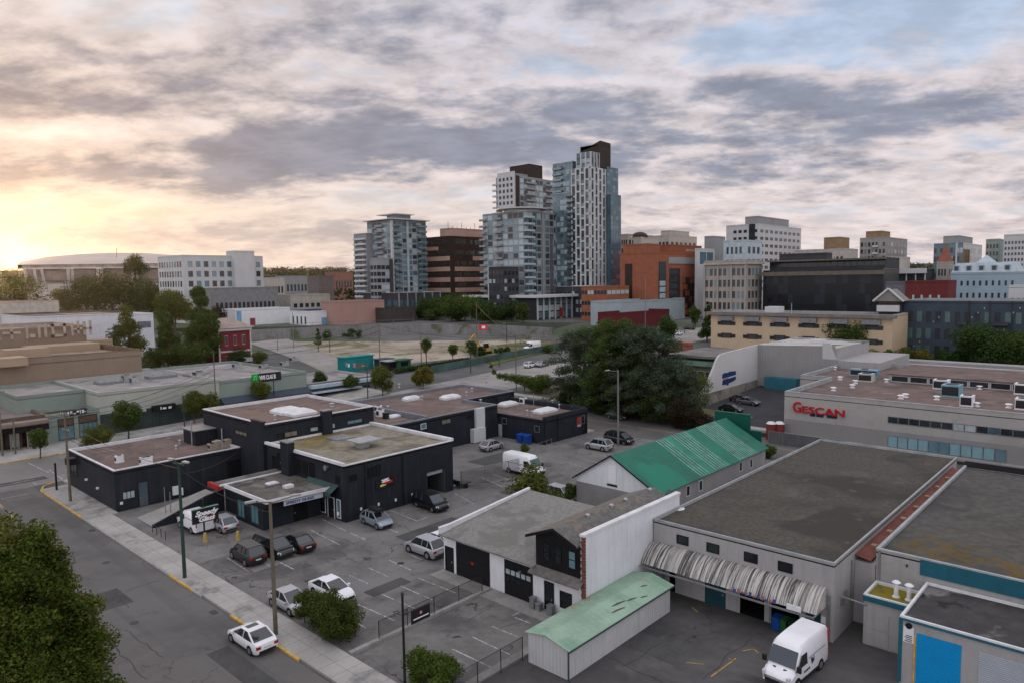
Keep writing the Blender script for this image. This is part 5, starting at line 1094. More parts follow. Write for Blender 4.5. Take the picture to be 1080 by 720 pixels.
t2.grid('L', 15, 3, [TG2, mat('green_glass', ()), TG2], .55, .62, .02, .98, .08, .88); t2.slabs('L', 3, .30, .40, .08, .88, TDK); t2.slabs('L', 3, .56, .62, .08, .88, TDK); t2.strip('L', .28, .285, 0, 1, TDK, .3); t2.strip('L', .42, .425, 0, 1, TDK, .3); t2.strip('L', .55, .555, 0, 1, TDK, .3)
for i, (a_, z_) in enumerate([(x*.137 % 1, .2+(x*.31 % .7)) for x in range(1, 19)]): t2.strip('L', .02+a_*.93, .025+a_*.93, z_, z_+.02, TW, .08, 'wall_lamp')
t = Bd('gabled_house', 'house with white gable trim and dark timber wall between the cream and slate blocks', 'house', 927, 948, 953, 318, 214, mat('dark_timber', (.06, .05, .045), .8), RFL, LR=10)
A_ = t.P.copy(); A_.z = t.top; Lx = t.LL; mb = MB(); mb.ext([A_-t.v*1-t.u*.5, A_+t.v*(Lx+1)-t.u*.5, A_+t.v*(Lx*.5)-t.u*.5+Vector((0, 0, 3.2))], t.u*8); mb.build('gable', mat('gable_grey', (.20, .19, .18), .8), t.root)
for a_, b_ in ((A_-t.v*1.3, A_+t.v*(Lx*.5)+Vector((0, 0, 3.4))), (A_+t.v*(Lx+1.3), A_+t.v*(Lx*.5)+Vector((0, 0, 3.4)))): mb = MB(); mb.tube(a_-t.u*.7, b_-t.u*.7, .28, None, 5); mb.build('bargeboard', TW, t.root)
t.strip('L', -.05, 1.05, .82, .93, TW, 1.0, 'white_band')
# --- slanted white wall, corrugated wall, loading yard
b = thing('store_building', 'pale store whose curved-cut white side wall carries a blue painted logo', 'building', (127.5, 67.1, .6))
f2 = fY(67.1); ptsW = [f2.px(x, y) for x, y in ((740.5, 416), (741.5, 412), (746, 404), (752, 390), (756, 379), (759.5, 374), (765, 372), (799, 363.2))]
Xc = 153.6
poly = [(127.2, 67.1, 3.0)]+[(a_, 67.1, z_) for a_, z_ in ptsW[1:-1]]+[(Xc, 67.1, 11.1), (Xc, 67.1, 3.2)]
mb = MB(); mb.ext(poly, (0, .4, 0)); mb.build('side_wall', mat('white_side', (.50, .49, .48), .8, .06, .2, stain=((.38, .37, .36), .3)), b)
mb = MB(); mb.ext([(127.4, 66.95, -.5), (Xc, 66.95, 1.0), (Xc, 66.95, 3.3), (127.2, 66.95, 3.05)], (0, .5, 0)); mb.build('concrete_plinth', mat('stained_concrete', (.25, .23, .20), .9, .2, .3, stain=((.12, .10, .08), .6), blotch=[((.14, .12, .10), .3, .5, .6)]), b)
mb = MB(); mb.prism([(136, 67.52), (Xc, 67.52), (Xc, 80), (136, 80)], 9.3, 9.8); mb.build('roof', RFG, b)
LOG = mat('logo_blue', (.012, .035, .12), .6, .2, .6)
def px_poly(f, pts, th, m, nm, root, base=.02):
    mb = MB(); mb.ext([f.pt(*f.px(x, y), base) for x, y in pts], f.n*th); return mb.build(nm, m, root)
px_poly(f2, [(761.5, 398), (761.8, 394.2), (764, 392.8), (768, 392.5), (768.5, 391.5), (775.8, 390.8), (775.8, 394.6), (762, 398.8)], .06, LOG, 'painted_logo', b)
px_poly(f2, [(761.5, 405.5), (762, 401.0), (775.8, 396.4), (775.8, 399.6), (773, 401.5), (768.5, 403.5), (767.5, 406.2), (766.2, 404.8)], .06, LOG, 'painted_logo', b)
px_poly(f2, [(762.5, 399.6), (768, 397.8), (768, 398.8), (762.5, 400.6)], .06, mat('logo_red', (.30, .05, .06), .6), 'painted_logo', b)
b = thing('warehouse', 'tall grey corrugated wall and pale patched roof facing the dark car park', 'building', (153.6, 50, 1.9))
Xc = 153.6; mb = MB(); mb.ext([(Xc, 67.1, 1), (Xc, 50.6, 1), (Xc, 50.0, 8.0), (Xc, 50.6, 11.6), (Xc, 67.1, 11.0)], (.3, 0, 0)); mb.build('wall', mat('corrugated_grey', (.27, .265, .26), .7, .06, .3, corr=(1, .6, .05)), b)
mb = MB(); mb.prism([(Xc+.05, 67.1), (Xc+.05, 50.4), (176, 50.4), (176, 67.1)], 10.9, 11.15); mb.build('roof', mat('patched_roof', (.42, .41, .39), .9, .2, .2, blotch=[((.12, .11, .10), .12, .5, .6)]), b)
px_poly(fX(Xc+.3), [(868, 378), (868, 362), (876, 361.5), (883.5, 379)], .3, mat('white_side', ()), 'white_side', b); mb = MB(); mb.box(Xc+.3, 42, 1, 176, 50.38, 8.6); mb.box(Xc+.4, 50.4, 1, 176, 67, 10.85); mb.build('wall', GREYW, b)
for i, (a_, w_, h_) in enumerate(((151.6, 7, 2.6), (151.3, 5.0, 2.6), (151.0, 4.2, 3.9))):
    yy = (58.2, 53.0, 49.2)[i]; mb = MB(); mb.box(a_, yy-w_/2+(0 if i else 3), 1.7, a_+2.4, yy+w_/2+(0 if i else 3), 1.7+h_)
    t = tag(mb.build('shipping_container', mat('container_teal', (.035, .15, .19), .6, .15, .4, corr=(1, .3, .04)), loc=None), ('long low teal container against the grey corrugated wall', 'middle teal container of the row by the grey wall', 'taller teal container at the right end of the row')[i], 'container')
# --- Gescan building
b = thing('electrical_depot', 'wide pale block with red GESCAN lettering and brown gravel roof', 'building', (113.2, 44.8, 0))
pl = [(113.2, -70), (163, -70), (163, 50.2), (134, 50.2), (134, 44.9), (113.2, 44.9)]
walls(b, pl, 0, 7.7, mat('pale_block', (.34, .325, .31), .85, .06, .3, blotch=[((.30, .285, .27), .25, .5, .6)]))
mb = MB(); mb.box(113.193, -70, 0, 113.2, 44.9, 3.3); mb.build('lower_band', mat('lower_grey_paint', (.235, .23, .225), .85, .06, .3), b)
flat_roof(b, pl, 7.7, ROOFB, mat('pale_metal_coping', ()), drop=.7, t=.35)
f1 = fX(113.2)
LX = 113.12
text_mesh('sign_letters', 'G', 2.35, TXTR, b, (LX, f1.px(836.2, 433)[0], f1.px(836.2, 433.2)[1]), (0, -1, 0), (0, 0, 1), bold=.03, sx=.82, depth=.12, off=.1)
text_mesh('sign_letters', 'ESCAN', 1.55, TXTR, b, (LX, f1.px(845.4, 434)[0], f1.px(845.4, 434.2)[1]), (0, -1, 0), (0, 0, 1), bold=.02, sx=1.38, depth=.12, off=.1)
for x0_, x1_ in ((854.6, 860), (861, 868.5), (872.3, 883)):
    a0, z0 = f1.px(x0_, 436.2+(x0_-854)*.10); a1, _ = f1.px(x1_, 437); m_ = MB(); fbox(m_, f1, a1, a0, z0-.28, z0+.2, .02, .1); m_.build('sign_line', mat('navy_paint', (.02, .025, .06), .6), b)
def strip_windows(xa, xb, ya_t, ya_b, n, m, frame=GALD):
    a0, zt = f1.px(xa, ya_t); _, zb = f1.px(xa, ya_b); a1, _ = f1.px(xb, ya_t+(xb-xa)*.1)
    for i in range(n): u0, u1 = a0+(a1-a0)*i/n, a0+(a1-a0)*(i+1)/n; window(b, f1, min(u0, u1)+.06, max(u0, u1)-.06, zb, zt, frame, m[i % len(m)], fw=.08, nz=1)
strip_windows(936.5, 1082, 438.8, 445, 12, [TG2, TG2, TG2, TG2, TG2, TG2, GLASSP, GLASSP, TG2, TG3, TG2, TG2])
strip_windows(936.5, 1062, 459, 470, 11, [mat('aqua_glass', (.20, .34, .38), .2, .1, .5, spec=.7), mat('aqua_glass', ()), mat('aqua_glass', ()), mat('aqua_glass', ()), GLASSB, GLASSB])
for x, y, w_, d_, h_ in ((912, 396, 2.4, 6.5, 1.8), (914, 401.5, 3, 3.2, 2.0), (993, 409.5, 3, 3, 2.2), (1004, 417, 4, 3.4, 2.6), (1020, 427.5, 2.6, 2.2, 2.2), (1078, 415, 3.2, 2.6, 2.4), (1079, 431, 3, 2.4, 2.2), (1010, 404, 1.6, 1.6, 1.6)):
    p = G(x, y, 7.0); roof_unit(b, p.x, p.y, 7.0, w_*.75, d_*.75, h_*.68, mat('green_unit', (.42, .46, .40), .6) if x == 914 else (mat('blue_unit', (.18, .32, .40), .6) if x in (912, 1004) else WHITE))
for x, y in ((880, 389.5), (886, 400), (879, 411.5), (899, 408.5), (902, 404), (935, 402.5), (950, 420), (955, 418.5), (988, 421), (1011, 409.5), (1017.5, 395), (1010, 395), (1030, 428), (1064, 429.5), (1033, 410)): p = G(x, y, 7.0); vent_pipe(b, p.x, p.y, 7.0, .45, .26, True, WHITE)
mb = MB(); mb.box(139.5, -70, 7.0, 156, 36.5, 8.3); mb.build('upper_wall', GREYW, b); mb = MB(); mb.box(139.2, -70, 8.3, 156.2, 36.8, 8.5); mb.build('upper_roof', ROOFB, b)
f3 = fX(139.5)
for i in range(17): window(b, f3, 36-i*3.0-2.6, 36-i*3.0, 7.2, 8.1, TW, TG2, fw=.1)
t = Bd('long_building', 'long low building with pale edge behind the brown gravel roof', 'building', 884, 1100, 1110, 392, 176, GREYW, RFG, LR=10, coping=TW, par=.3)
# low building with green trim behind the big trees
b = Bd('low_office', 'low flat office with pale green fascia behind the dark cedars', 'building', 688, 753, 797, 381, 154, mat('office_grey', (.22, .21, .20), .85), RFL, LR=4, coping=mat('green_trim', (.16, .24, .19), .7), par=.5)
b.grid('L', 8, 1, TG2, .8, .5, .02, .95, .35, .8, fr=TW); b.strip('L', -.05, 1.05, .86, 1.0, mat('green_trim', ()), 1.2, 'fascia')
b.add(700, 727, 731, 362, 20, mat('brick_end', (.24, .09, .06), .9), RFL)
# --- retaining wall of the lot, low buildings beyond it
def wall_line(name, label, pts, h, m, th=.5, ybase=None, zb=None):
    mb = MB()
    P_ = [T(x, y) for x, y in pts]
    for a_, c_ in zip(P_, P_[1:]):
        d_ = (c_-a_); d_.z = 0; n = Vector((-d_.y, d_.x, 0)).normalized()*th
        mb.add([a_+Vector((0, 0, -2)), c_+Vector((0, 0, -2)), c_+n+Vector((0, 0, -2)), a_+n+Vector((0, 0, -2)), a_+Vector((0, 0, h)), c_+Vector((0, 0, h)), c_+n+Vector((0, 0, h)), a_+n+Vector((0, 0, h))],
               [(0, 1, 5, 4), (1, 2, 6, 5), (2, 3, 7, 6), (3, 0, 4, 7), (4, 5, 6, 7)])
    return tag(mb.build(name, m), label, 'wall')
wall_line('retaining_wall', 'long stained concrete retaining wall at the back of the vacant lot', [(262, 359.5), (340, 355.5), (440, 352.5), (520, 353.5), (582, 357.5)], 4.0, mat('wall_concrete', (.21, .205, .20), .95, .25, .12, stain=((.10, .10, .095), .6), blotch=[((.10, .11, .06), .08, .55, .65)]))
wall_line('retaining_wall', 'low concrete wall running down beside the street to the white van', [(545, 357), (600, 360.5), (640, 352)], 1.6, mat('wall_concrete', ()))
t = simple('low white workshop with blue roof edge beyond the vacant lot', 'building', 305, 325, 359, 328, 300, WHITE, RFG, name='workshop', coping=mat('blue_edge', (.03, .07, .20), .6), z0=8.5)
t.strip('R', .40, .56, .0, .55, mat('blue_shutter', (.16, .32, .48), .6), .15, 'door'); t.grid('L', 4, 1, TDK, .35, .6, .05, .9, 0, .8)
t = simple('white annex with a red door and mural at its left end', 'building', 240, 248, 306, 326.5, 310, WHITE, RFG, name='workshop', z0=8.5, LL=12)
t.strip('R', .25, .34, .05, .5, mat('maroon_door', (.22, .04, .06), .7), .15, 'door'); t.strip('R', .02, .1, .3, .9, mat('blue_shutter', ()), .15, 'mural')
simple('pink rendered low building at the right end of the lot', 'building', 352, 359, 405, 318, 296, mat('pink_render', (.36, .22, .185), .85, .08, .2), RFG, name='workshop', z0=8.5, LL=14)
simple('dark low building beside the pink one', 'building', 404, 407, 438, 325, 300, mat('dark_timber', ()), RFG, name='workshop', z0=8.5, LL=14)
t = simple('white apartment block with square windows set in staggered columns', 'building', 166, 192, 277, 269, 345, TW, RFG, name='apartment_block', gl=(9, 4, .03, .97, .36, .94), gr=(10, 4, .04, .98, .36, .94), wm_=[TG2, TG1, TG3, TG2], wf=.58, hf=.60)
t.add(240, 247, 268, 264.5, 6, TW, RFG, LL=8)
t = simple('grey flat-roofed block with a row of small dark windows', 'building', 215, 222, 293, 304, 325, mat('mid_grey_wall', (.20, .20, .205), .85), RFG, gr=(14, 1, .05, .95, .35, .62), wf=.6, hf=.8, LL=16)
simple('brown box-like building among the far trees', 'building', 330, 336, 352, 291, 420, mat('brown_grey', (.16, .13, .125), .85), RFG, LL=12)
simple('low beige and grey workshop with roof lights beyond the white workshop', 'building', 300, 306, 348, 311, 350, mat('cream_wall', ()), RFG, name='workshop', gr=(6, 1, .05, .9, .4, .7), LL=14)
for i, (x0, x1, yt, D, c) in enumerate(((277, 300, 293, 520, 'cream'), (300, 325, 291, 560, 'grey'), (352, 372, 287, 640, 'red'), (455, 500, 318, 360, 'grey'))):
    lab = ('cream far house row left of the brown box', 'grey far roofs in front of the wooded ridge', 'far red-brick building on the ridge beside the left tower', 'low grey building at the foot of the banded office')[i]
    simple(lab, 'building', x0-3, x0, x1, yt, D, {'cream': mat('cream_wall', ()), 'grey': TGR, 'red': mat('far_red', (.25, .12, .09), .85)}[c], RFG, name='far_building', gr=(6, 1, .05, .95, .4, .8), LL=14)
# ================================================================== LEFT-HAND SHOPS AND BLOCKS
XP = lambda px, y=440, Y=137.0: onY(Y, px, y).x
f2 = fY(137.0)
def shop_row(name, label, xa, xb, ztop, depth, m, roofm=RFG, cop=None, drop=.5, Y=137.0, cat='shop'):
    X0, X1 = (XP(xa) if xa is not None else -45), XP(xb); t = thing(name, label, cat, (X0, Y, 0)); pl = R4(X0, Y, X1, Y+depth)
    walls(t, pl, -.5, ztop, m); flat_roof(t, pl, ztop, roofm, cop or m, drop=drop, t=.35); return t, X0, X1
ROOFP = mat('pale_membrane', (.27, .25, .245), .9, .2, .3, blotch=[((.17, .16, .155), .15, .5, .62), ((.34, .32, .31), .1, .56, .66)])
ztop = lambda x, y, Y=137.0: onY(Y, x, y).z
zC = ztop(105, 414)
t, X0, X1 = shop_row('shop_building', 'long shop with cream upper band and dark green ground floor', 105.5, 233, zC, 26, SAGE2, ROOFP)
m_ = MB(); fbox(m_, f2, X0, X1, 0, ztop(105, 437), .0, .12); m_.build('dark_base', SHOPD, t)
for a0, a1, gm in ((127, 137, GLASSN), (140, 151, SAGE2), (160, 168, DARKIN), (170, 184, DARKIN), (186, 200, GLASSB), (205, 222, GLASSB)): window(t, f2, XP(a0)+.1, XP(a1)-.1, .6, 3.2, SHOPD, gm, nx=2, out=.2)
m_ = MB(); fbox(m_, f2, XP(119), XP(153), 3.4, 4.2, .1, .8); m_.build('pale_awning', SAGE2, t); m_ = MB(); fbox(m_, f2, XP(160), XP(184), 3.2, 4.2, .1, 1.0); a_ = m_.build('black_awning', BLACK, t)
for u0, u1, w_ in ((167.5, 168.6, .5), (170, 173.5, .35), (176, 179, .4)): m_ = MB(); m_.box(XP(u0), 135.9, 3.4, XP(u1), 135.99, 3.4+w_); m_.build('sign_mark', TXTW, a_)
for (x, y, w_, d_, h_) in ((51, 402, 5, 3, .8), (100, 397, 5, 3, .9), (118, 403.5, 5.5, 3.5, 1.0), (134, 402.5, 1.6, 1.6, 1.4), (142, 404, 1.5, 1.2, 1.2), (149, 393, 5, 3, .9), (170, 398, 5.5, 3, 1.1), (204, 396, 3, 3, .8), (210, 397.5, 2, 2, 1.2)):
    p = G(x, y, zC-.5); skylight(t, p.x, p.y, zC-.5, w_, d_, h_, GALD) if w_ > 2.5 else roof_unit(t, p.x, p.y, zC-.5, w_, d_, h_, GAL)
t2, a_, b_ = shop_row('shop_building', 'sage shop with black graphic sign board and two wide windows', 48, 105.4, ztop(105, 430.5), 7, SAGE, ROOFD)
window(t2, f2, XP(61), XP(77), .4, 2.6, TEALD, GLASSB, nx=2, out=.1); window(t2, f2, XP(61), XP(77), 2.7, 3.9, BLACK, mat('brown_reflection', (.10, .06, .04), .4), out=.1)
window(t2, f2, XP(83), XP(102), .4, 2.7, TEALD, GLASSB, nx=4, out=.1); window(t2, f2, XP(83), XP(102), 2.8, 4.0, BLACK, mat('brown_reflection', ()), out=.1)
m_ = MB(); fbox(m_, f2, XP(70), XP(91.5), 4.35, 5.2, .05, .2); sg = m_.build('sign_board', SIGNB, t2)
for u0, u1, w0, w1 in ((.05, .12, .2, .8), (.16, .30, .3, .5), (.18, .28, .6, .85), (.34, .46, .2, .45), (.50, .62, .45, .8), (.66, .70, .15, .9), (.76, .86, .2, .85), (.88, .95, .35, .6)):
    L_ = XP(91.5)-XP(70); m_ = MB(); fbox(m_, f2, XP(70)+L_*u0, XP(70)+L_*u1, 4.35+.85*w0, 4.35+.85*w1, .2, .24); m_.build('sign_graphic', TXTW, sg)
t3, a_, b_ = shop_row('shop_building', 'set-back sage wall of the building behind the black graphic sign', 31, 105.3, zC, 19, SAGE, ROOFP, Y=144.1)
t4, a_, b_ = shop_row('shop_building', 'brown-roofed shops with deep dark canopy at the left edge', None, 47.8, ztop(20, 440), 24, mat('brown_shop', (.12, .09, .075), .85), mat('pinkgrey_roof', (.20, .165, .155), .95, .2, .3))
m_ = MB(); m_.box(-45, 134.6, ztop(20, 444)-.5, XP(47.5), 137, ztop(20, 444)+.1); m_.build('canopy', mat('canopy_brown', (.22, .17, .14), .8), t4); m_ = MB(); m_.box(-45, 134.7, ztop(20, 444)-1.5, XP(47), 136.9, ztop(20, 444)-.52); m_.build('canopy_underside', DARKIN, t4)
for i, (a0, a1, gm) in enumerate(((-20, -6, GLASSP), (2, 8, GLASSN), (10, 19, GLASSP), (22, 27, DARKIN), (29, 36, GLASSP), (39, 46, GLASSN))): window(t4, f2, XP(a0), XP(a1), .3, 3.1, BLACK, gm, nx=2, out=.1)
for x in (6, 14, 24, 44): m_ = MB(); m_.tube((XP(x), 134.9, 0), (XP(x), 134.9, ztop(20, 444)-1.4), .12); m_.build('canopy_post', mat('canopy_brown', ()), t4)
t5, D0, D1 = shop_row('shop_building', 'sage shop with black sign and green square logo above slate awnings', 233.3, 325, ztop(233, 401.5), 34, SAGE, ROOFP)
m_ = MB(); m_.ext([(D0, 137, 3.9), (D0, 135.4, 2.9), (D0, 135.4, 2.6), (D0, 137, 2.6)], (D1-D0, 0, 0)); m_.build('awning', mat('slate_awning', (.055, .07, .09), .7, .1, .5), t5)
for i in range(8): a0 = D0+1+i*(D1-D0-2)/8; window(t5, f2, a0+.2, a0+(D1-D0-2)/8-.2, .4, 2.5, BLACK, GLASSB if i % 3 else GLASSP, out=.1)
sa0, sz0 = f2.px(265.5, 403.5); sa1, _ = f2.px(296, 396); sz1 = sz0+1.75
m_ = MB(); fbox(m_, f2, sa0, sa1, sz0, sz1, .02, .2); sg = m_.build('sign_board', SIGNB, t5)
gw = (sa1-sa0)*.21; m_ = MB(); fbox(m_, f2, sa0, sa0+gw, sz0, sz1, .2, .25); lg = m_.build('sign_logo', mat('logo_green', (.01, .35, .05), .5, .05, 1), sg)
for u0, u1, w0, w1 in ((.3, .7, .72, .8), (.3, .7, .25, .33), (.3, .38, .33, .72), (.62, .7, .33, .72)): m_ = MB(); fbox(m_, f2, sa0+gw*u0, sa0+gw*u1, sz0+(sz1-sz0)*w0, sz0+(sz1-sz0)*w1, .25, .27); m_.build('logo_mark', mat('logo_pale', (.2, .6, .25), .5, 0), lg)
text_mesh('sign_letters', 'VIVE CLASER', 1.15, TXTW, sg, (sa0+gw+.25, 136.8, sz0+.48), (1, 0, 0), (0, 0, 1), bold=.05, sx=(sa1-sa0-gw-.4)/8.4, off=.0, depth=.03)
for (x, y) in ((278, 392), (300, 389), (250, 391), (262, 384), (310, 384)): p = G(x, y, 5.9); roof_unit(t5, p.x, p.y, ztop(233, 401.5)-.5, 1.8, 1.4, .9, GAL)
t6, E0, E1 = shop_row('shop_building', 'low shop with pale blue fascia strips beside the teal container', 325.3, 396, ztop(360, 397)-.6, 16, mat('grey_shop', (.16, .17, .18), .8), ROOFP, cop=RFL)
m_ = MB(); fbox(m_, f2, E0+.2, E1, ztop(360, 402)-.6, ztop(360, 402)+.1, .1, 1.4); m_.build('pale_fascia', mat('pale_blue_fascia', (.36, .42, .48), .6), t6); m_ = MB(); fbox(m_, f2, E0+.2, E1-5, ztop(360, 408)-.3, ztop(360, 408), .1, 2.2); m_.build('pale_canopy', mat('pale_blue_fascia', ()), t6)
for i in range(6): a0 = E0+1+i*2.6; window(t6, f2, a0, a0+2.2, .4, 2.3, BLACK, GLASSN, out=.1)
p = T(379, 392); mb = MB(); q1 = onY(156, 363, 385).x; q2 = onY(156, 394, 385).x; zt_ = onY(156, 379, 376).z
mb.box(q1, 156, .5, q2, 159, zt_); mb.box(q1-.3, 155.8, zt_, q2+.3, 159.2, zt_+.15)
t = thing('shipping_container', 'bright teal mural-painted container at the near edge of the vacant lot', 'container', ((q1+q2)/2, 157, .5)); mb.build('box', mat('mural_teal', (.01, .19, .19), .6, .15, .3), t)
for i, (u, w_, h0, h1, cm_) in enumerate(((.12, .06, .2, .5, TXTW), (.30, .08, .1, .5, mat('mural_pink', (.45, .2, .3), .6)), (.45, .18, .0, .45, mat('mural_brown', (.20, .12, .08), .7)), (.05, .05, .3, .6, mat('mural_pink', ())), (.72, .1, .05, .3, mat('mural_brown', ())))):
    L_ = q2-q1; zz = zt_-3; m_ = MB(); fbox(m_, fY(156), q1+L_*u, q1+L_*(u+w_), zz+3*h0, zz+3*h1, 0, .04); m_.build('mural_patch', cm_, t)
# stalls / bins along the lot edge
for i, (x, y, c, lab) in enumerate(((401, 389, TEALD, 'dark teal kiosk with pale canopy beside the teal container'), (409, 391, BLKM, 'black kiosk under a white canopy next to a red crate'), (421, 390, mat('tarp_green', (.03, .10, .07), .8), 'green tarpaulin stall behind the round street bush'))):
    p = T(x, y); t = thing('market_kiosk', lab, 'kiosk', p, 0); mb = MB(); mb.box(p.x, p.y, p.z, p.x+4, p.y+2.6, p.z+2.4); mb.build('body', c, t); mb = MB(); mb.box(p.x-.4, p.y-.6, p.z+2.4, p.x+4.4, p.y+3, p.z+2.6); mb.build('canopy', RFL if i == 1 else c, t); mb = MB(); mb.box(p.x+.6, p.y-.04, p.z+.9, p.x+3, p.y, p.z+2); mb.build('hatch', DARKIN, t)
# tan blocks
fT = fY(163.6); zt = fT.px(149, 368.5)[1]; xr = fT.px(149, 375)[0]
t = thing('retail_block', 'long tan windowless wall of the big shop block on the left', 'building', (xr, 163.6, 0))
pl = R4(-60, 163.6, xr, 196); walls(t, pl, 0, zt, TAN); flat_roof(t, pl, zt, mat('tan_roof', (.26, .20, .155), .95, .25, .2, blotch=[((.16, .12, .09), .12, .5, .62)]), mat('brown_coping', (.13, .09, .06), .8), drop=1.2, t=.4)
for (x, y, w_, d_, h_) in ((30, 372, 8, 6, 2.0), (70, 366, 14, 8, 1.6), (96, 360, 10, 6, 1.4), (10, 380, 6, 5, 1.6)): p = G(x, y, zt); mb = MB(); mb.box(p.x-w_/2, p.y, zt-1.2, p.x+w_/2, p.y+d_, zt-1.2+h_); mb.build('roof_house', TAN2, t)
fT2 = fY(198); z2 = fT2.px(90, 343)[1]; x2 = fT2.px(91, 350)[0]
t = thing('retail_block', 'taller tan block with white raised letters on its parapet', 'building', (x2, 198, 0)); pl = R4(-60, 198, x2, 226); walls(t, pl, 0, z2, TAN); flat_roof(t, pl, z2, RFG, TAN2, drop=.6)
for k, (u0, u1, w0, w1) in enumerate(((0, .5, 0, .6), (.8, 4.6, 1.2, 1.8), (2.4, 3.0, 0, 3.4), (5.6, 6.2, 0, 3), (6.4, 7.6, .2, .9), (8.2, 8.8, 0, 3), (9.6, 10.2, 0, 3.2), (11.2, 14.4, 2.5, 3.1), (11.2, 11.8, 0, 3.1), (13.8, 14.4, 0, 3.1), (11.2, 14.4, 0, .6), (15.6, 16.1, 0, 3.2), (17.0, 17.5, .4, 3.6), (18.4, 19.0, 0, 3.4), (19.8, 20.4, 0, 3.6), (16.1, 20.4, 1.4, 1.9))):
    fz_ = fY(198); x_ = fz_.px(-2, 352)[0]; z_ = fz_.px(20, 357.5)[1]; m_ = MB(); fbox(m_, fz_, x_+u0*.95, x_+u1*.95, z_+w0, z_+w1, .02, .3); m_.build('sign_stroke', mat('dull_letter', (.38, .31, .26), .7), t)
t = thing('retail_block', 'long white wall of the block behind the slender young tree', 'building', (50, 232, 0)); fW = fY(232); zw = fW.px(120, 330)[1]; pl = R4(fW.px(30, 335)[0], 232, fW.px(140, 335)[0], 262); walls(t, pl, 0, zw, WHITE2); flat_roof(t, pl, zw, RFG, mat('brown_coping', ()), drop=.5)
t = thing('retail_block', 'small pale block with mural patches right of the long white wall', 'building', (80, 233, 0)); pl = R4(fW.px(141, 335)[0], 233, fW.px(163, 335)[0], 250); walls(t, pl, 0, zw-.6, WHITE2); flat_roof(t, pl, zw-.6, RFG, WHITE, drop=.4); m_ = MB(); fbox(m_, fY(233), fW.px(146, 335)[0], fW.px(160, 335)[0], zw-5, zw-3, 0, .1); m_.build('mural', mat('mural_grey', (.15, .16, .2), .7, .6, .8), t)
t = thing('retail_block', 'far cream wall at the left edge under the glowing trees', 'building', (30, 282, 0)); fW = fY(282); zw = fW.px(40, 317.5)[1]; pl = R4(-80, 282, fW.px(62, 320)[0], 300); walls(t, pl, 0, zw, mat('cream_wall', ())); flat_roof(t, pl, zw, RFG, TAN2, drop=.4)
# red house
p = T(236, 372); 
b = Bd('red_house', 'red two-storey house with white trim and pale hipped roof', 'house', 205, 230, 264, 347, 205, mat('house_red', (.16, .025, .03), .8, .1, .4), RFG, z0=2.5, LL=12)
pl = [Vector((*q_, b.top)) for q_ in b.poly]; ov = 1.0; pl = [pl[0]-b.u*ov-b.v*ov, pl[1]+b.u*ov-b.v*ov, pl[2]+b.u*ov+b.v*ov, pl[3]-b.u*ov+b.v*ov]; r0 = (pl[0]+pl[3])/2+b.u*4+Vector((0, 0, 2.6)); r1 = (pl[1]+pl[2])/2-b.u*4+Vector((0, 0, 2.6))
mb = MB(); mb.add([v+Vector((0, 0, .05)) for v in pl]+[r0, r1], [(0, 1, 5, 4), (1, 2, 5), (2, 3, 4, 5), (3, 0, 4), (3, 2, 1, 0)]); mb.build('hipped_roof', mat('pale_shingle', (.30, .24, .20), .9, .2, .5), b.root)
b.strip('R', 0, 1, .46, .50, TW, .1, 'white_trim'); b.strip('R', -.01, .03, 0, .98, TW, .1, 'corner_board'); b.strip('R', .97, 1.01, 0, .98, TW, .1, 'corner_board'); b.strip('R', -.02, 1.02, .94, 1, TW, .5, 'eave')
b.grid('R', 3, 2, TG2, .3, .45, .1, .9, .05, .95, fr=TW)
# arena
t = thing('arena', 'large arena with shallow curved roof and leaning concrete columns', 'arena', at_dist(130, 300, 620))
D = 620; cols = [20, 32, 60, 95, 140, 190, 252]
Ptop = [(18, 279), (23, 276), (50, 271), (80, 268.5), (113, 266.8), (150, 267), (190, 269.5), (225, 272), (255, 276)]
def ad(x, y, D): return at_dist(x, y, D)
mb = MB(); n_ = len(Ptop)
for x, y in Ptop: mb.v.append(tuple(ad(x, y, D+60)))
for x, y in Ptop: mb.v.append(tuple(ad(x, 279.5-(x-20)*.012, D-3)))
for x, y in Ptop: p = ad(x, 276, D+150); mb.v.append((p.x, p.y, ad(x, 279, D).z))
for i in range(n_-1): mb.f += [(i+n_, i+1+n_, i+1, i), (i, i+1, i+1+2*n_, i+2*n_)]; mb.m += [0, 0]
mb.build('roof', mat('arena_roof', (.46, .40, .36), .8, .1, .05), t, smooth=True)
wallA = [(x, 279.3-(x-20)*.012) for x in (22, 60, 110, 160, 210, 252)]
def strip_px(nm, ytop_, ybot, DD, m, x0=24, x1=252, n=12):
    mb = MB()
    for i in range(n+1):
        x = x0+(x1-x0)*i/n; a_, b_ = ad(x, ytop_-(x-20)*.012, DD), ad(x, ytop_-(x-20)*.012, DD+2); zz = ad(x, ybot-(x-20)*.012, DD).z
        mb.v += [tuple(a_), (a_.x, a_.y, zz), (b_.x, b_.y, zz), tuple(b_)]
    for i in range(n): k = i*4; mb.f += [(k, k+4, k+5, k+1), (k+1, k+5, k+6, k+2), (k+3, k+2, k+6, k+7), (k, k+3, k+7, k+4)]; mb.m += [0]*4
    return mb.build(nm, m, t)
strip_px('wall', 279.5, 324, D+2, mat('arena_wall', (.30, .26, .23), .85, .15, .1)); strip_px('clerestory', 279.6, 283, D-1, mat('arena_glazing', (.30, .27, .24), .2, .4, .1, spec=.8)); strip_px('white_beam', 283, 284.3, D-3, mat('arena_white', (.50, .48, .46), .7)); strip_px('glazing', 286, 297, D+.8, mat('arena_glass', (.17, .13, .11), .15, .4, .08, spec=.7)); strip_px('plinth', 300, 326, D-1, mat('arena_white', ()), n=10)
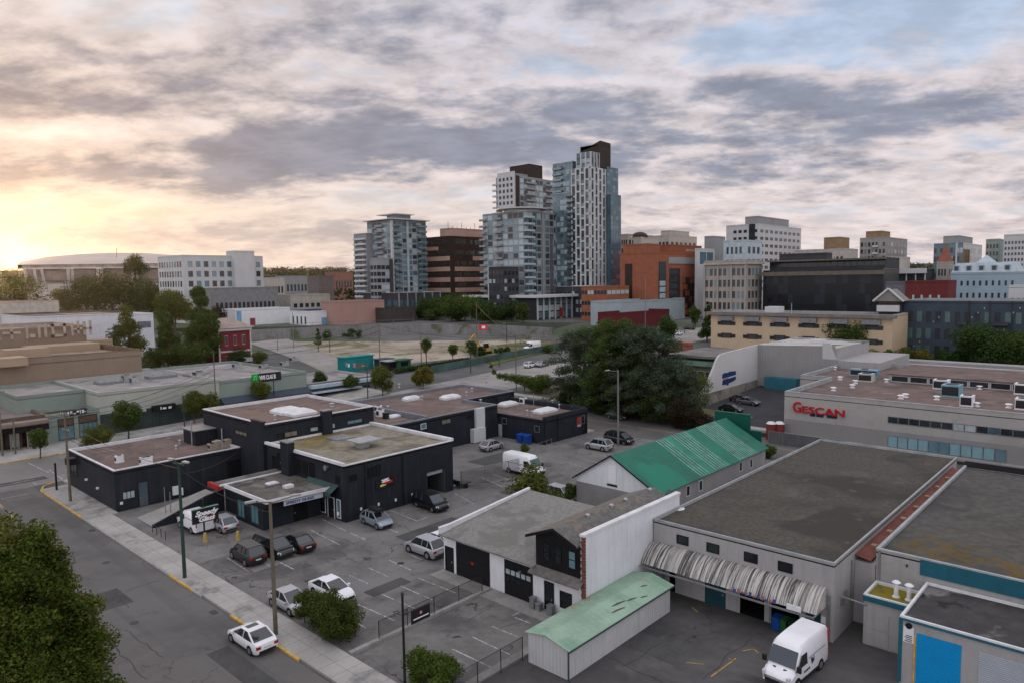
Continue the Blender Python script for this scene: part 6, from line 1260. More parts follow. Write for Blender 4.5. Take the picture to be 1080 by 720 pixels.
for x in (26, 36, 44, 72, 76, 103, 107, 140, 145, 178, 182, 215, 219): a_, b_ = ad(x, 283.5, D-7), ad(x+(3.5 if x < 60 else .5), 304, D-3); mb = MB(); mb.tube(a_, b_, 1.0, .9, 5); mb.build('column', mat('arena_white', ()), t)
mb = MB(); p = ad(87, 264, D+30); mb.tube(ad(123, 272, D+20), ad(123, 262, D+20), .25, None, 5); mb.build('mast', TGR, t)
# ------------------------------------------------------------------ ridge of hills with woods
mb = MB(); rows = []; rr = random.Random(3)
AZ = np.linspace(-62, 62, 150)
for k, (D, sc) in enumerate(((1300, 0), (1900, .6), (2600, 1.0), (3600, .55), (4300, 0))):
    row = []
    for a_ in AZ:
        th = math.radians(a_); dv = FH*math.cos(th)+RH*math.sin(th)
        h = 62+16*math.sin(a_*.21+1.2)+9*math.sin(a_*.53+.4)+5*math.sin(a_*1.7)
        if a_ > 5: h *= max(.35, 1-(a_-5)*.012)
        row.append(len(mb.v)); p = dv*D; mb.v.append((p.x, p.y, 9.5+h*sc-(1 if sc == 0 else 0)))
    rows.append(row)
for r0, r1 in zip(rows, rows[1:]):
    for i in range(len(AZ)-1): mb.f.append((r0[i], r0[i+1], r1[i+1], r1[i])); mb.m.append(0)
tag(mb.build('hills', mat('wooded_hill', (.05, .06, .035), 1, .5, .01, blotch=[((.10, .09, .07), .012, .55, .65)]), loc=(0, 0, 0)), kind='structure')
# ================================================================== TREES
LM = [leafmat('leaf_dark', (.030, .056, .014), (.075, .12, .03), rough=.8), leafmat('leaf_mid', (.045, .080, .017), (.10, .145, .035)),
      leafmat('leaf_warm', (.075, .10, .020), (.15, .16, .035)), leafmat('leaf_cedar', (.042, .068, .044), (.105, .135, .078), (.14, .155, .065), rough=.85), leafmat('leaf_red', (.035, .024, .016), (.055, .042, .024)), leafmat('leaf_yellow', (.11, .11, .025), (.20, .15, .03)),
      leafmat('leaf_bright', (.06, .10, .016), (.11, .155, .028))]
BARK = mat('bark', (.09, .07, .055), .95, .3, 2, bump=.02)
def leaf_obj(name, parent, centers, radii, n, size, m, flat=.75, seed=0, aspect=.6, droop=0.0):
    g = np.random.default_rng(seed); centers = np.asarray(centers, float); radii = np.asarray(radii, float)
    w = radii**2; idx = g.choice(len(centers), n, p=w/w.sum())
    d = g.normal(size=(n, 3)); d /= np.linalg.norm(d, axis=1)[:, None]
    rad = g.random(n)**.45
    P = centers[idx]+d*np.array([1, 1, flat])*(radii[idx]*rad)[:, None]
    P[:, 2] -= droop*(d[:, 0]**2+d[:, 1]**2)*radii[idx]*rad
    a = g.normal(size=(n, 3)); a[:, 2] *= .6; a /= np.linalg.norm(a, axis=1)[:, None]
    b_ = np.cross(a, d+g.normal(size=(n, 3))*.5); b_ /= np.linalg.norm(b_, axis=1)[:, None]+1e-9
    s = size*(.6+.8*g.random(n))[:, None]
    V = np.empty((n, 4, 3)); V[:, 0] = P-a*s*.5; V[:, 1] = P+b_*s*aspect*.5; V[:, 2] = P+a*s*.5; V[:, 3] = P-b_*s*aspect*.5
    inv = np.array(wm(parent).inverted()); Vh = V.reshape(-1, 3) @ inv[:3, :3].T + inv[:3, 3]
    me = bpy.data.meshes.new(name); me.vertices.add(4*n); me.vertices.foreach_set('co', Vh.ravel()); me.loops.add(4*n); me.loops.foreach_set('vertex_index', np.arange(4*n)); me.polygons.add(n); me.polygons.foreach_set('loop_start', np.arange(0, 4*n, 4)); me.polygons.foreach_set('loop_total', np.full(n, 4))
    me.update(calc_edges=True); me.materials.append(m)
    o = bpy.data.objects.new(name, me); COL.objects.link(o); o.parent = parent; WM[o.name] = wm(parent); return o
def clumps(g, c, r, n, sub, shell=.55):
    """sub-clump centres spread through an ellipsoid of radii r about c"""
    d = g.normal(size=(n, 3)); d /= np.linalg.norm(d, axis=1)[:, None]; k = shell+(1-shell)*g.random(n)
    C = np.array(c)+d*np.array(r)*k[:, None]*(1-sub*.55); R = min(r)*sub*(.65+.7*g.random(n)); return C, R
TN = [0]
def tree(name, label, base, h, w, m, n=2500, kind='round', trunk=.25, size=.4, group=None, cat='tree', lobes=None, seed=None, bare=.22, ncl=26, sub=.42):
    TN[0] += 1; seed = TN[0]*17 if seed is None else seed; g = np.random.default_rng(seed); base = Vector(base); t = thing(name, label, cat, base, 0, group)
    cz = base.z+h*bare; ch = h*(1-bare)
    mb = MB(); top = Vector((base.x+g.normal()*.03*h, base.y+g.normal()*.03*h, base.z+h*.8)); r0 = max(.06, h*.022)*(trunk/.25)
    mid = base.lerp(top, .45)+Vector((g.normal()*.02*h, g.normal()*.02*h, 0)); mb.tube(base-Vector((0, 0, .3)), mid, r0, r0*.7, 7); mb.tube(mid, top, r0*.7, r0*.2, 6)
    C = []; Rr = []
    if kind == 'round':
        lb = lobes or [((0, 0, .5), 1.0)]
        for (o, s_) in lb:
            c = (base.x+o[0]*w/2, base.y+o[1]*w/2, cz+ch*o[2]); c_, r_ = clumps(g, c, (w/2*s_, w/2*s_, ch/2*s_), max(6, int(ncl*s_)), sub); C.append(c_); Rr.append(r_)
    elif kind == 'cone':
        for i in range(ncl*2):
            u = g.random()**.8; rr = w/2*1.15*(1-u)**.7*(.45+.6*g.random()); th = g.random()*6.283
            C.append(np.array([[base.x+rr*math.cos(th), base.y+rr*math.sin(th), cz+ch*u*.97]])); Rr.append(np.array([max(.14*w, w*.27*(1-u*.6))*(.7+.5*g.random())]))
    C = np.concatenate(C); Rr = np.concatenate(Rr)
    for i in range(0, len(C), max(1, len(C)//9)):
        q_ = base.lerp(top, .35+.5*g.random()); mb.tube(q_, Vector(C[i]), r0*.32, r0*.08, 5)
    mb.build('trunk', BARK, t); leaf_obj('crown', t, C, Rr*1.22, int(n*2.0), size, m, seed=seed+1, flat=.85); return t
# big tree in the near corner
bp = Vector((8.4, 41.5, 0)); g = np.random.default_rng(5)
t = thing('tree', 'big dark green tree filling the near left corner beside the road', 'tree', bp)
C = []; R_ = []
prof = [(13.2, .8), (0.3, 3.0), (1.4, 3.6), (2.6, 3.8), (3.8, 3.9), (5.2, 3.9), (6.6, 3.7), (8, 3.3), (9.4, 2.8), (10.6, 2.3), (11.6, 1.8), (12.5, 1.2)]
for z, r in prof:
    for i in range(int(9+r*11)):
        th = g.random()*6.283; k = (.45+.55*g.random()**.6); q_ = r*k*(1+.12*math.sin(th*3+z)); C.append((bp.x+q_*math.cos(th), bp.y+q_*math.sin(th), z+g.normal()*.5)); R_.append(.55+.5*g.random())
leaf_obj('crown', t, C, R_, 210000, .19, leafmat('leaf_near', (.045, .072, .010), (.12, .15, .024), (.17, .17, .045), rough=.75), seed=9, flat=.8, aspect=.5)
mb = MB(); mb.tube(bp, bp+Vector((0, 0, 6)), .38, .25, 9); mb.tube(bp+Vector((0, 0, 6)), bp+Vector((.1, 0, 12.6)), .25, .05, 7)
for i in range(26): th = g.random()*6.28; z = 2+g.random()*8; mb.tube(bp+Vector((0, 0, z)), bp+Vector((4.0*math.cos(th)*(1-z/16), 4.0*math.sin(th)*(1-z/16), z+1.6)), .09, .02, 5)
mb.build('trunk', BARK, t)
mb = MB(); qd = bp+Vector((-1.2, 4.2, 8.4))
for i in range(9): a_ = qd+Vector((g.normal()*.2, g.normal()*.2, -1.6)); mb.tube(a_, a_+Vector((g.normal()*.5, .2+g.normal()*.5, 2.0+g.random())), .04, .012, 4)
mb.build('bare_twigs', mat('pale_twig', (.30, .25, .21), .9), t)
# cedars at the junction
def cedar(label, px, py, top, wpx, n, seed, m, lean=0):
    p = T(px, py); D = math.hypot(p.x, p.y); h = at_dist(px, top, D).z-p.z; w = wpx/F*D; t = thing('cedar_tree', label, 'tree', p, 0, 'cedars at the junction'); g = np.random.default_rng(seed)
    C = []; R_ = []; mb = MB(); mb.tube(p, p+Vector((0, 0, h*.5)), .5, .35, 9); mb.tube(p+Vector((0, 0, h*.5)), p+Vector((lean, 0, h*.93)), .35, .06, 7)
    for i in range(46):
        u = .10+.88*(i/46); L = w/2*math.sin(math.pi*min(1, (1.03-u)*.60+.12))**.8*(.65+.5*g.random()); th = i*2.4+g.normal()*.4
        a_ = p+Vector((lean*u, 0, h*u)); e = a_+Vector((L*math.cos(th), L*math.sin(th), h*.05*(1-u)-L*.10)); mb.tube(a_, e, .13*(1.1-u), .03, 4)
        for k in range(6): q_ = a_.lerp(e, .25+.16*k); C.append((q_.x+g.normal()*.5, q_.y+g.normal()*.5, q_.z-.1*k+.2)); R_.append((.75+.5*g.random())*w/12)
    for i in range(14): C.append((p.x+lean+g.normal()*w*.08, p.y+g.normal()*w*.08, p.z+h*(.82+.16*g.random()))); R_.append(.09*w)
    mb.build('trunk', BARK, t); leaf_obj('crown', t, C, R_, int(n*1.3), .38, m, seed=seed, flat=.62, aspect=.42, droop=.25); return t
cedar('leftmost cedar of the dark group, with pale trunk and open lower branches', 617, 427, 347, 84, 24000, 31, LM[3])
cedar('middle cedar of the dark group, its top yellow-green', 648, 434, 336, 84, 24000, 32, LM[1])
cedar('right-hand blue-green cedar, broadest of the dark group', 682, 441, 343, 90, 34000, 33, LM[3])
cedar('small cedar leaning between the two broad cedars', 664, 438, 352, 62, 14000, 34, LM[0])
cedar('low cedar at the right flank of the dark group', 712, 446, 380, 60, 14000, 37, LM[3])
def bush(label, px, py, wpx, hpx, m, n=1800, name='bush', size=.26, group=None, cat='bush', z=None, lobes=None, bare=.0):
    p = T(px, py) if z is None else G(px, py, z); D = math.hypot(p.x, p.y); return tree(name, label, p, hpx/F*D*1.0, wpx/F*D, m, n, size=size, cat=cat, group=group, bare=bare, trunk=.12, lobes=lobes, ncl=18)
for a_ in (('dark shrub under the leftmost cedar', 600, 428, 30, 28, LM[0]), ('dark shrub second from the left under the cedars', 632, 435, 36, 30, LM[0]), ('low brownish shrub in front of the middle cedar', 662, 441, 34, 22, LM[4]), ('dark green shrub below the broadest cedar', 692, 447, 44, 34, LM[0]),
           ('dark red-leaved shrub near the slanted white wall', 722, 452, 36, 30, LM[4]), ('bright green ivy mass behind the red-leaved shrub', 727, 436, 46, 52, LM[6]), ('small dark shrub by the foot of the white wall', 737, 455, 22, 24, LM[4])): bush(*a_, n=4200)
# topiary hedge: long vine-covered creature
t = thing('topiary', 'long vine-covered topiary curving up to a thin tail beside the street', 'topiary', T(575, 412))
P0 = T(580, 414); D = math.hypot(P0.x, P0.y); C = []; R_ = []
for x, y, r in ((516, 379, .35), (518, 386, .5), (521, 392, .7), (527, 396, .85), (533, 397, 1.0), (540, 398, 1.15), (547, 399.5, 1.3), (553, 401, 1.5), (559, 403, 1.7), (565, 405, 2.0), (571, 404, 2.3), (575, 402, 1.9)):
    p = at_dist(x, y, D+(565-x)*.12); C.append(tuple(p)); R_.append(r)
leaf_obj('foliage', t, C, R_, 9000, .32, LM[6], seed=77, flat=.9)
mb = MB(); mb.path([Vector(c) for c in C], .12, 5); a_ = Vector(C[7]); mb.tube(a_, Vector((a_.x, a_.y, terr(a_.x, a_.y))), .12, None, 5); a_ = Vector(C[10]); mb.tube(a_, Vector((a_.x, a_.y, terr(a_.x, a_.y))), .12, None, 5); mb.build('armature', mat('bark', ()), t)
# hedges by the parking lot
def hedge(label, x0, y0, x1, y1, h, m, n, seed, lobes):
    t = thing('hedge', label, 'hedge', ((x0+x1)/2, (y0+y1)/2, 0)); g = np.random.default_rng(seed); C = []; R_ = []
    for (u, v_, w_, hh) in lobes:
        c_, r_ = clumps(g, (x0+(x1-x0)*u, y0+(y1-y0)*v_, hh*.5), (w_, w_, hh*.5), 26, .42, .5); C.append(c_); R_.append(r_)
    leaf_obj('foliage', t, np.concatenate(C), np.concatenate(R_), n, .13, m, seed=seed, flat=.9); mb = MB()
    for (u, v_, w_, hh) in lobes: x, y = x0+(x1-x0)*u, y0+(y1-y0)*v_; mb.tube((x, y, 0), (x, y, hh*.7), .06, .03, 5)
    mb.build('stems', BARK, t)
HB = leafmat('leaf_hedge', (.045, .065, .012), (.085, .115, .022), (.10, .095, .03))
hedge('thick ragged hedge on the pavement edge hiding two parked cars', 27.4, 42.6, 29.4, 48.2, 3.0, HB, 42000, 51, [(.15, .10, 1.3, 2.7), (.75, .12, 1.2, 2.8), (.2, .32, 1.35, 3.0), (.75, .36, 1.3, 3.1), (.2, .56, 1.3, 3.2), (.7, .60, 1.2, 3.3), (.3, .80, 1.15, 3.4), (.2, .95, .9, 3.0)])
hedge('clipped round hedge beside the black gate and sign post', 27.9, 32.2, 29.8, 35.8, 2.1, LM[6], 22000, 52, [(.3, .12, 1.3, 2.1), (.4, .42, 1.3, 2.2), (.35, .75, 1.25, 2.3), (.8, .3, 1.0, 1.9)])
# street trees and bushes by the shops
def stree(label, px, pyb, top, wpx, m, n=1500, kind='round', name='street_tree', bare=.30, group=None, size=.3, z=None, cat='tree', ncl=22):
    p = T(px, pyb) if z is None else G(px, pyb, z); D = math.hypot(p.x, p.y); h = at_dist(px, top, D).z-p.z
    return tree(name, label, p, h, wpx/F*D, m, n, kind, size=size, bare=bare, group=group, cat=cat, ncl=ncl)
L_ = LM
stree('slim young street tree between the brown canopy and the wooden pole', 42.5, 483, 448, 15, L_[1], 1800)
stree('bushy street tree in front of the dark green shop front', 135.5, 464, 421, 29, L_[1], 4200, bare=.32)
stree('yellowing street tree left of the charcoal stair head', 206, 447, 412, 24, L_[2], 3600)
stree('second yellowing street tree touching the first behind the stair head', 221, 444, 414, 22, L_[2], 3000)
bush('pale leafy shrub on the corner behind the low charcoal building', 101, 473, 34, 24, L_[2], 4200, size=.22)
stree('small round tree in front of the slate awnings', 276, 431, 402, 19, L_[2], 2400)
stree('dark street tree between the two pale fascia shops', 338, 414, 391, 14, L_[0], 2000)
stree('small tree in front of the pale blue fascia', 371, 413, 395, 18, L_[1], 2000)
stree('large loose shrub-like tree left of the round bush', 404, 417, 387, 28, L_[2], 4800, bare=.1)
stree('round bright bush by the wide street', 446.5, 409, 387, 25, L_[5], 4000, bare=.1)
stree('slim sapling in the vacant lot near the tall wooden pole', 449.5, 386, 355, 13, L_[1], 1200, bare=.4)
stree('slim sapling in the vacant lot, right of the taller one', 477.5, 385, 362, 11, L_[1], 1000, bare=.45)
stree('thin sapling by the path at the left of the lot', 336, 371, 346, 7, L_[1], 700, 'cone')
stree('young tree with loose crown over the lot fence', 497, 385, 358, 12, L_[1], 900, bare=.5)
stree('slender tree with full pointed crown at the end of the tan wall', 135.5, 389, 323, 31, L_[2], 5200, 'cone', bare=.08, size=.5)
stree('pointed leafy tree left of the tallest one by the red house', 177, 391, 330, 27, L_[1], 6500, 'cone', bare=.05, size=.55)
stree('tallest dark leafy tree beside the red house', 213, 392, 304, 38, L_[1], 10500, 'cone', bare=.03, size=.6)
stree('broad pale tree behind the two pointed ones', 184, 352, 303, 34, L_[2], 6500, bare=.15, size=.7)
stree('olive tree in front of the grey flat-roofed block', 206, 330, 298, 26, L_[5], 3000, size=.7)
stree('tall dark conifer-shaped tree in front of the arena', 146, 330, 271, 42, L_[0], 8000, 'cone', bare=.0, size=.8)
stree('round dark tree left of the tall conifer by the arena', 92, 333, 289, 46, L_[0], 6500, bare=.0, size=.8)
stree('second round dark tree between the arena and the tall conifer', 118, 333, 285, 34, L_[0], 4500, bare=.0, size=.8)
stree('broad sunlit tree at the left edge of the picture', 10, 326, 278, 52, L_[2], 6500, bare=.0, size=.8)
stree('tall sunlit tree left of the arena columns', 28, 330, 284, 34, L_[2], 4200, bare=.0, size=.8)
stree('rounded olive tree hiding the base of the arena', 72, 331, 300, 30, L_[5], 2600, bare=.0, size=.8)
stree('wide dark tree in front of the right half of the arena', 160, 331, 292, 34, L_[0], 3600, bare=.0, size=.8)
stree('low sunlit tree right of the broad one at the left edge', 45, 326, 300, 34, L_[5], 3000, bare=.0, size=.7)
stree('small sunlit bush in front of the arena columns', 62, 325, 305, 26, L_[5], 2000, bare=.0, size=.7)
stree('green shrub against the red house wall', 252, 388, 365, 24, L_[0], 2600, bare=.0)
stree('light green shrub right of the red house', 273, 385, 367, 18, L_[2], 1800, bare=.0)
stree('reddish tree beside the white annex', 229, 350, 320, 20, L_[4], 1800, bare=.1, size=.5)
stree('big dark tree beyond the grey flat-roofed block', 302, 322, 286, 48, L_[0], 5200, bare=.0, size=.8)
stree('dark tree between the brown box building and the block', 326, 318, 289, 26, L_[1], 2600, bare=.0, size=.8)
stree('dense dark tree left of the left apartment tower', 365, 318, 284, 36, L_[0], 5200, bare=.0, size=.8)
stree('smaller tree beside the brown box building', 284, 315, 287, 22, L_[1], 2200, bare=.0, size=.8)
stree('green tree right of the dense dark one', 352, 310, 283, 20, L_[1], 2000, bare=.0, size=.8)
# lot edge planting and downtown street trees
for i, (x, yb, top, w, k) in enumerate(((412, 330, 310, 14, 1), (426, 330, 311, 13, 6), (436, 332, 313, 12, 1), (448, 334, 314, 16, 0), (462, 334, 312, 22, 1), (477, 336, 313, 24, 1), (490, 336, 312, 22, 6), (503, 338, 314, 20, 1), (516, 338, 317, 20, 0), (540, 336, 318, 14, 0), (552, 338, 321, 10, 1), (470, 330, 309, 14, 6))):
    side = ('pink rendered block', 'dark low building', 'dark low building', 'banded office', 'banded office', 'condominium podium', 'condominium podium', 'podium canopy', 'podium canopy', 'podium columns', 'podium columns', 'banded office')[i]
    stree(f'street tree {("first", "second", "third", "fourth", "fifth", "sixth", "seventh", "eighth", "ninth", "tenth", "eleventh", "small back")[i]} from the left behind the retaining wall, near the {side}'[:110], x, yb+3, top-2, w*1.5, L_[k], 3000, bare=.05, group='trees along the retaining wall', size=.55)
for i, (x, w, k) in enumerate(((420, 20, 6), (455, 24, 1), (484, 24, 6), (512, 22, 1), (528, 16, 0))): stree(('leftmost', 'second', 'middle', 'fourth', 'rightmost')[i]+' low bush of five just above the retaining wall', x, 338, 326, w, L_[k], 1800, bare=.0, size=.5, name='bush', cat='bush')
for lab, x, yb, top, w, m, n in (('low weeds bush at the foot of the retaining wall', 372, 357, 347, 26, L_[0], 1500), ('clump of weeds by the wall left of the pole', 345, 358, 348, 12, L_[1], 900), ('dark bramble patch in the lot behind the orange digger', 503, 375, 365, 30, L_[0], 2200), ('second bramble patch right of the first in the lot', 530, 374, 366, 26, L_[0], 1800), ('small pale bush beside the white van', 578, 372, 364, 12, L_[1], 900)):
    stree(lab, x, yb, top, w, m, n, bare=.0, name='bush', cat='bush')
# ivy hedge along the lot fence
t = thing('hedge', 'long low dark ivy hedge along the front fence of the vacant lot', 'hedge', T(440, 395)); C = []; R_ = []
for i in range(40):
    x = 418+i*2.7
    if 28 < i: break
    p = T(x, 393.5-(x-418)*.16); C.append((p.x, p.y, p.z+.7)); R_.append(.8+.3*RNG.random())
leaf_obj('foliage', t, C, R_, 8000, .3, L_[0], seed=61)
# right-hand trees
stree('grey-green tree in front of the cream apartment block', 862, 368, 334, 30, L_[0], 4200, bare=.1, size=.5)
stree('large green tree at the right end of the cream apartment block', 896, 378, 333, 42, L_[1], 7500, bare=.05, size=.5)
for i, (x, yb, top, w, k) in enumerate(((918, 386, 370, 24, 2), (936, 386, 372, 22, 6), (953, 386, 371, 22, 2), (972, 387, 371, 24, 5), (990, 388, 372, 24, 0), (1008, 388, 371, 22, 0))):
    bush(f'{("first", "second", "third", "fourth", "fifth", "sixth")[i]} shrub from the left in the hedge line before the slate apartment block', x, yb, w, 17, L_[k], 2000, size=.4, group='shrubs before the slate block')
for i, (x, yb, top, w, k) in enumerate(((1030, 392, 343, 44, 0), (1052, 392, 346, 40, 0), (1075, 394, 345, 42, 1))):
    stree(('left dark tree of three before the slate block at the right edge', 'middle dark tree of three before the slate block', 'right-edge tree of three before the slate block')[i], x, yb, top, w, L_[k], 6500, bare=.0, size=.5)
stree('dark round tree beside the dark red low building', 702, 360, 333, 20, L_[0], 2600, bare=.1, size=.5)
stree('street tree at the foot of the beige stone office', 775, 328, 311, 12, L_[0], 1200, size=.5, bare=.1)
stree('tall narrow tree left of the cream apartment block', 746, 360, 318, 12, L_[0], 1800, 'cone', size=.5, bare=.1)
stree('green street tree under the orange offices', 733, 345, 320, 12, L_[1], 1400, size=.5, bare=.1)
bush('tangled shrub between the green hall and the grey warehouse', 759, 503, 34, 24, L_[2], 3600, size=.2)
bush('small bright shrub at the end of the narrow alley', 811, 483, 14, 15, L_[6], 1500, size=.2)
bush('climbing shrub at the corner of the white gable end', 603, 532, 16, 26, L_[1], 2200, size=.18)
stree('straggly sapling with sparse leaves behind the grey shingle roof', 560, 541, 488, 44, L_[2], 1500, bare=.2, size=.3, ncl=16)
bush('second straggly shrub beside the sapling behind the shingle roof', 583, 535, 26, 22, L_[2], 1300, size=.22)
bush('weedy plant against the charcoal wall beside the blue bins', 553, 478, 10, 12, L_[2], 700, size=.18)
# far woods: nobody could count these crowns
C = []; R_ = []; g = np.random.default_rng(8); 
for i in range(1500):
    a_ = math.radians(-40+g.random()*80); D = 520+1500*g.random()**.9; dv = FH*math.cos(a_)+RH*math.sin(a_); r = (4+4*g.random())*(1+D/2500); C.append((dv.x*D, dv.y*D, 9.5+r*.8+(max(0, D-1300)/1300)*58)); R_.append(r)
wt = thing('w', None, None, (0, 0, 0)); o = leaf_obj('far_woodland', wt, C, R_, 90000, 3.6, leafmat('leaf_far', (.030, .042, .018), (.055, .065, .028)), seed=3, flat=.8); o.parent = None; bpy.data.objects.remove(wt); tag(o, kind='stuff')
C = []; R_ = []
for i in range(900):
    a_ = math.radians(-24+g.random()*20); D = 1500+1200*g.random(); dv = FH*math.cos(a_)+RH*math.sin(a_); C.append((dv.x*D, dv.y*D, 9.5+(D-1400)/1250*float(np.interp(math.degrees(a_), [-24, -10], [68, 56]))+6*g.random())); R_.append((6+9*g.random())*D/2000)
wt = thing('w', None, None, (0, 0, 0)); o = leaf_obj('ridge_woodland', wt, C, R_, 34000, 6, leafmat('leaf_far', (), ()), seed=4, flat=1.0); o.parent = None; bpy.data.objects.remove(wt); tag(o, kind='stuff')
# ================================================================== VEHICLES
TYRE = mat('tyre', (.012, .012, .012), .85, .1, 5); RIM = mat('rim', (.32, .32, .33), .35, 0, metal=.7); CGL = mat('car_glass', (.012, .016, .02), .06, 0, spec=.9); CGG = mat('green_windscreen', (.03, .09, .07), .08, 0, spec=.9)
LAMPR = mat('tail_lamp', (.30, .01, .01), .25, 0); LAMPW = mat('head_lamp', (.55, .56, .58), .15, 0); PLAST = mat('black_plastic', (.018, .018, .019), .6, .1, 4)
def paint(n, c, r=.28, metal=.0): return mat('paint_'+n, c, r, .04, 1.5, coat=.35, metal=metal)
PW, PSI, PBK, PGY, PDG = paint('white', (.72, .72, .74)), paint('silver', (.42, .43, .45), .3, .5), paint('black', (.004, .004, .005), .35), paint('grey', (.14, .145, .155), .3, .4), paint('dark', (.008, .009, .011), .35)
PBL, PGN, PRD = paint('blue', (.05, .14, .28)), paint('green', (.02, .05, .035)), paint('red', (.35, .02, .02))
KINDS = {  # length, width, belt, roof height, hood height, greenhouse stations (x of windscreen base, roof front, roof rear, rear base), nose x
 'sedan': dict(L=4.6, W=1.80, bl=.92, rf=1.44, hood=.86, gh=(1.25, .20, -.90, -1.88), boot=.98),
 'hatch': dict(L=4.25, W=1.78, bl=.95, rf=1.50, hood=.92, gh=(1.25, .38, -1.30, -1.98), boot=.95),
 'suv': dict(L=4.55, W=1.86, bl=1.08, rf=1.70, hood=1.04, gh=(1.22, .48, -1.55, -2.12), boot=1.08),
 'minivan': dict(L=4.95, W=1.95, bl=1.06, rf=1.75, hood=1.00, gh=(1.65, .75, -1.90, -2.36), boot=1.06),
 'pickup': dict(L=5.4, W=1.95, bl=1.15, rf=1.82, hood=1.12, gh=(1.0, .45, -.75, -.95), boot=1.12)}
def loft(rings, close=True):
    vs = [p for r in rings for p in r]; n = len(rings[0]); fs = []
    for i in range(len(rings)-1):
        for j in range(n): fs.append((i*n+j, i*n+(j+1) % n, (i+1)*n+(j+1) % n, (i+1)*n+j))
    if close: fs += [tuple(range(n-1, -1, -1)), tuple((len(rings)-1)*n+i for i in range(n))]
    return vs, fs
def wheels(t, xs, W, r, body_m=None):
    for x in xs:
        for s in (1, -1):
            y = s*(W/2-.10); mb = MB(); mb.tube((x, y-.11, r), (x, y+.11, r), r, None, 18); w = mb.build('wheel', TYRE, t, world=False)
            mb = MB(); yo = y+s*.112; mb.tube((x, yo-.012, r), (x, yo+.012, r), r*.64, None, 12); mb.build('rim', RIM, w, world=False)
def car(name, label, kind, px, py, rz, p, group=None, jit=0, xy=None, rack=False, cat=None, sunroof=False, roofm=None):
    K = KINDS[kind]; pos = T(px, py) if xy is None else Vector((*xy, terr(*xy))); t = thing(name, label, cat or {'suv': 'car', 'minivan': 'van', 'pickup': 'truck'}.get(kind, 'car'), pos, math.radians(rz+jit), group)
    L, W, bl, rf = K['L'], K['W'], K['bl'], K['rf']; h = L/2; g0, g1, g2, g3 = K['gh']
    def ring(x, w, zb, zt, tuck=.90):
        w2 = w/2; return [(x, -w2*.92, zb), (x, -w2, zb+(zt-zb)*.35), (x, -w2*.995, zt-.14), (x, -w2*tuck, zt), (x, w2*tuck, zt), (x, w2*.995, zt-.14), (x, w2, zb+(zt-zb)*.35), (x, w2*.92, zb)]
    st = [(-h, W*.80, .42, K['boot']-.24), (-h+.06, W*.90, .30, K['boot']-.06), (-h+.30, W*.97, .22, K['boot']), (g3, W, .20, bl if kind != 'sedan' else K['boot']), (g2, W, .20, bl), (0, W, .20, bl), (g0, W, .20, bl-.02), (g0+.45, W*.99, .20, K['hood']), (h-.35, W*.95, .22, K['hood']-.12), (h-.08, W*.88, .28, K['hood']-.26), (h, W*.76, .40, K['hood']-.40)]
    st = sorted(st, key=lambda s: s[0])
    vs, fs = loft([ring(*s) for s in st]); mb = MB(); mb.add(vs, fs)
    # dark wheel arches let into the sides, sill trim
    wr = .33 if kind not in ('suv', 'pickup') else .37; wb = L*.29
    for x in (wb+.08, -wb):
        for s in (1, -1): mb.tube((x, s*(W/2-.30), wr), (x, s*(W/2+.004), wr), wr*1.20, None, 16, m=1)
    mb.box(-wb+.3, -W/2-.003, .19, wb-.2, W/2+.003, .28, 1); mb.box(-h-.01, -W*.36, .34, -h+.1, W*.36, .50, 1); mb.box(h-.1, -W*.34, .33, h+.01, W*.34, .52, 1)
    b = mb.build('body', [p, PLAST], t, smooth=True, world=False); b.data.set_sharp_from_angle(angle=math.radians(38))
    # greenhouse
    wt = W*.74; wb_ = W*.90
    def gr(x0, x1): return
    A = [(g3, -wb_/2, bl-.02), (g2, -wt/2, rf), (g1, -wt/2, rf), (g0, -wb_/2, bl-.02)]; B = [(x, -y, z) for x, y, z in A]
    mb = MB(); mb.add(A+B, [(0, 3, 2, 1), (4, 5, 6, 7), (0, 1, 5, 4), (2, 3, 7, 6)]); mb.build('windows', CGG if kind == 'never' else CGL, t, world=False)
    mb = MB(); e = .025
    mb.ext([(g2-.03, -wt/2-.01, rf-.01), (g1+.05, -wt/2-.01, rf-.015), (g1+.05, wt/2+.01, rf-.015), (g2-.03, wt/2+.01, rf-.01)], (0, 0, .045))
    def pil(a, b_, w): 
        a, b_ = Vector(a), Vector(b_); 
        for s in (1, -1): mb.tube((a.x, s*a.y, a.z), (b_.x, s*b_.y, b_.z), w, None, 5)
    pil((g0, wb_/2, bl), (g1, wt/2, rf), .045); pil((g3, wb_/2, bl), (g2, wt/2, rf), .07); xm = (g1+g2)/2
    pil((xm+.1, wb_/2+.005, bl), (xm+.05, wt/2+.005, rf), .035)
    if kind in ('suv', 'minivan', 'hatch'): pil((g2+.35, wb_/2+.005, bl), (g2+.25, wt/2+.005, rf), .05)
    mb.build('roof', roofm or p, t, world=False)
    if sunroof: mb = MB(); mb.box(xm+.0, -wt*.32, rf+.034, g1-.05, wt*.32, rf+.045); mb.build('sunroof', CGL, t, world=False)
    if rack: 
        mb = MB(); mb.ext([(-1.0, -.38, rf+.12), (.9, -.38, rf+.12), (.9, .38, rf+.12), (-1.0, .38, rf+.12)], (0, 0, .28)); mb.box(-.8, -.6, rf+.04, -.7, .6, rf+.12); mb.box(.5, -.6, rf+.04, .6, .6, rf+.12); mb.build('roof_box', PLAST, t, world=False)
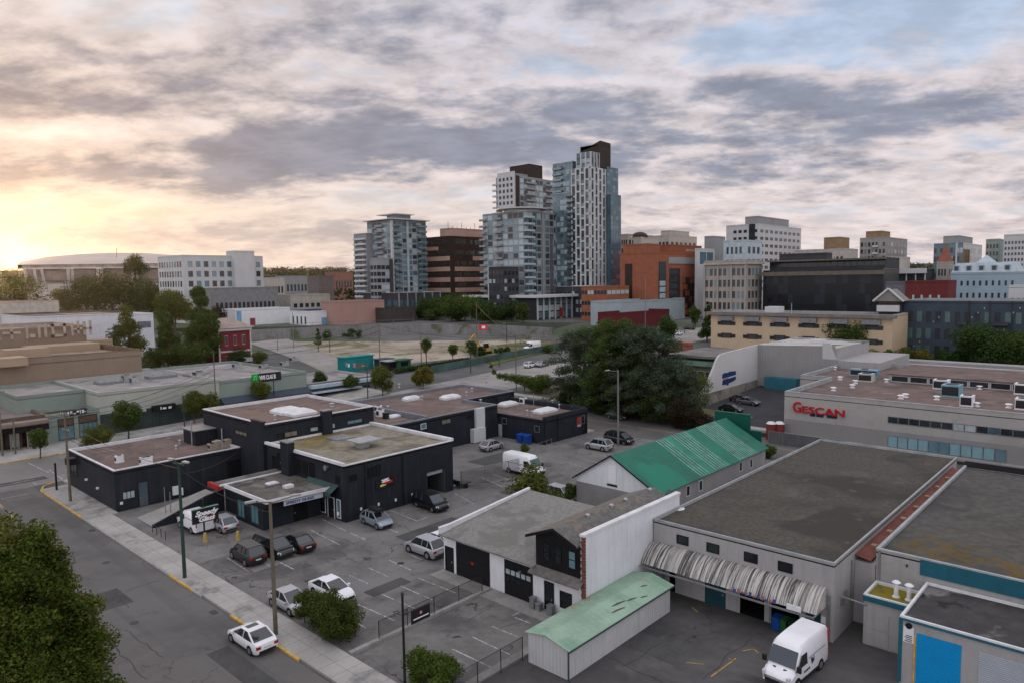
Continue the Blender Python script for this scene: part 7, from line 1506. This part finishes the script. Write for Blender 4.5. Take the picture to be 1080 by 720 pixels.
    for s in (1, -1):
        mb = MB(); mb.ext([(h-.30, s*W*.46, K['hood']-.36), (h-.02, s*W*.36, K['hood']-.38), (h-.06, s*W*.33, K['hood']-.24), (h-.34, s*W*.42, K['hood']-.17)], (0.03, s*.03, .03)); mb.build('headlight', LAMPW, t, world=False)
        mb = MB(); zt = K['boot']-.10; mb.box(-h-.012, s*W*.28, zt-.24, -h+.14, s*W*.455, zt-.04); mb.build('taillight', LAMPR, t, world=False)
        mb = MB(); mb.box(g0-.32, s*(W/2-.02), bl-.02, g0-.14, s*(W/2+.20), bl+.14); mb.build('mirror', p, t, world=False)
    mb = MB(); mb.box(-h-.02, -.26, .62, -h+.0, .26, .74); mb.build('number_plate', LAMPW, t, world=False)
    if kind == 'pickup': mb = MB(); mb.box(-h+.12, -W*.40, K['boot']-.30, g3-.1, W*.40, K['boot']+.012); mb.build('cargo_bed', PLAST, t, world=False)
    wheels(t, (wb+.08, -wb), W, wr); return t
def van(name, label, px, py, rz, p, L=5.9, H=2.65, W=2.05, xy=None, red_rear=False, cat='van', logo=False, green=False, short=False):
    pos = T(px, py) if xy is None else Vector((*xy, terr(*xy))); t = thing(name, label, cat, pos, math.radians(rz)); h = L/2; hd = h-.95; wsx = h-.25 if short else h-.75; rt = wsx-1.0
    def ring(x, w, zb, zt, rr=.86): w2 = w/2; return [(x, -w2*.97, zb), (x, -w2, zb+.35), (x, -w2*.99, 1.25 if zt > 1.6 else zt-.2), (x, -w2*(rr+.06), zt-.18), (x, -w2*rr*.9, zt), (x, w2*rr*.9, zt), (x, w2*(rr+.06), zt-.18), (x, w2*.99, 1.25 if zt > 1.6 else zt-.2), (x, w2, zb+.35), (x, w2*.97, zb)]
    st = [(-h, W*.97, .42, H-.10), (-h+.10, W, .34, H), (-.2, W, .32, H), (rt, W*.99, .32, H-.06), (rt+.28, W*.98, .32, H-.28), (wsx, W*.96, .32, 1.30), (h-.30, W*.92, .34, 1.10), (h-.06, W*.85, .38, .92), (h, W*.76, .45, .78)]
    vs, fs = loft([ring(*s) for s in st]); mb = MB(); mb.add(vs, fs); wr = .36; wbx = (h-1.0, -h+1.15)
    for x in wbx:
        for s in (1, -1): mb.tube((x, s*(W/2-.3), wr), (x, s*(W/2+.004), wr), wr*1.18, None, 16, m=1)
    mb.box(wbx[1]+.45, -W/2-.004, .32, wbx[0]-.45, W/2+.004, .48, 1); mb.box(h-.12, -W*.34, .42, h+.01, W*.34, .66, 1)
    b_ = mb.build('body', [p, PLAST], t, smooth=True, world=False); b_.data.set_sharp_from_angle(angle=math.radians(38))
    mb = MB(); mb.ext([(rt+.34, -W*.41, H-.42), (wsx-.03, -W*.45, 1.36), (wsx-.03, W*.45, 1.36), (rt+.34, W*.41, H-.42)], (.05, 0, .035)); mb.build('windscreen', CGG if green else CGL, t, world=False)
    for s in (1, -1):
        mb = MB(); mb.ext([(rt-.55, s*(W/2*.985), 1.30), (wsx-.28, s*(W/2*.972), 1.30), (rt+.22, s*W/2*.945, H-.62 if H > 2.2 else H-.35), (rt-.50, s*W/2*.955, H-.62 if H > 2.2 else H-.35)], (0, s*.03, 0)); mb.build('side_window', CGL, t, world=False)
        mb = MB(); mb.box(wsx-.15, s*(W/2), 1.25, wsx+.0, s*(W/2+.26), 1.62); mb.build('mirror', PLAST, t, world=False)
        mb = MB(); mb.box(h-.28, s*W*.33, .80, h-.03, s*W*.44, 1.02); mb.build('headlight', LAMPW, t, world=False)
        mb = MB(); mb.box(-h-.015, s*W*.43, .9, -h+.06, s*W*.485, 1.55); mb.build('taillight', LAMPR, t, world=False)
        mb = MB(); mb.box(-h+.5, s*(W/2*1.0), 1.52, rt-.7, s*(W/2*1.008), 1.56); mb.build('side_rail', PLAST if not logo else GALD, t, world=False)
    if red_rear: mb = MB(); mb.box(-h-.03, -W*.47, .5, -h+.10, W*.49, H-.2); mb.build('rear_door', PRD, t, world=False)
    else:
        for s in (1, -1): mb = MB(); mb.box(-h-.02, s*.08, 1.45, -h+.02, s*.78, 1.95 if H > 2 else 1.6); mb.build('rear_window', CGL, t, world=False)
    if logo:
        mb = MB(); y = W/2*1.002; mb.ext([(-.2, y, 1.0), (-.05, y, 1.45), (-.25, y, 1.42), (-.35, y, 1.2), (-.5, y, 1.5), (-.55, y, 1.15)], (0, .02, 0)); mb.build('side_logo', mat('navy_paint', ()), t, world=False)
        for k in range(3): mb = MB(); mb.box(.1+.3*k, y, .80-.0*k, .3+.3*k, y+.02, .92); mb.build('side_mark', PLAST, t, world=False)
    for k in (1, -1): mb = MB(); mb.ext([(wsx+.12, k*.25, 1.24), (wsx+.12, k*.72, 1.22), (wsx+.24, k*.72, 1.17), (wsx+.24, k*.25, 1.18)], (0, 0, .015)); mb.build('bonnet_vent', PLAST, t, world=False)
    wheels(t, wbx, W, wr); return t
car('sedan', 'white sedan with sunroof driving on the street beside the grey lamp post', 'sedan', 266, 679, 90, PW, sunroof=True)
car('suv', 'small dark SUV with pale roof, first of three parked in front of the pavilion', 'suv', 261.5, 590, 90, PDG, jit=-2)
car('minivan', 'large black minivan, middle of three dark vehicles near the pavilion', 'minivan', 288.5, 583, -90, PBK, jit=3)
car('sedan', 'low black sedan, rightmost of three dark vehicles near the pavilion', 'sedan', 314.5, 577, 90, PBK, jit=-4)
van('cargo_van', 'white van behind the black shop sign, next to the ramp wall', 206, 557, 90, PW, L=5.0, H=2.15)
car('hatchback', 'silver hatchback beside the white van near the teal windows', 'hatch', 235, 557, 90, PSI)
car('wagon', 'silver-blue car with black roof box parked by the charcoal wall', 'hatch', 397.5, 553, -90, paint('bluegrey', (.26, .30, .35), .3, .4), rack=True, jit=-4)
car('minivan', 'black van parked in front of the open garage bay', 'minivan', 454, 535, -90, PBK, jit=-3)
car('suv', 'silver SUV parked at the corner of the white workshop', 'suv', 448.5, 583, 90, PSI)
car('hatchback', 'white car half hidden behind the silver SUV at the workshop corner', 'hatch', 463.5, 576, 90, PW)
car('sedan', 'white sedan with dark windscreen behind the ragged hedge', 'sedan', 350, 628, -90, PW, jit=2)
car('sedan', 'silver sedan partly hidden at the street end of the ragged hedge', 'sedan', 306, 640, -90, PSI)
van('cargo_van', 'tall white van with green windscreen alone behind the shingle roof', 553, 499, -90, PW, green=True, H=2.7, L=6.2)
car('suv', 'silver SUV beside the corner of the white gable end', 'suv', 592, 527, -90, PSI)
car('hatchback', 'silver hatchback parked by the door of the rear charcoal building', 'hatch', 518.5, 473.5, 5, PSI)
car('suv', 'silver people carrier parked nose to the charcoal building by the street', 'suv', 631.5, 473.5, 90, PSI)
car('minivan', 'black SUV beside the silver people carrier near the tall lamp post', 'minivan', 653, 466.5, -90, PBK)
car('sedan', 'dark green car parked at the kerb below the cedars', 'sedan', 651, 441, -90, PGN)
van('cargo_van', 'big white delivery van with red rear doors in the warehouse yard', 838, 705, 176, PW, L=5.5, H=2.65, red_rear=True, logo=True, xy=(45.4, 17.0))
car('sedan', 'dark blue sedan in the car park, nearer the white side wall', 'sedan', 771, 433.5, -90, PDG); car('sedan', 'grey-blue sedan in the car park, second from the white side wall', 'sedan', 789, 426, -90, PGY); car('sedan', 'dark car half hidden behind the two sedans in the car park', 'sedan', 782, 423.5, -90, PDG)
van('cargo_van', 'white van on the sloping street beside the vacant lot', 561, 369, 180, PW, L=6.4, H=2.7)
car('hatchback', 'white hatchback on the wide street, left of a silver one', 'hatch', 559, 387, 8, PW); car('sedan', 'silver sedan on the wide street, right of a white one', 'sedan', 572, 386, 8, PSI)
car('sedan', 'black car parked between the topiary and the leftmost cedar', 'sedan', 586, 404, 5, PBK)
car('hatchback', 'white car on the far street left of the cream apartment block', 'hatch', 713, 353.5, 90, PW); car('hatchback', 'dark car on the far street behind the white one', 'hatch', 727, 347.5, 90, PDG)
car('pickup', 'pale blue pickup below the red-leaved shrub', 'pickup', 746, 452, -90, PBL)
car('sedan', 'white car beside the pale blue pickup near the green screen', 'sedan', 754, 457, -90, PW)
van('box_truck', 'white truck parked in front of the pale block at the right edge', 1078, 492, -92, PW, L=5.6, H=2.5)
car('hatchback', 'small white car beside the podium behind the retaining wall', 'hatch', 498, 333, 90, PW); car('hatchback', 'small dark car parked beside the podium trees', 'hatch', 486, 332, 90, PDG)
car('suv', 'white SUV in the street gap right of the dark red building', 'suv', 700, 349, 0, PW)
car('sedan', 'red car parked on the shop roof ramp beyond the slate awnings', 'sedan', 240, 381, 0, paint('dull_red', (.2, .03, .03)))
car('suv', 'black SUV parked between the red house and the shop roofs', 'suv', 229, 386, 0, PBK)
# digger in the lot
p = T(511, 373); t = thing('digger', 'small orange-yellow digger standing in the weeds of the vacant lot', 'digger', p); OY = mat('machine_yellow', (.55, .28, .03), .5, .2, 1)
mb = MB(); mb.box(p.x-1.6, p.y-1, p.z+.9, p.x+1.4, p.y+1, p.z+1.8); mb.build('body', OY, t); mb = MB(); mb.box(p.x-.4, p.y-.9, p.z+1.8, p.x+1, p.y+.1, p.z+3.1); mb.build('cab', GLASSN, t)
for s in (-1, 1): mb = MB(); mb.box(p.x-1.8, p.y+s*1.2-.25, p.z, p.x+1.8, p.y+s*1.2+.25, p.z+.85); mb.build('track', BLKM, t)
mb = MB(); a_ = p+Vector((-1.2, .3, 1.7)); b_ = p+Vector((-3.2, 1.0, 6.0)); c_ = p+Vector((-5.6, 1.6, 3.6)); mb.tube(a_, b_, .28, .2, 6); mb.tube(b_, c_, .2, .16, 6); mb.build('boom', OY, t); mb = MB(); mb.tube(c_, c_+Vector((.2, 0, -1.2)), .5, .2, 6); mb.build('bucket', BLKM, t)
# ================================================================== POSTS, LAMPS, WIRES
WOOD = mat('pole_wood', (.13, .115, .085), .9, .25, 1, stain=((.07, .065, .05), .5)); GPOST = mat('green_post', (.03, .055, .045), .6, .2, 1); GREYP = mat('grey_post', (.16, .16, .165), .6, .2, 1)
def pole(name, label, px, py, top, m, r=.14, arm=None, lamps=(), cat='pole', rt=None, insul=False, z=None, group=None, xy=None, armdir=0, equip=False):
    p = (T(px, py) if z is None else G(px, py, z)) if xy is None else Vector((*xy, 0)); D = math.hypot(p.x, p.y); x_ = proj((p.x, p.y, p.z+5))[0]; h = at_dist(px, top, D).z-p.z
    t = thing(name, label, cat, p, 0, group); mb = MB(); mb.tube(p-Vector((0, 0, .2)), p+Vector((0, 0, h)), r, rt or r*.65, 9); mb.build('shaft', m, t); ad_ = Vector((math.cos(math.radians(armdir)), math.sin(math.radians(armdir)), 0))
    for (dz, half) in (arm or ()): mb = MB(); c = p+Vector((0, 0, h-dz)); mb.tube(c-ad_*half, c+ad_*half, .06, None, 5); a_ = mb.build('cross_arm', m, t)
    if insul:
        for (dz, half) in (arm or ()):
            for k in (-1, -.4, .4, 1): c = p+Vector((0, 0, h-dz))+ad_*half*k*.9; mb = MB(); mb.tube(c, c+Vector((0, 0, .28)), .05, .03, 5); mb.build('insulator', GAL, t)
    for (dz, L, ang) in lamps:
        dv = Vector((math.cos(math.radians(ang)), math.sin(math.radians(ang)), 0)); a_ = p+Vector((0, 0, h-dz)); e = a_+dv*L+Vector((0, 0, .25)); mb = MB(); mb.tube(a_, e, .05, .04, 5); ar = mb.build('lamp_arm', m, t)
        s_ = dv.orthogonal().normalized()*.18; s_.z = 0; mb = MB(); s_ = Vector((-dv.y, dv.x, 0))*.17; mb.ext([e-dv*.15-s_, e+dv*.6-s_*.7, e+dv*.6+s_*.7, e-dv*.15+s_], (0, 0, .14)); mb.build('lamp_head', GAL, t)
    if equip: c = p+Vector((.35, 0, h*.62)); mb = MB(); mb.tube(c, c+Vector((0, 0, 1.1)), .26, None, 9); mb.build('transformer', GREYP, t)
    return t, p, h
tA = pole('utility_pole', 'wooden utility pole on the street corner by the low charcoal building', 74.5, 529, 434, WOOD, .17, insul=True, arm=((.3, 1.1), (2.2, .8)), armdir=100, equip=False)
pole('bollard_post', 'plain dark timber post on the corner beside the utility pole', 60, 517, 487.5, PLAST, .13, rt=.12, cat='post')
tG = pole('street_lamp', 'dark green lamp post with double head on the pavement in front of the sign', 195, 610, 487, GPOST, .17, arm=((.1, .9),), lamps=((.1, .9, 100), (.1, .9, -80)), armdir=100, cat='lamp post')
tL = pole('street_lamp', 'tall weathered grey lamp post beside the white sedan', 291, 670, 528, WOOD, .17, arm=(), lamps=((.05, 1.2, 170), (.1, 1.6, -20)), cat='lamp post')
tM = pole('street_lamp', 'tall pale pole rising in front of the cedars by the black SUV', 652, 470, 390, GREYP, .17, lamps=((.2, 1.8, 160),), cat='lamp post')
for a_ in (('wooden pole at the left edge of the shop pavement', 3, 481, 410, WOOD), ('wooden pole with cross arm before the brown-roofed shops', 16.5, 479, 440, WOOD), ('green street lamp in front of the dark green shop', 195, 454, 417, GPOST), ('tall pole standing before the cream shop end', 228.5, 441, 369, WOOD),
           ('thin pole by the shop awnings, left of the small round tree', 289.5, 428, 393, GPOST), ('green lamp post beside the teal container shops', 388, 421, 387, GPOST), ('tall dark pole next to the loose shrub-like tree', 401.5, 408, 340, WOOD), ('pole in the vacant lot beside the taller sapling', 444.5, 384, 350, WOOD),
           ('lamp post behind the ivy hedge', 496.5, 393, 374, GPOST), ('thin pole by the red banner', 503.5, 380, 318, WOOD), ('blue-green lamp post right of the topiary tail', 526.5, 386, 365, GPOST), ('timber pole in front of the topiary', 544.5, 412, 352, WOOD), ('short post beside the lot fence near the white van', 549, 366, 348, GREYP), ('lamp post at the retaining wall centre', 534.5, 361, 342, PLAST),
           ('far lamp post left of the lot path', 348, 372, 353, GPOST), ('tall post at the far corner of the lot', 310, 368, 330, GREYP), ('thin grey post left of the lot path', 293, 370, 352, GREYP), ('slim pole by the condominium podium', 604, 344, 300, GREYP), ('pole beside the red poster at the podium corner', 594, 345, 322, WOOD),
           ('flagpole-like mast before the orange offices', 680.5, 350, 290, GREYP), ('pole by the street left of the cream apartments', 722, 352, 322, WOOD), ('white mast in front of the cream apartment block', 834, 372, 320, GAL), ('tall pole by the far trees left of the apartment tower', 362, 322, 296, GREYP), ('pole among the trees before the arena', 131, 330, 299, GREYP)):
    lab, px, py, top, m = a_; k = sum(map(ord, lab)) % 3
    pole('street_lamp' if 'lamp' in lab else 'utility_pole', lab, px, py, top, m, .13, arm=((.4, .9),) if m is WOOD else (), armdir=100 if k else 10, lamps=((.05, .8, 100),) if 'lamp' in lab else (), cat='lamp post' if 'lamp' in lab else 'pole')
def cable(label, pts, sag, r=.022, n=14, name='power_line'):
    mb = MB()
    for a_, b_ in zip(pts, pts[1:]):
        a_, b_ = Vector(a_), Vector(b_); P = [a_.lerp(b_, i/n)-Vector((0, 0, sag*4*(i/n)*(1-i/n))) for i in range(n+1)]; mb.path(P, r, 4)
    return tag(mb.build(name, PLAST), label, 'cable')
pA = tA[1]+Vector((0, 0, tA[2]-.3)); pole9 = T(228.5, 441)+Vector((0, 0, 18)); 
pt = lambda px, py, top: Vector((*T(px, py).to_2d(), at_dist(px, top, math.hypot(*T(px, py).to_2d())).z-.3))
cable('uppermost cable from the corner pole over the low charcoal roof to the chimney', [pA, (43.2, 95, 8.6)], 1.2); cable('second cable from the corner pole sagging down to the low charcoal wall', [pA-Vector((0, 0, 2.4)), (36, 88.7, 4.4)], 1.0); cable('third cable from the corner pole to the meter boxes', [pA-Vector((0, 0, 2.9)), (38.5, 88.7, 3.9)], 1.3)
cable('cable running from the corner pole to the pole before the cream shop', [pA, pt(228.5, 441, 369)-Vector((0, 0, 2))], 1.5); cable('cable between the cream shop pole and the pole by the loose shrub', [pt(228.5, 441, 370), pt(401.5, 408, 342)], 1.5, .04); cable('lower cable between the cream shop pole and the pole by the loose shrub', [pt(228.5, 441, 375), pt(401.5, 408, 348)], 1.5, .04)
cable('cable from the loose shrub pole to the topiary pole', [pt(401.5, 408, 342), pt(544.5, 412, 354)], 1.2, .035); cable('cable from the left edge pole to the corner pole', [pt(3, 481, 412), pA], 1.0); cable('thin cable from the green lamp post to the charcoal wall above the ramp', [tG[1]+Vector((0, 0, tG[2]-1)), (43, 88.6, 4.6)], .6)
mast = lambda px, py, top, dz=0: pt(px, py, top)-Vector((0, 0, dz))
cable('street cable from the green lamp post to the grey lamp post', [tG[1]+Vector((0, 0, tG[2]-.5)), tL[1]+Vector((0, 0, tL[2]-.8))], .5); cable('street cable from the corner pole to the green lamp post', [pA-Vector((0, 0, .8)), tG[1]+Vector((0, 0, tG[2]-.5))], .7)
for k, dz in enumerate((0, .9, 1.8)): cable(('top', 'middle', 'bottom')[k]+' wire of the three along the shop street between wooden poles', [mast(16.5, 479, 441, dz), mast(228.5, 441, 372, dz+3)], 1.6, .03)
cable('cable from the topiary pole to the pale pole by the black SUV', [mast(544.5, 412, 354), mast(652, 470, 392)], 1.0, .03); cable('cable from the thin banner pole to the timber pole at the topiary', [mast(503.5, 380, 320), mast(544.5, 412, 353)], .8, .04)
# shop sign in front of the van
p = G(216, 569); SX = p.x; t = thing('shop_sign', 'black free-standing sign reading Speedy Glass in white script', 'sign', (p.x, p.y, 0)); mb = MB(); mb.tube((p.x, p.y, 0), (p.x, p.y, 4.3), .09, None, 8); mb.build('post', BLKM, t)
fs = Face((p.x, p.y, 0), (1, 0, 0), (0, -1, 0)); (a0, zb), (a1, zt) = fs.px(202.5, 553), fs.px(229, 531.5); zb, zt = fs.px(216, 548.3)[1]-.1, fs.px(216, 534.5)[1]
mb = MB(); fbox(mb, fs, a0, a1, zb, zt, .0, .22); bd = mb.build('board', SIGNB, t); mb = MB(); fbox(mb, fs, a0-.04, a1+.04, zt, zt+.06, -.02, .25); mb.build('board_edge', mat('sign_edge', (.10, .22, .15), .5), bd)
Hh = zt-zb; sy_ = p.y-.22
text_mesh('sign_letters', 'Speedy', Hh*.50, TXTW, bd, (p.x+a0+.25, sy_, zb+Hh*.52), (1, 0, 0), (0, 0, 1), bold=.03, sx=(a1-a0)*.88/(Hh*.5*3.0), shear=.35); text_mesh('sign_letters', 'Glass', Hh*.48, TXTW, bd, (p.x+a0+.55, sy_, zb+Hh*.10), (1, 0, 0), (0, 0, 1), bold=.03, sx=(a1-a0)*.66/(Hh*.48*2.3), shear=.35)
mb = MB(); fbox(mb, fs, a0+(a1-a0)*.42, a0+(a1-a0)*.80, zb+Hh*.445, zb+Hh*.495, .22, .24); mb.build('red_stroke', REDP, bd)
for px_, py_, lab in ((216.5, 571, 'yellow concrete bollard at the foot of the black sign'), (251, 569, 'yellow concrete bollard right of the black sign')):
    q_ = G(px_, py_); mb = MB(); mb.tube(q_, q_+Vector((0, 0, .5)), .24, .2, 10); mb.tube(q_+Vector((0, 0, .5)), q_+Vector((0, 0, .95)), .17, .15, 10); tag(mb.build('bollard', mat('old_yellow', (.40, .30, .08), .8, .3, 3)), lab, 'bollard')
# two thin mast frames on the ramp side
for px_, py_, top, lab in ((175, 545, 513, 'left of two thin grey mast posts by the ramp'), (180.5, 545, 518, 'right of two thin grey mast posts by the ramp')):
    pole('mast_post', lab, px_, py_, top, GALD, .06, cat='post')
# hanging black sign by the clipped hedge
pS = pole('sign_post', 'black post with ball finial carrying a hanging black sign', 427, 722, 627, BLKM, .09, rt=.08, cat='sign post'); t, p, h = pS
mb = MB(); mb.tube(p+Vector((0, 0, h)), p+Vector((0, 0, h+.22)), .12, .05, 8); mb.build('finial', BLKM, t)
fs = Face((p.x, p.y, 0), (1, 0, 0), (0, -1, 0)); a0, _ = fs.px(433.5, 650); a1, _ = fs.px(453, 645); z1 = fs.px(433.5, 644.5)[1]; z0 = fs.px(433.5, 658.3)[1]
mb = MB(); fbox(mb, fs, 0, a1+.05, z1+.02, z1+.07, -.02, .03); mb.build('bracket', BLKM, t); mb = MB(); fbox(mb, fs, a0, a1, z0, z1, -.02, .05); s_ = mb.build('sign_board', SIGNB, t)
mb = MB(); fbox(mb, fs, a0+.15, a1-.12, z0+.26*(z1-z0), z0+.34*(z1-z0), .05, .06); mb.build('sign_line', TXTW, s_); mb = MB(); mb.tube(fs.pt((a0+a1)/2, z0+.66*(z1-z0), .05), fs.pt((a0+a1)/2, z0+.66*(z1-z0), .065), .12*(z1-z0), None, 10); mb.build('sign_emblem', mat('pink_emblem', (.5, .2, .22), .6), s_)
# chain-link fences
MESHM = None
def linkmat():
    m = bpy.data.materials.new('chain_link'); nt = nt_new(m); q = N(nt); out = q.n('ShaderNodeOutputMaterial'); b = q.n('ShaderNodeBsdfPrincipled'); b.inputs['Base Color'].default_value = (.06, .06, .065, 1); b.inputs['Metallic'].default_value = .5
    tr = q.n('ShaderNodeBsdfTransparent'); mx = q.n('ShaderNodeMixShader'); s3 = q.xyz(q.obj()); a_ = q.math('ADD', s3[0], s3[1])
    k1 = q.math('LESS_THAN', q.math('FRACT', q.math('DIVIDE', q.math('ADD', a_, s3[2]), .10)), .10); k2 = q.math('LESS_THAN', q.math('FRACT', q.math('DIVIDE', q.math('SUBTRACT', a_, s3[2]), .10)), .10)
    q.put(mx.inputs[0], q.math('MAXIMUM', k1, k2)); nt.links.new(tr.outputs[0], mx.inputs[1]); nt.links.new(b.outputs[0], mx.inputs[2]); nt.links.new(mx.outputs[0], out.inputs[0]); return m
MESHM = linkmat()
def fence(label, pts, h, step=2.6, m=BLKM, mesh=True, rail=True, r=.035, name='fence', panel=None):
    P = [Vector(p) for p in pts]; t = thing(name, label, 'fence', P[0]); 
    for a_, b_ in zip(P, P[1:]):
        n = max(1, round((b_-a_).length/step))
        for i in range(n+1):
            q_ = a_.lerp(b_, i/n); q_.z = terr(q_.x, q_.y)+a_.z*0+(a_.z-terr(a_.x, a_.y)); mb = MB(); mb.tube(q_, q_+Vector((0, 0, h)), r, None, 6); mb.build('post', m, t)
        if rail: mb = MB(); mb.tube(a_+Vector((0, 0, h-.03)), b_+Vector((0, 0, h-.03)), r*.7, None, 5); mb.build('rail', m, t)
        if mesh or panel: mb = MB(); mb.ext([a_+Vector((0, 0, .05)), b_+Vector((0, 0, .05)), b_+Vector((0, 0, h-.05)), a_+Vector((0, 0, h-.05))], Vector((-(b_-a_).y, (b_-a_).x, 0)).normalized()*.004); mb.build('mesh_panel', panel or MESHM, t)
    return t
fence('black chain-link fence on a low kerb between the two parking levels', [(29.8, 41.15, .25), (40.4, 41.15, .25)], 1.35)
mb = MB(); mb.box(27.3, 40.95, 0, 41.3, 41.35, .25); tag(mb.build('low_wall', CONC2), 'low concrete kerb wall under the black chain-link fence', 'wall')
mb = MB(); mb.box(28.0, 31.75, 0, 41.3, 32.45, .14); tag(mb.build('low_wall', CONC2), 'low concrete strip beside the white storage shed', 'wall')
fence('black metal fence between the clipped hedge and the storage shed', [(28.3, 31.6, 0), (34.8, 31.6, 0)], 1.7, 2.1)
fence('short black railed gate beside the hanging sign', [(28.1, 35.2, 0), (28.1, 33.0, 0)], 1.9, .5, mesh=False)
fence('black handrail on the bank by the ramp in front of the van', [(28.0, 78.3, 0), (28.0, 74.9, 0)], .9, 1.1, mesh=False)
fence('tall wire fence across the lot behind the garage bay', [(60.2, 64.8, 0), (60.2, 64.7, 0), (71.5, 63.0, 0)], 2.3, 3.6, GALD, r=.04)
fence('grey pipe handrail at the foot of the small charcoal building', [(80.0, 70.5, 0), (86.0, 71.2, 0)], 1.0, 1.5, GALD, mesh=False)
a_, b_ = T(455, 394), T(598, 366.5); fence('long site fence with green netting along the vacant lot', [a_, a_.lerp(b_, .33), a_.lerp(b_, .66), b_], 2.0, 5, GREYP, r=.06, panel=mat('green_netting', (.06, .10, .09), .8, .4, .3))
a_, b_ = T(262, 358.5), T(436, 351.5); fence('wire fence standing on the far retaining wall', [a_+Vector((0, 0, 3.6)), b_+Vector((0, 0, 3.6))], 2.0, 8, GREYP, r=.08, mesh=False)
a_, b_ = T(440, 349), T(584, 354); fence('green-screened fence above the retaining wall by the podium', [a_+Vector((0, 0, .5)), b_+Vector((0, 0, .5))], 2.4, 7, GREYP, r=.08, panel=mat('green_screen', (.03, .10, .05), .8, .5, .1))
# red banner at the lot
p = T(509, 358); t = thing('site_banner', 'red and white site banner on the far fence of the vacant lot', 'banner', p); fB = Face((p.x, p.y, 0), RH, -FH); a0, z0 = fB.px(505, 348.5); a1, z1 = fB.px(514, 342)
mb = MB(); fbox(mb, fB, a0, a1, z0, z1, 0, .2); bd = mb.build('cloth', mat('banner_redcloth', (.50, .05, .08), .7), t); mb = MB(); fbox(mb, fB, a0+(a1-a0)*.35, a0+(a1-a0)*.75, z0+.3*(z1-z0), z0+.75*(z1-z0), .2, .25); mb.build('white_patch', TXTW, bd); mb = MB(); mb.tube(fB.pt(a0, p.z), fB.pt(a0, z1+1), .12, None, 5); mb.build('post', GREYP, t)
# bins
for k, (dx, c, lab) in enumerate(((0, mat('bin_blue', (.01, .05, .25), .5), 'left blue wheeled bin by the rear charcoal wall'), (1.25, mat('bin_blue', ()), 'right blue wheeled bin by the rear charcoal wall'))):
    q_ = Vector((84.2, 74.3+k*1.35+.5, 0)); t = thing('waste_bin', lab, 'bin', q_); mb = MB(); mb.ext([(q_.x-.5, q_.y-.55, .12), (q_.x+.5, q_.y-.55, .12), (q_.x+.5, q_.y+.55, .12), (q_.x-.5, q_.y+.55, .12)], (0, 0, 1.15)); mb.build('body', c, t); mb = MB(); mb.ext([(q_.x-.58, q_.y-.6, 1.28), (q_.x+.55, q_.y-.6, 1.42), (q_.x+.55, q_.y+.6, 1.42), (q_.x-.58, q_.y+.6, 1.28)], (0, 0, .07)); mb.build('lid', c, t)
for k, (px_, c, lab) in enumerate(((820, mat('bin_blue', ()), 'blue bin under the curved awning, left of the green ones'), (828, mat('bin_green', (.02, .09, .03), .5), 'bright green bin under the curved awning'), (835, mat('bin_dark_green', (.008, .035, .02), .5), 'dark green bin nearest the white delivery van'))):
    yy = onX(50.4, px_, 655).y; q_ = Vector((50.4, yy, 0)); t = thing('wheelie_bin', lab, 'bin', q_); mb = MB(); mb.box(q_.x-.32, yy-.3, .08, q_.x+.32, yy+.3, 1.0); mb.build('body', c, t); mb = MB(); mb.ext([(q_.x-.38, yy-.33, 1.0), (q_.x+.36, yy-.33, 1.08), (q_.x+.36, yy+.33, 1.08), (q_.x-.38, yy+.33, 1.0)], (0, 0, .05)); mb.build('lid', c, t)
    for s in (-1, 1): mb = MB(); mb.tube((q_.x+.28, yy+s*.3, .12), (q_.x+.28, yy+s*.36, .12), .12, None, 8); mb.build('wheel', TYRE, t)
q_ = G(487, 513); t = thing('trailer', 'small flat black trailer frame by the corner of the charcoal building', 'trailer', q_); mb = MB(); mb.box(q_.x-1, q_.y-.7, .5, q_.x+1, q_.y+.7, .6); mb.box(q_.x-1, q_.y-.7, .6, q_.x-.9, q_.y+.7, 1.1); mb.build('bed', BLKM, t)
for s in (-1, 1): mb = MB(); mb.tube((q_.x, q_.y+s*.75, .3), (q_.x, q_.y+s*.9, .3), .3, None, 12); mb.build('wheel', TYRE, t)
for k, x in enumerate((813, 822)):
    q_ = T(x, 463); t = thing('gas_tank', ('left red-brown upright tank at the corner of the pale block', 'right red-brown upright tank at the corner of the pale block')[k], 'tank', q_); mb = MB(); mb.tube(q_, q_+Vector((0, 0, 2.6)), .75, None, 14); mb.build('body', mat('tank_red', (.17, .035, .03), .6, .2, 1), t); mb = MB(); mb.tube(q_+Vector((0, 0, 2.6)), q_+Vector((0, 0, 2.9)), .78, .5, 14); mb.build('cap', COPE, t)
t = fence('grey panel fence between the tanks and the grey warehouse', [(108.5, 45.5, 0), (108.5, 34, 0)], 2.0, 2.5, GALD, panel=mat('fence_panel', (.10, .10, .105), .8, .2, .5))

# ================================================================== evening air
hm = bpy.data.materials.new('haze'); nt = nt_new(hm); q = N(nt); out = q.n('ShaderNodeOutputMaterial'); v = q.n('ShaderNodeVolumePrincipled')
v.inputs['Color'].default_value = (.95, .93, .92, 1); v.inputs['Density'].default_value = HAZE; v.inputs['Anisotropy'].default_value = .85
nt.links.new(v.outputs[0], out.inputs['Volume'])
mb = MB(); c_ = FH*2000; mb.box(-4000, -4000, -6, 6500, 6500, 115); o = mb.build('haze', hm, loc=(0, 0, 0)); o['kind'] = 'stuff'
finish_windows()
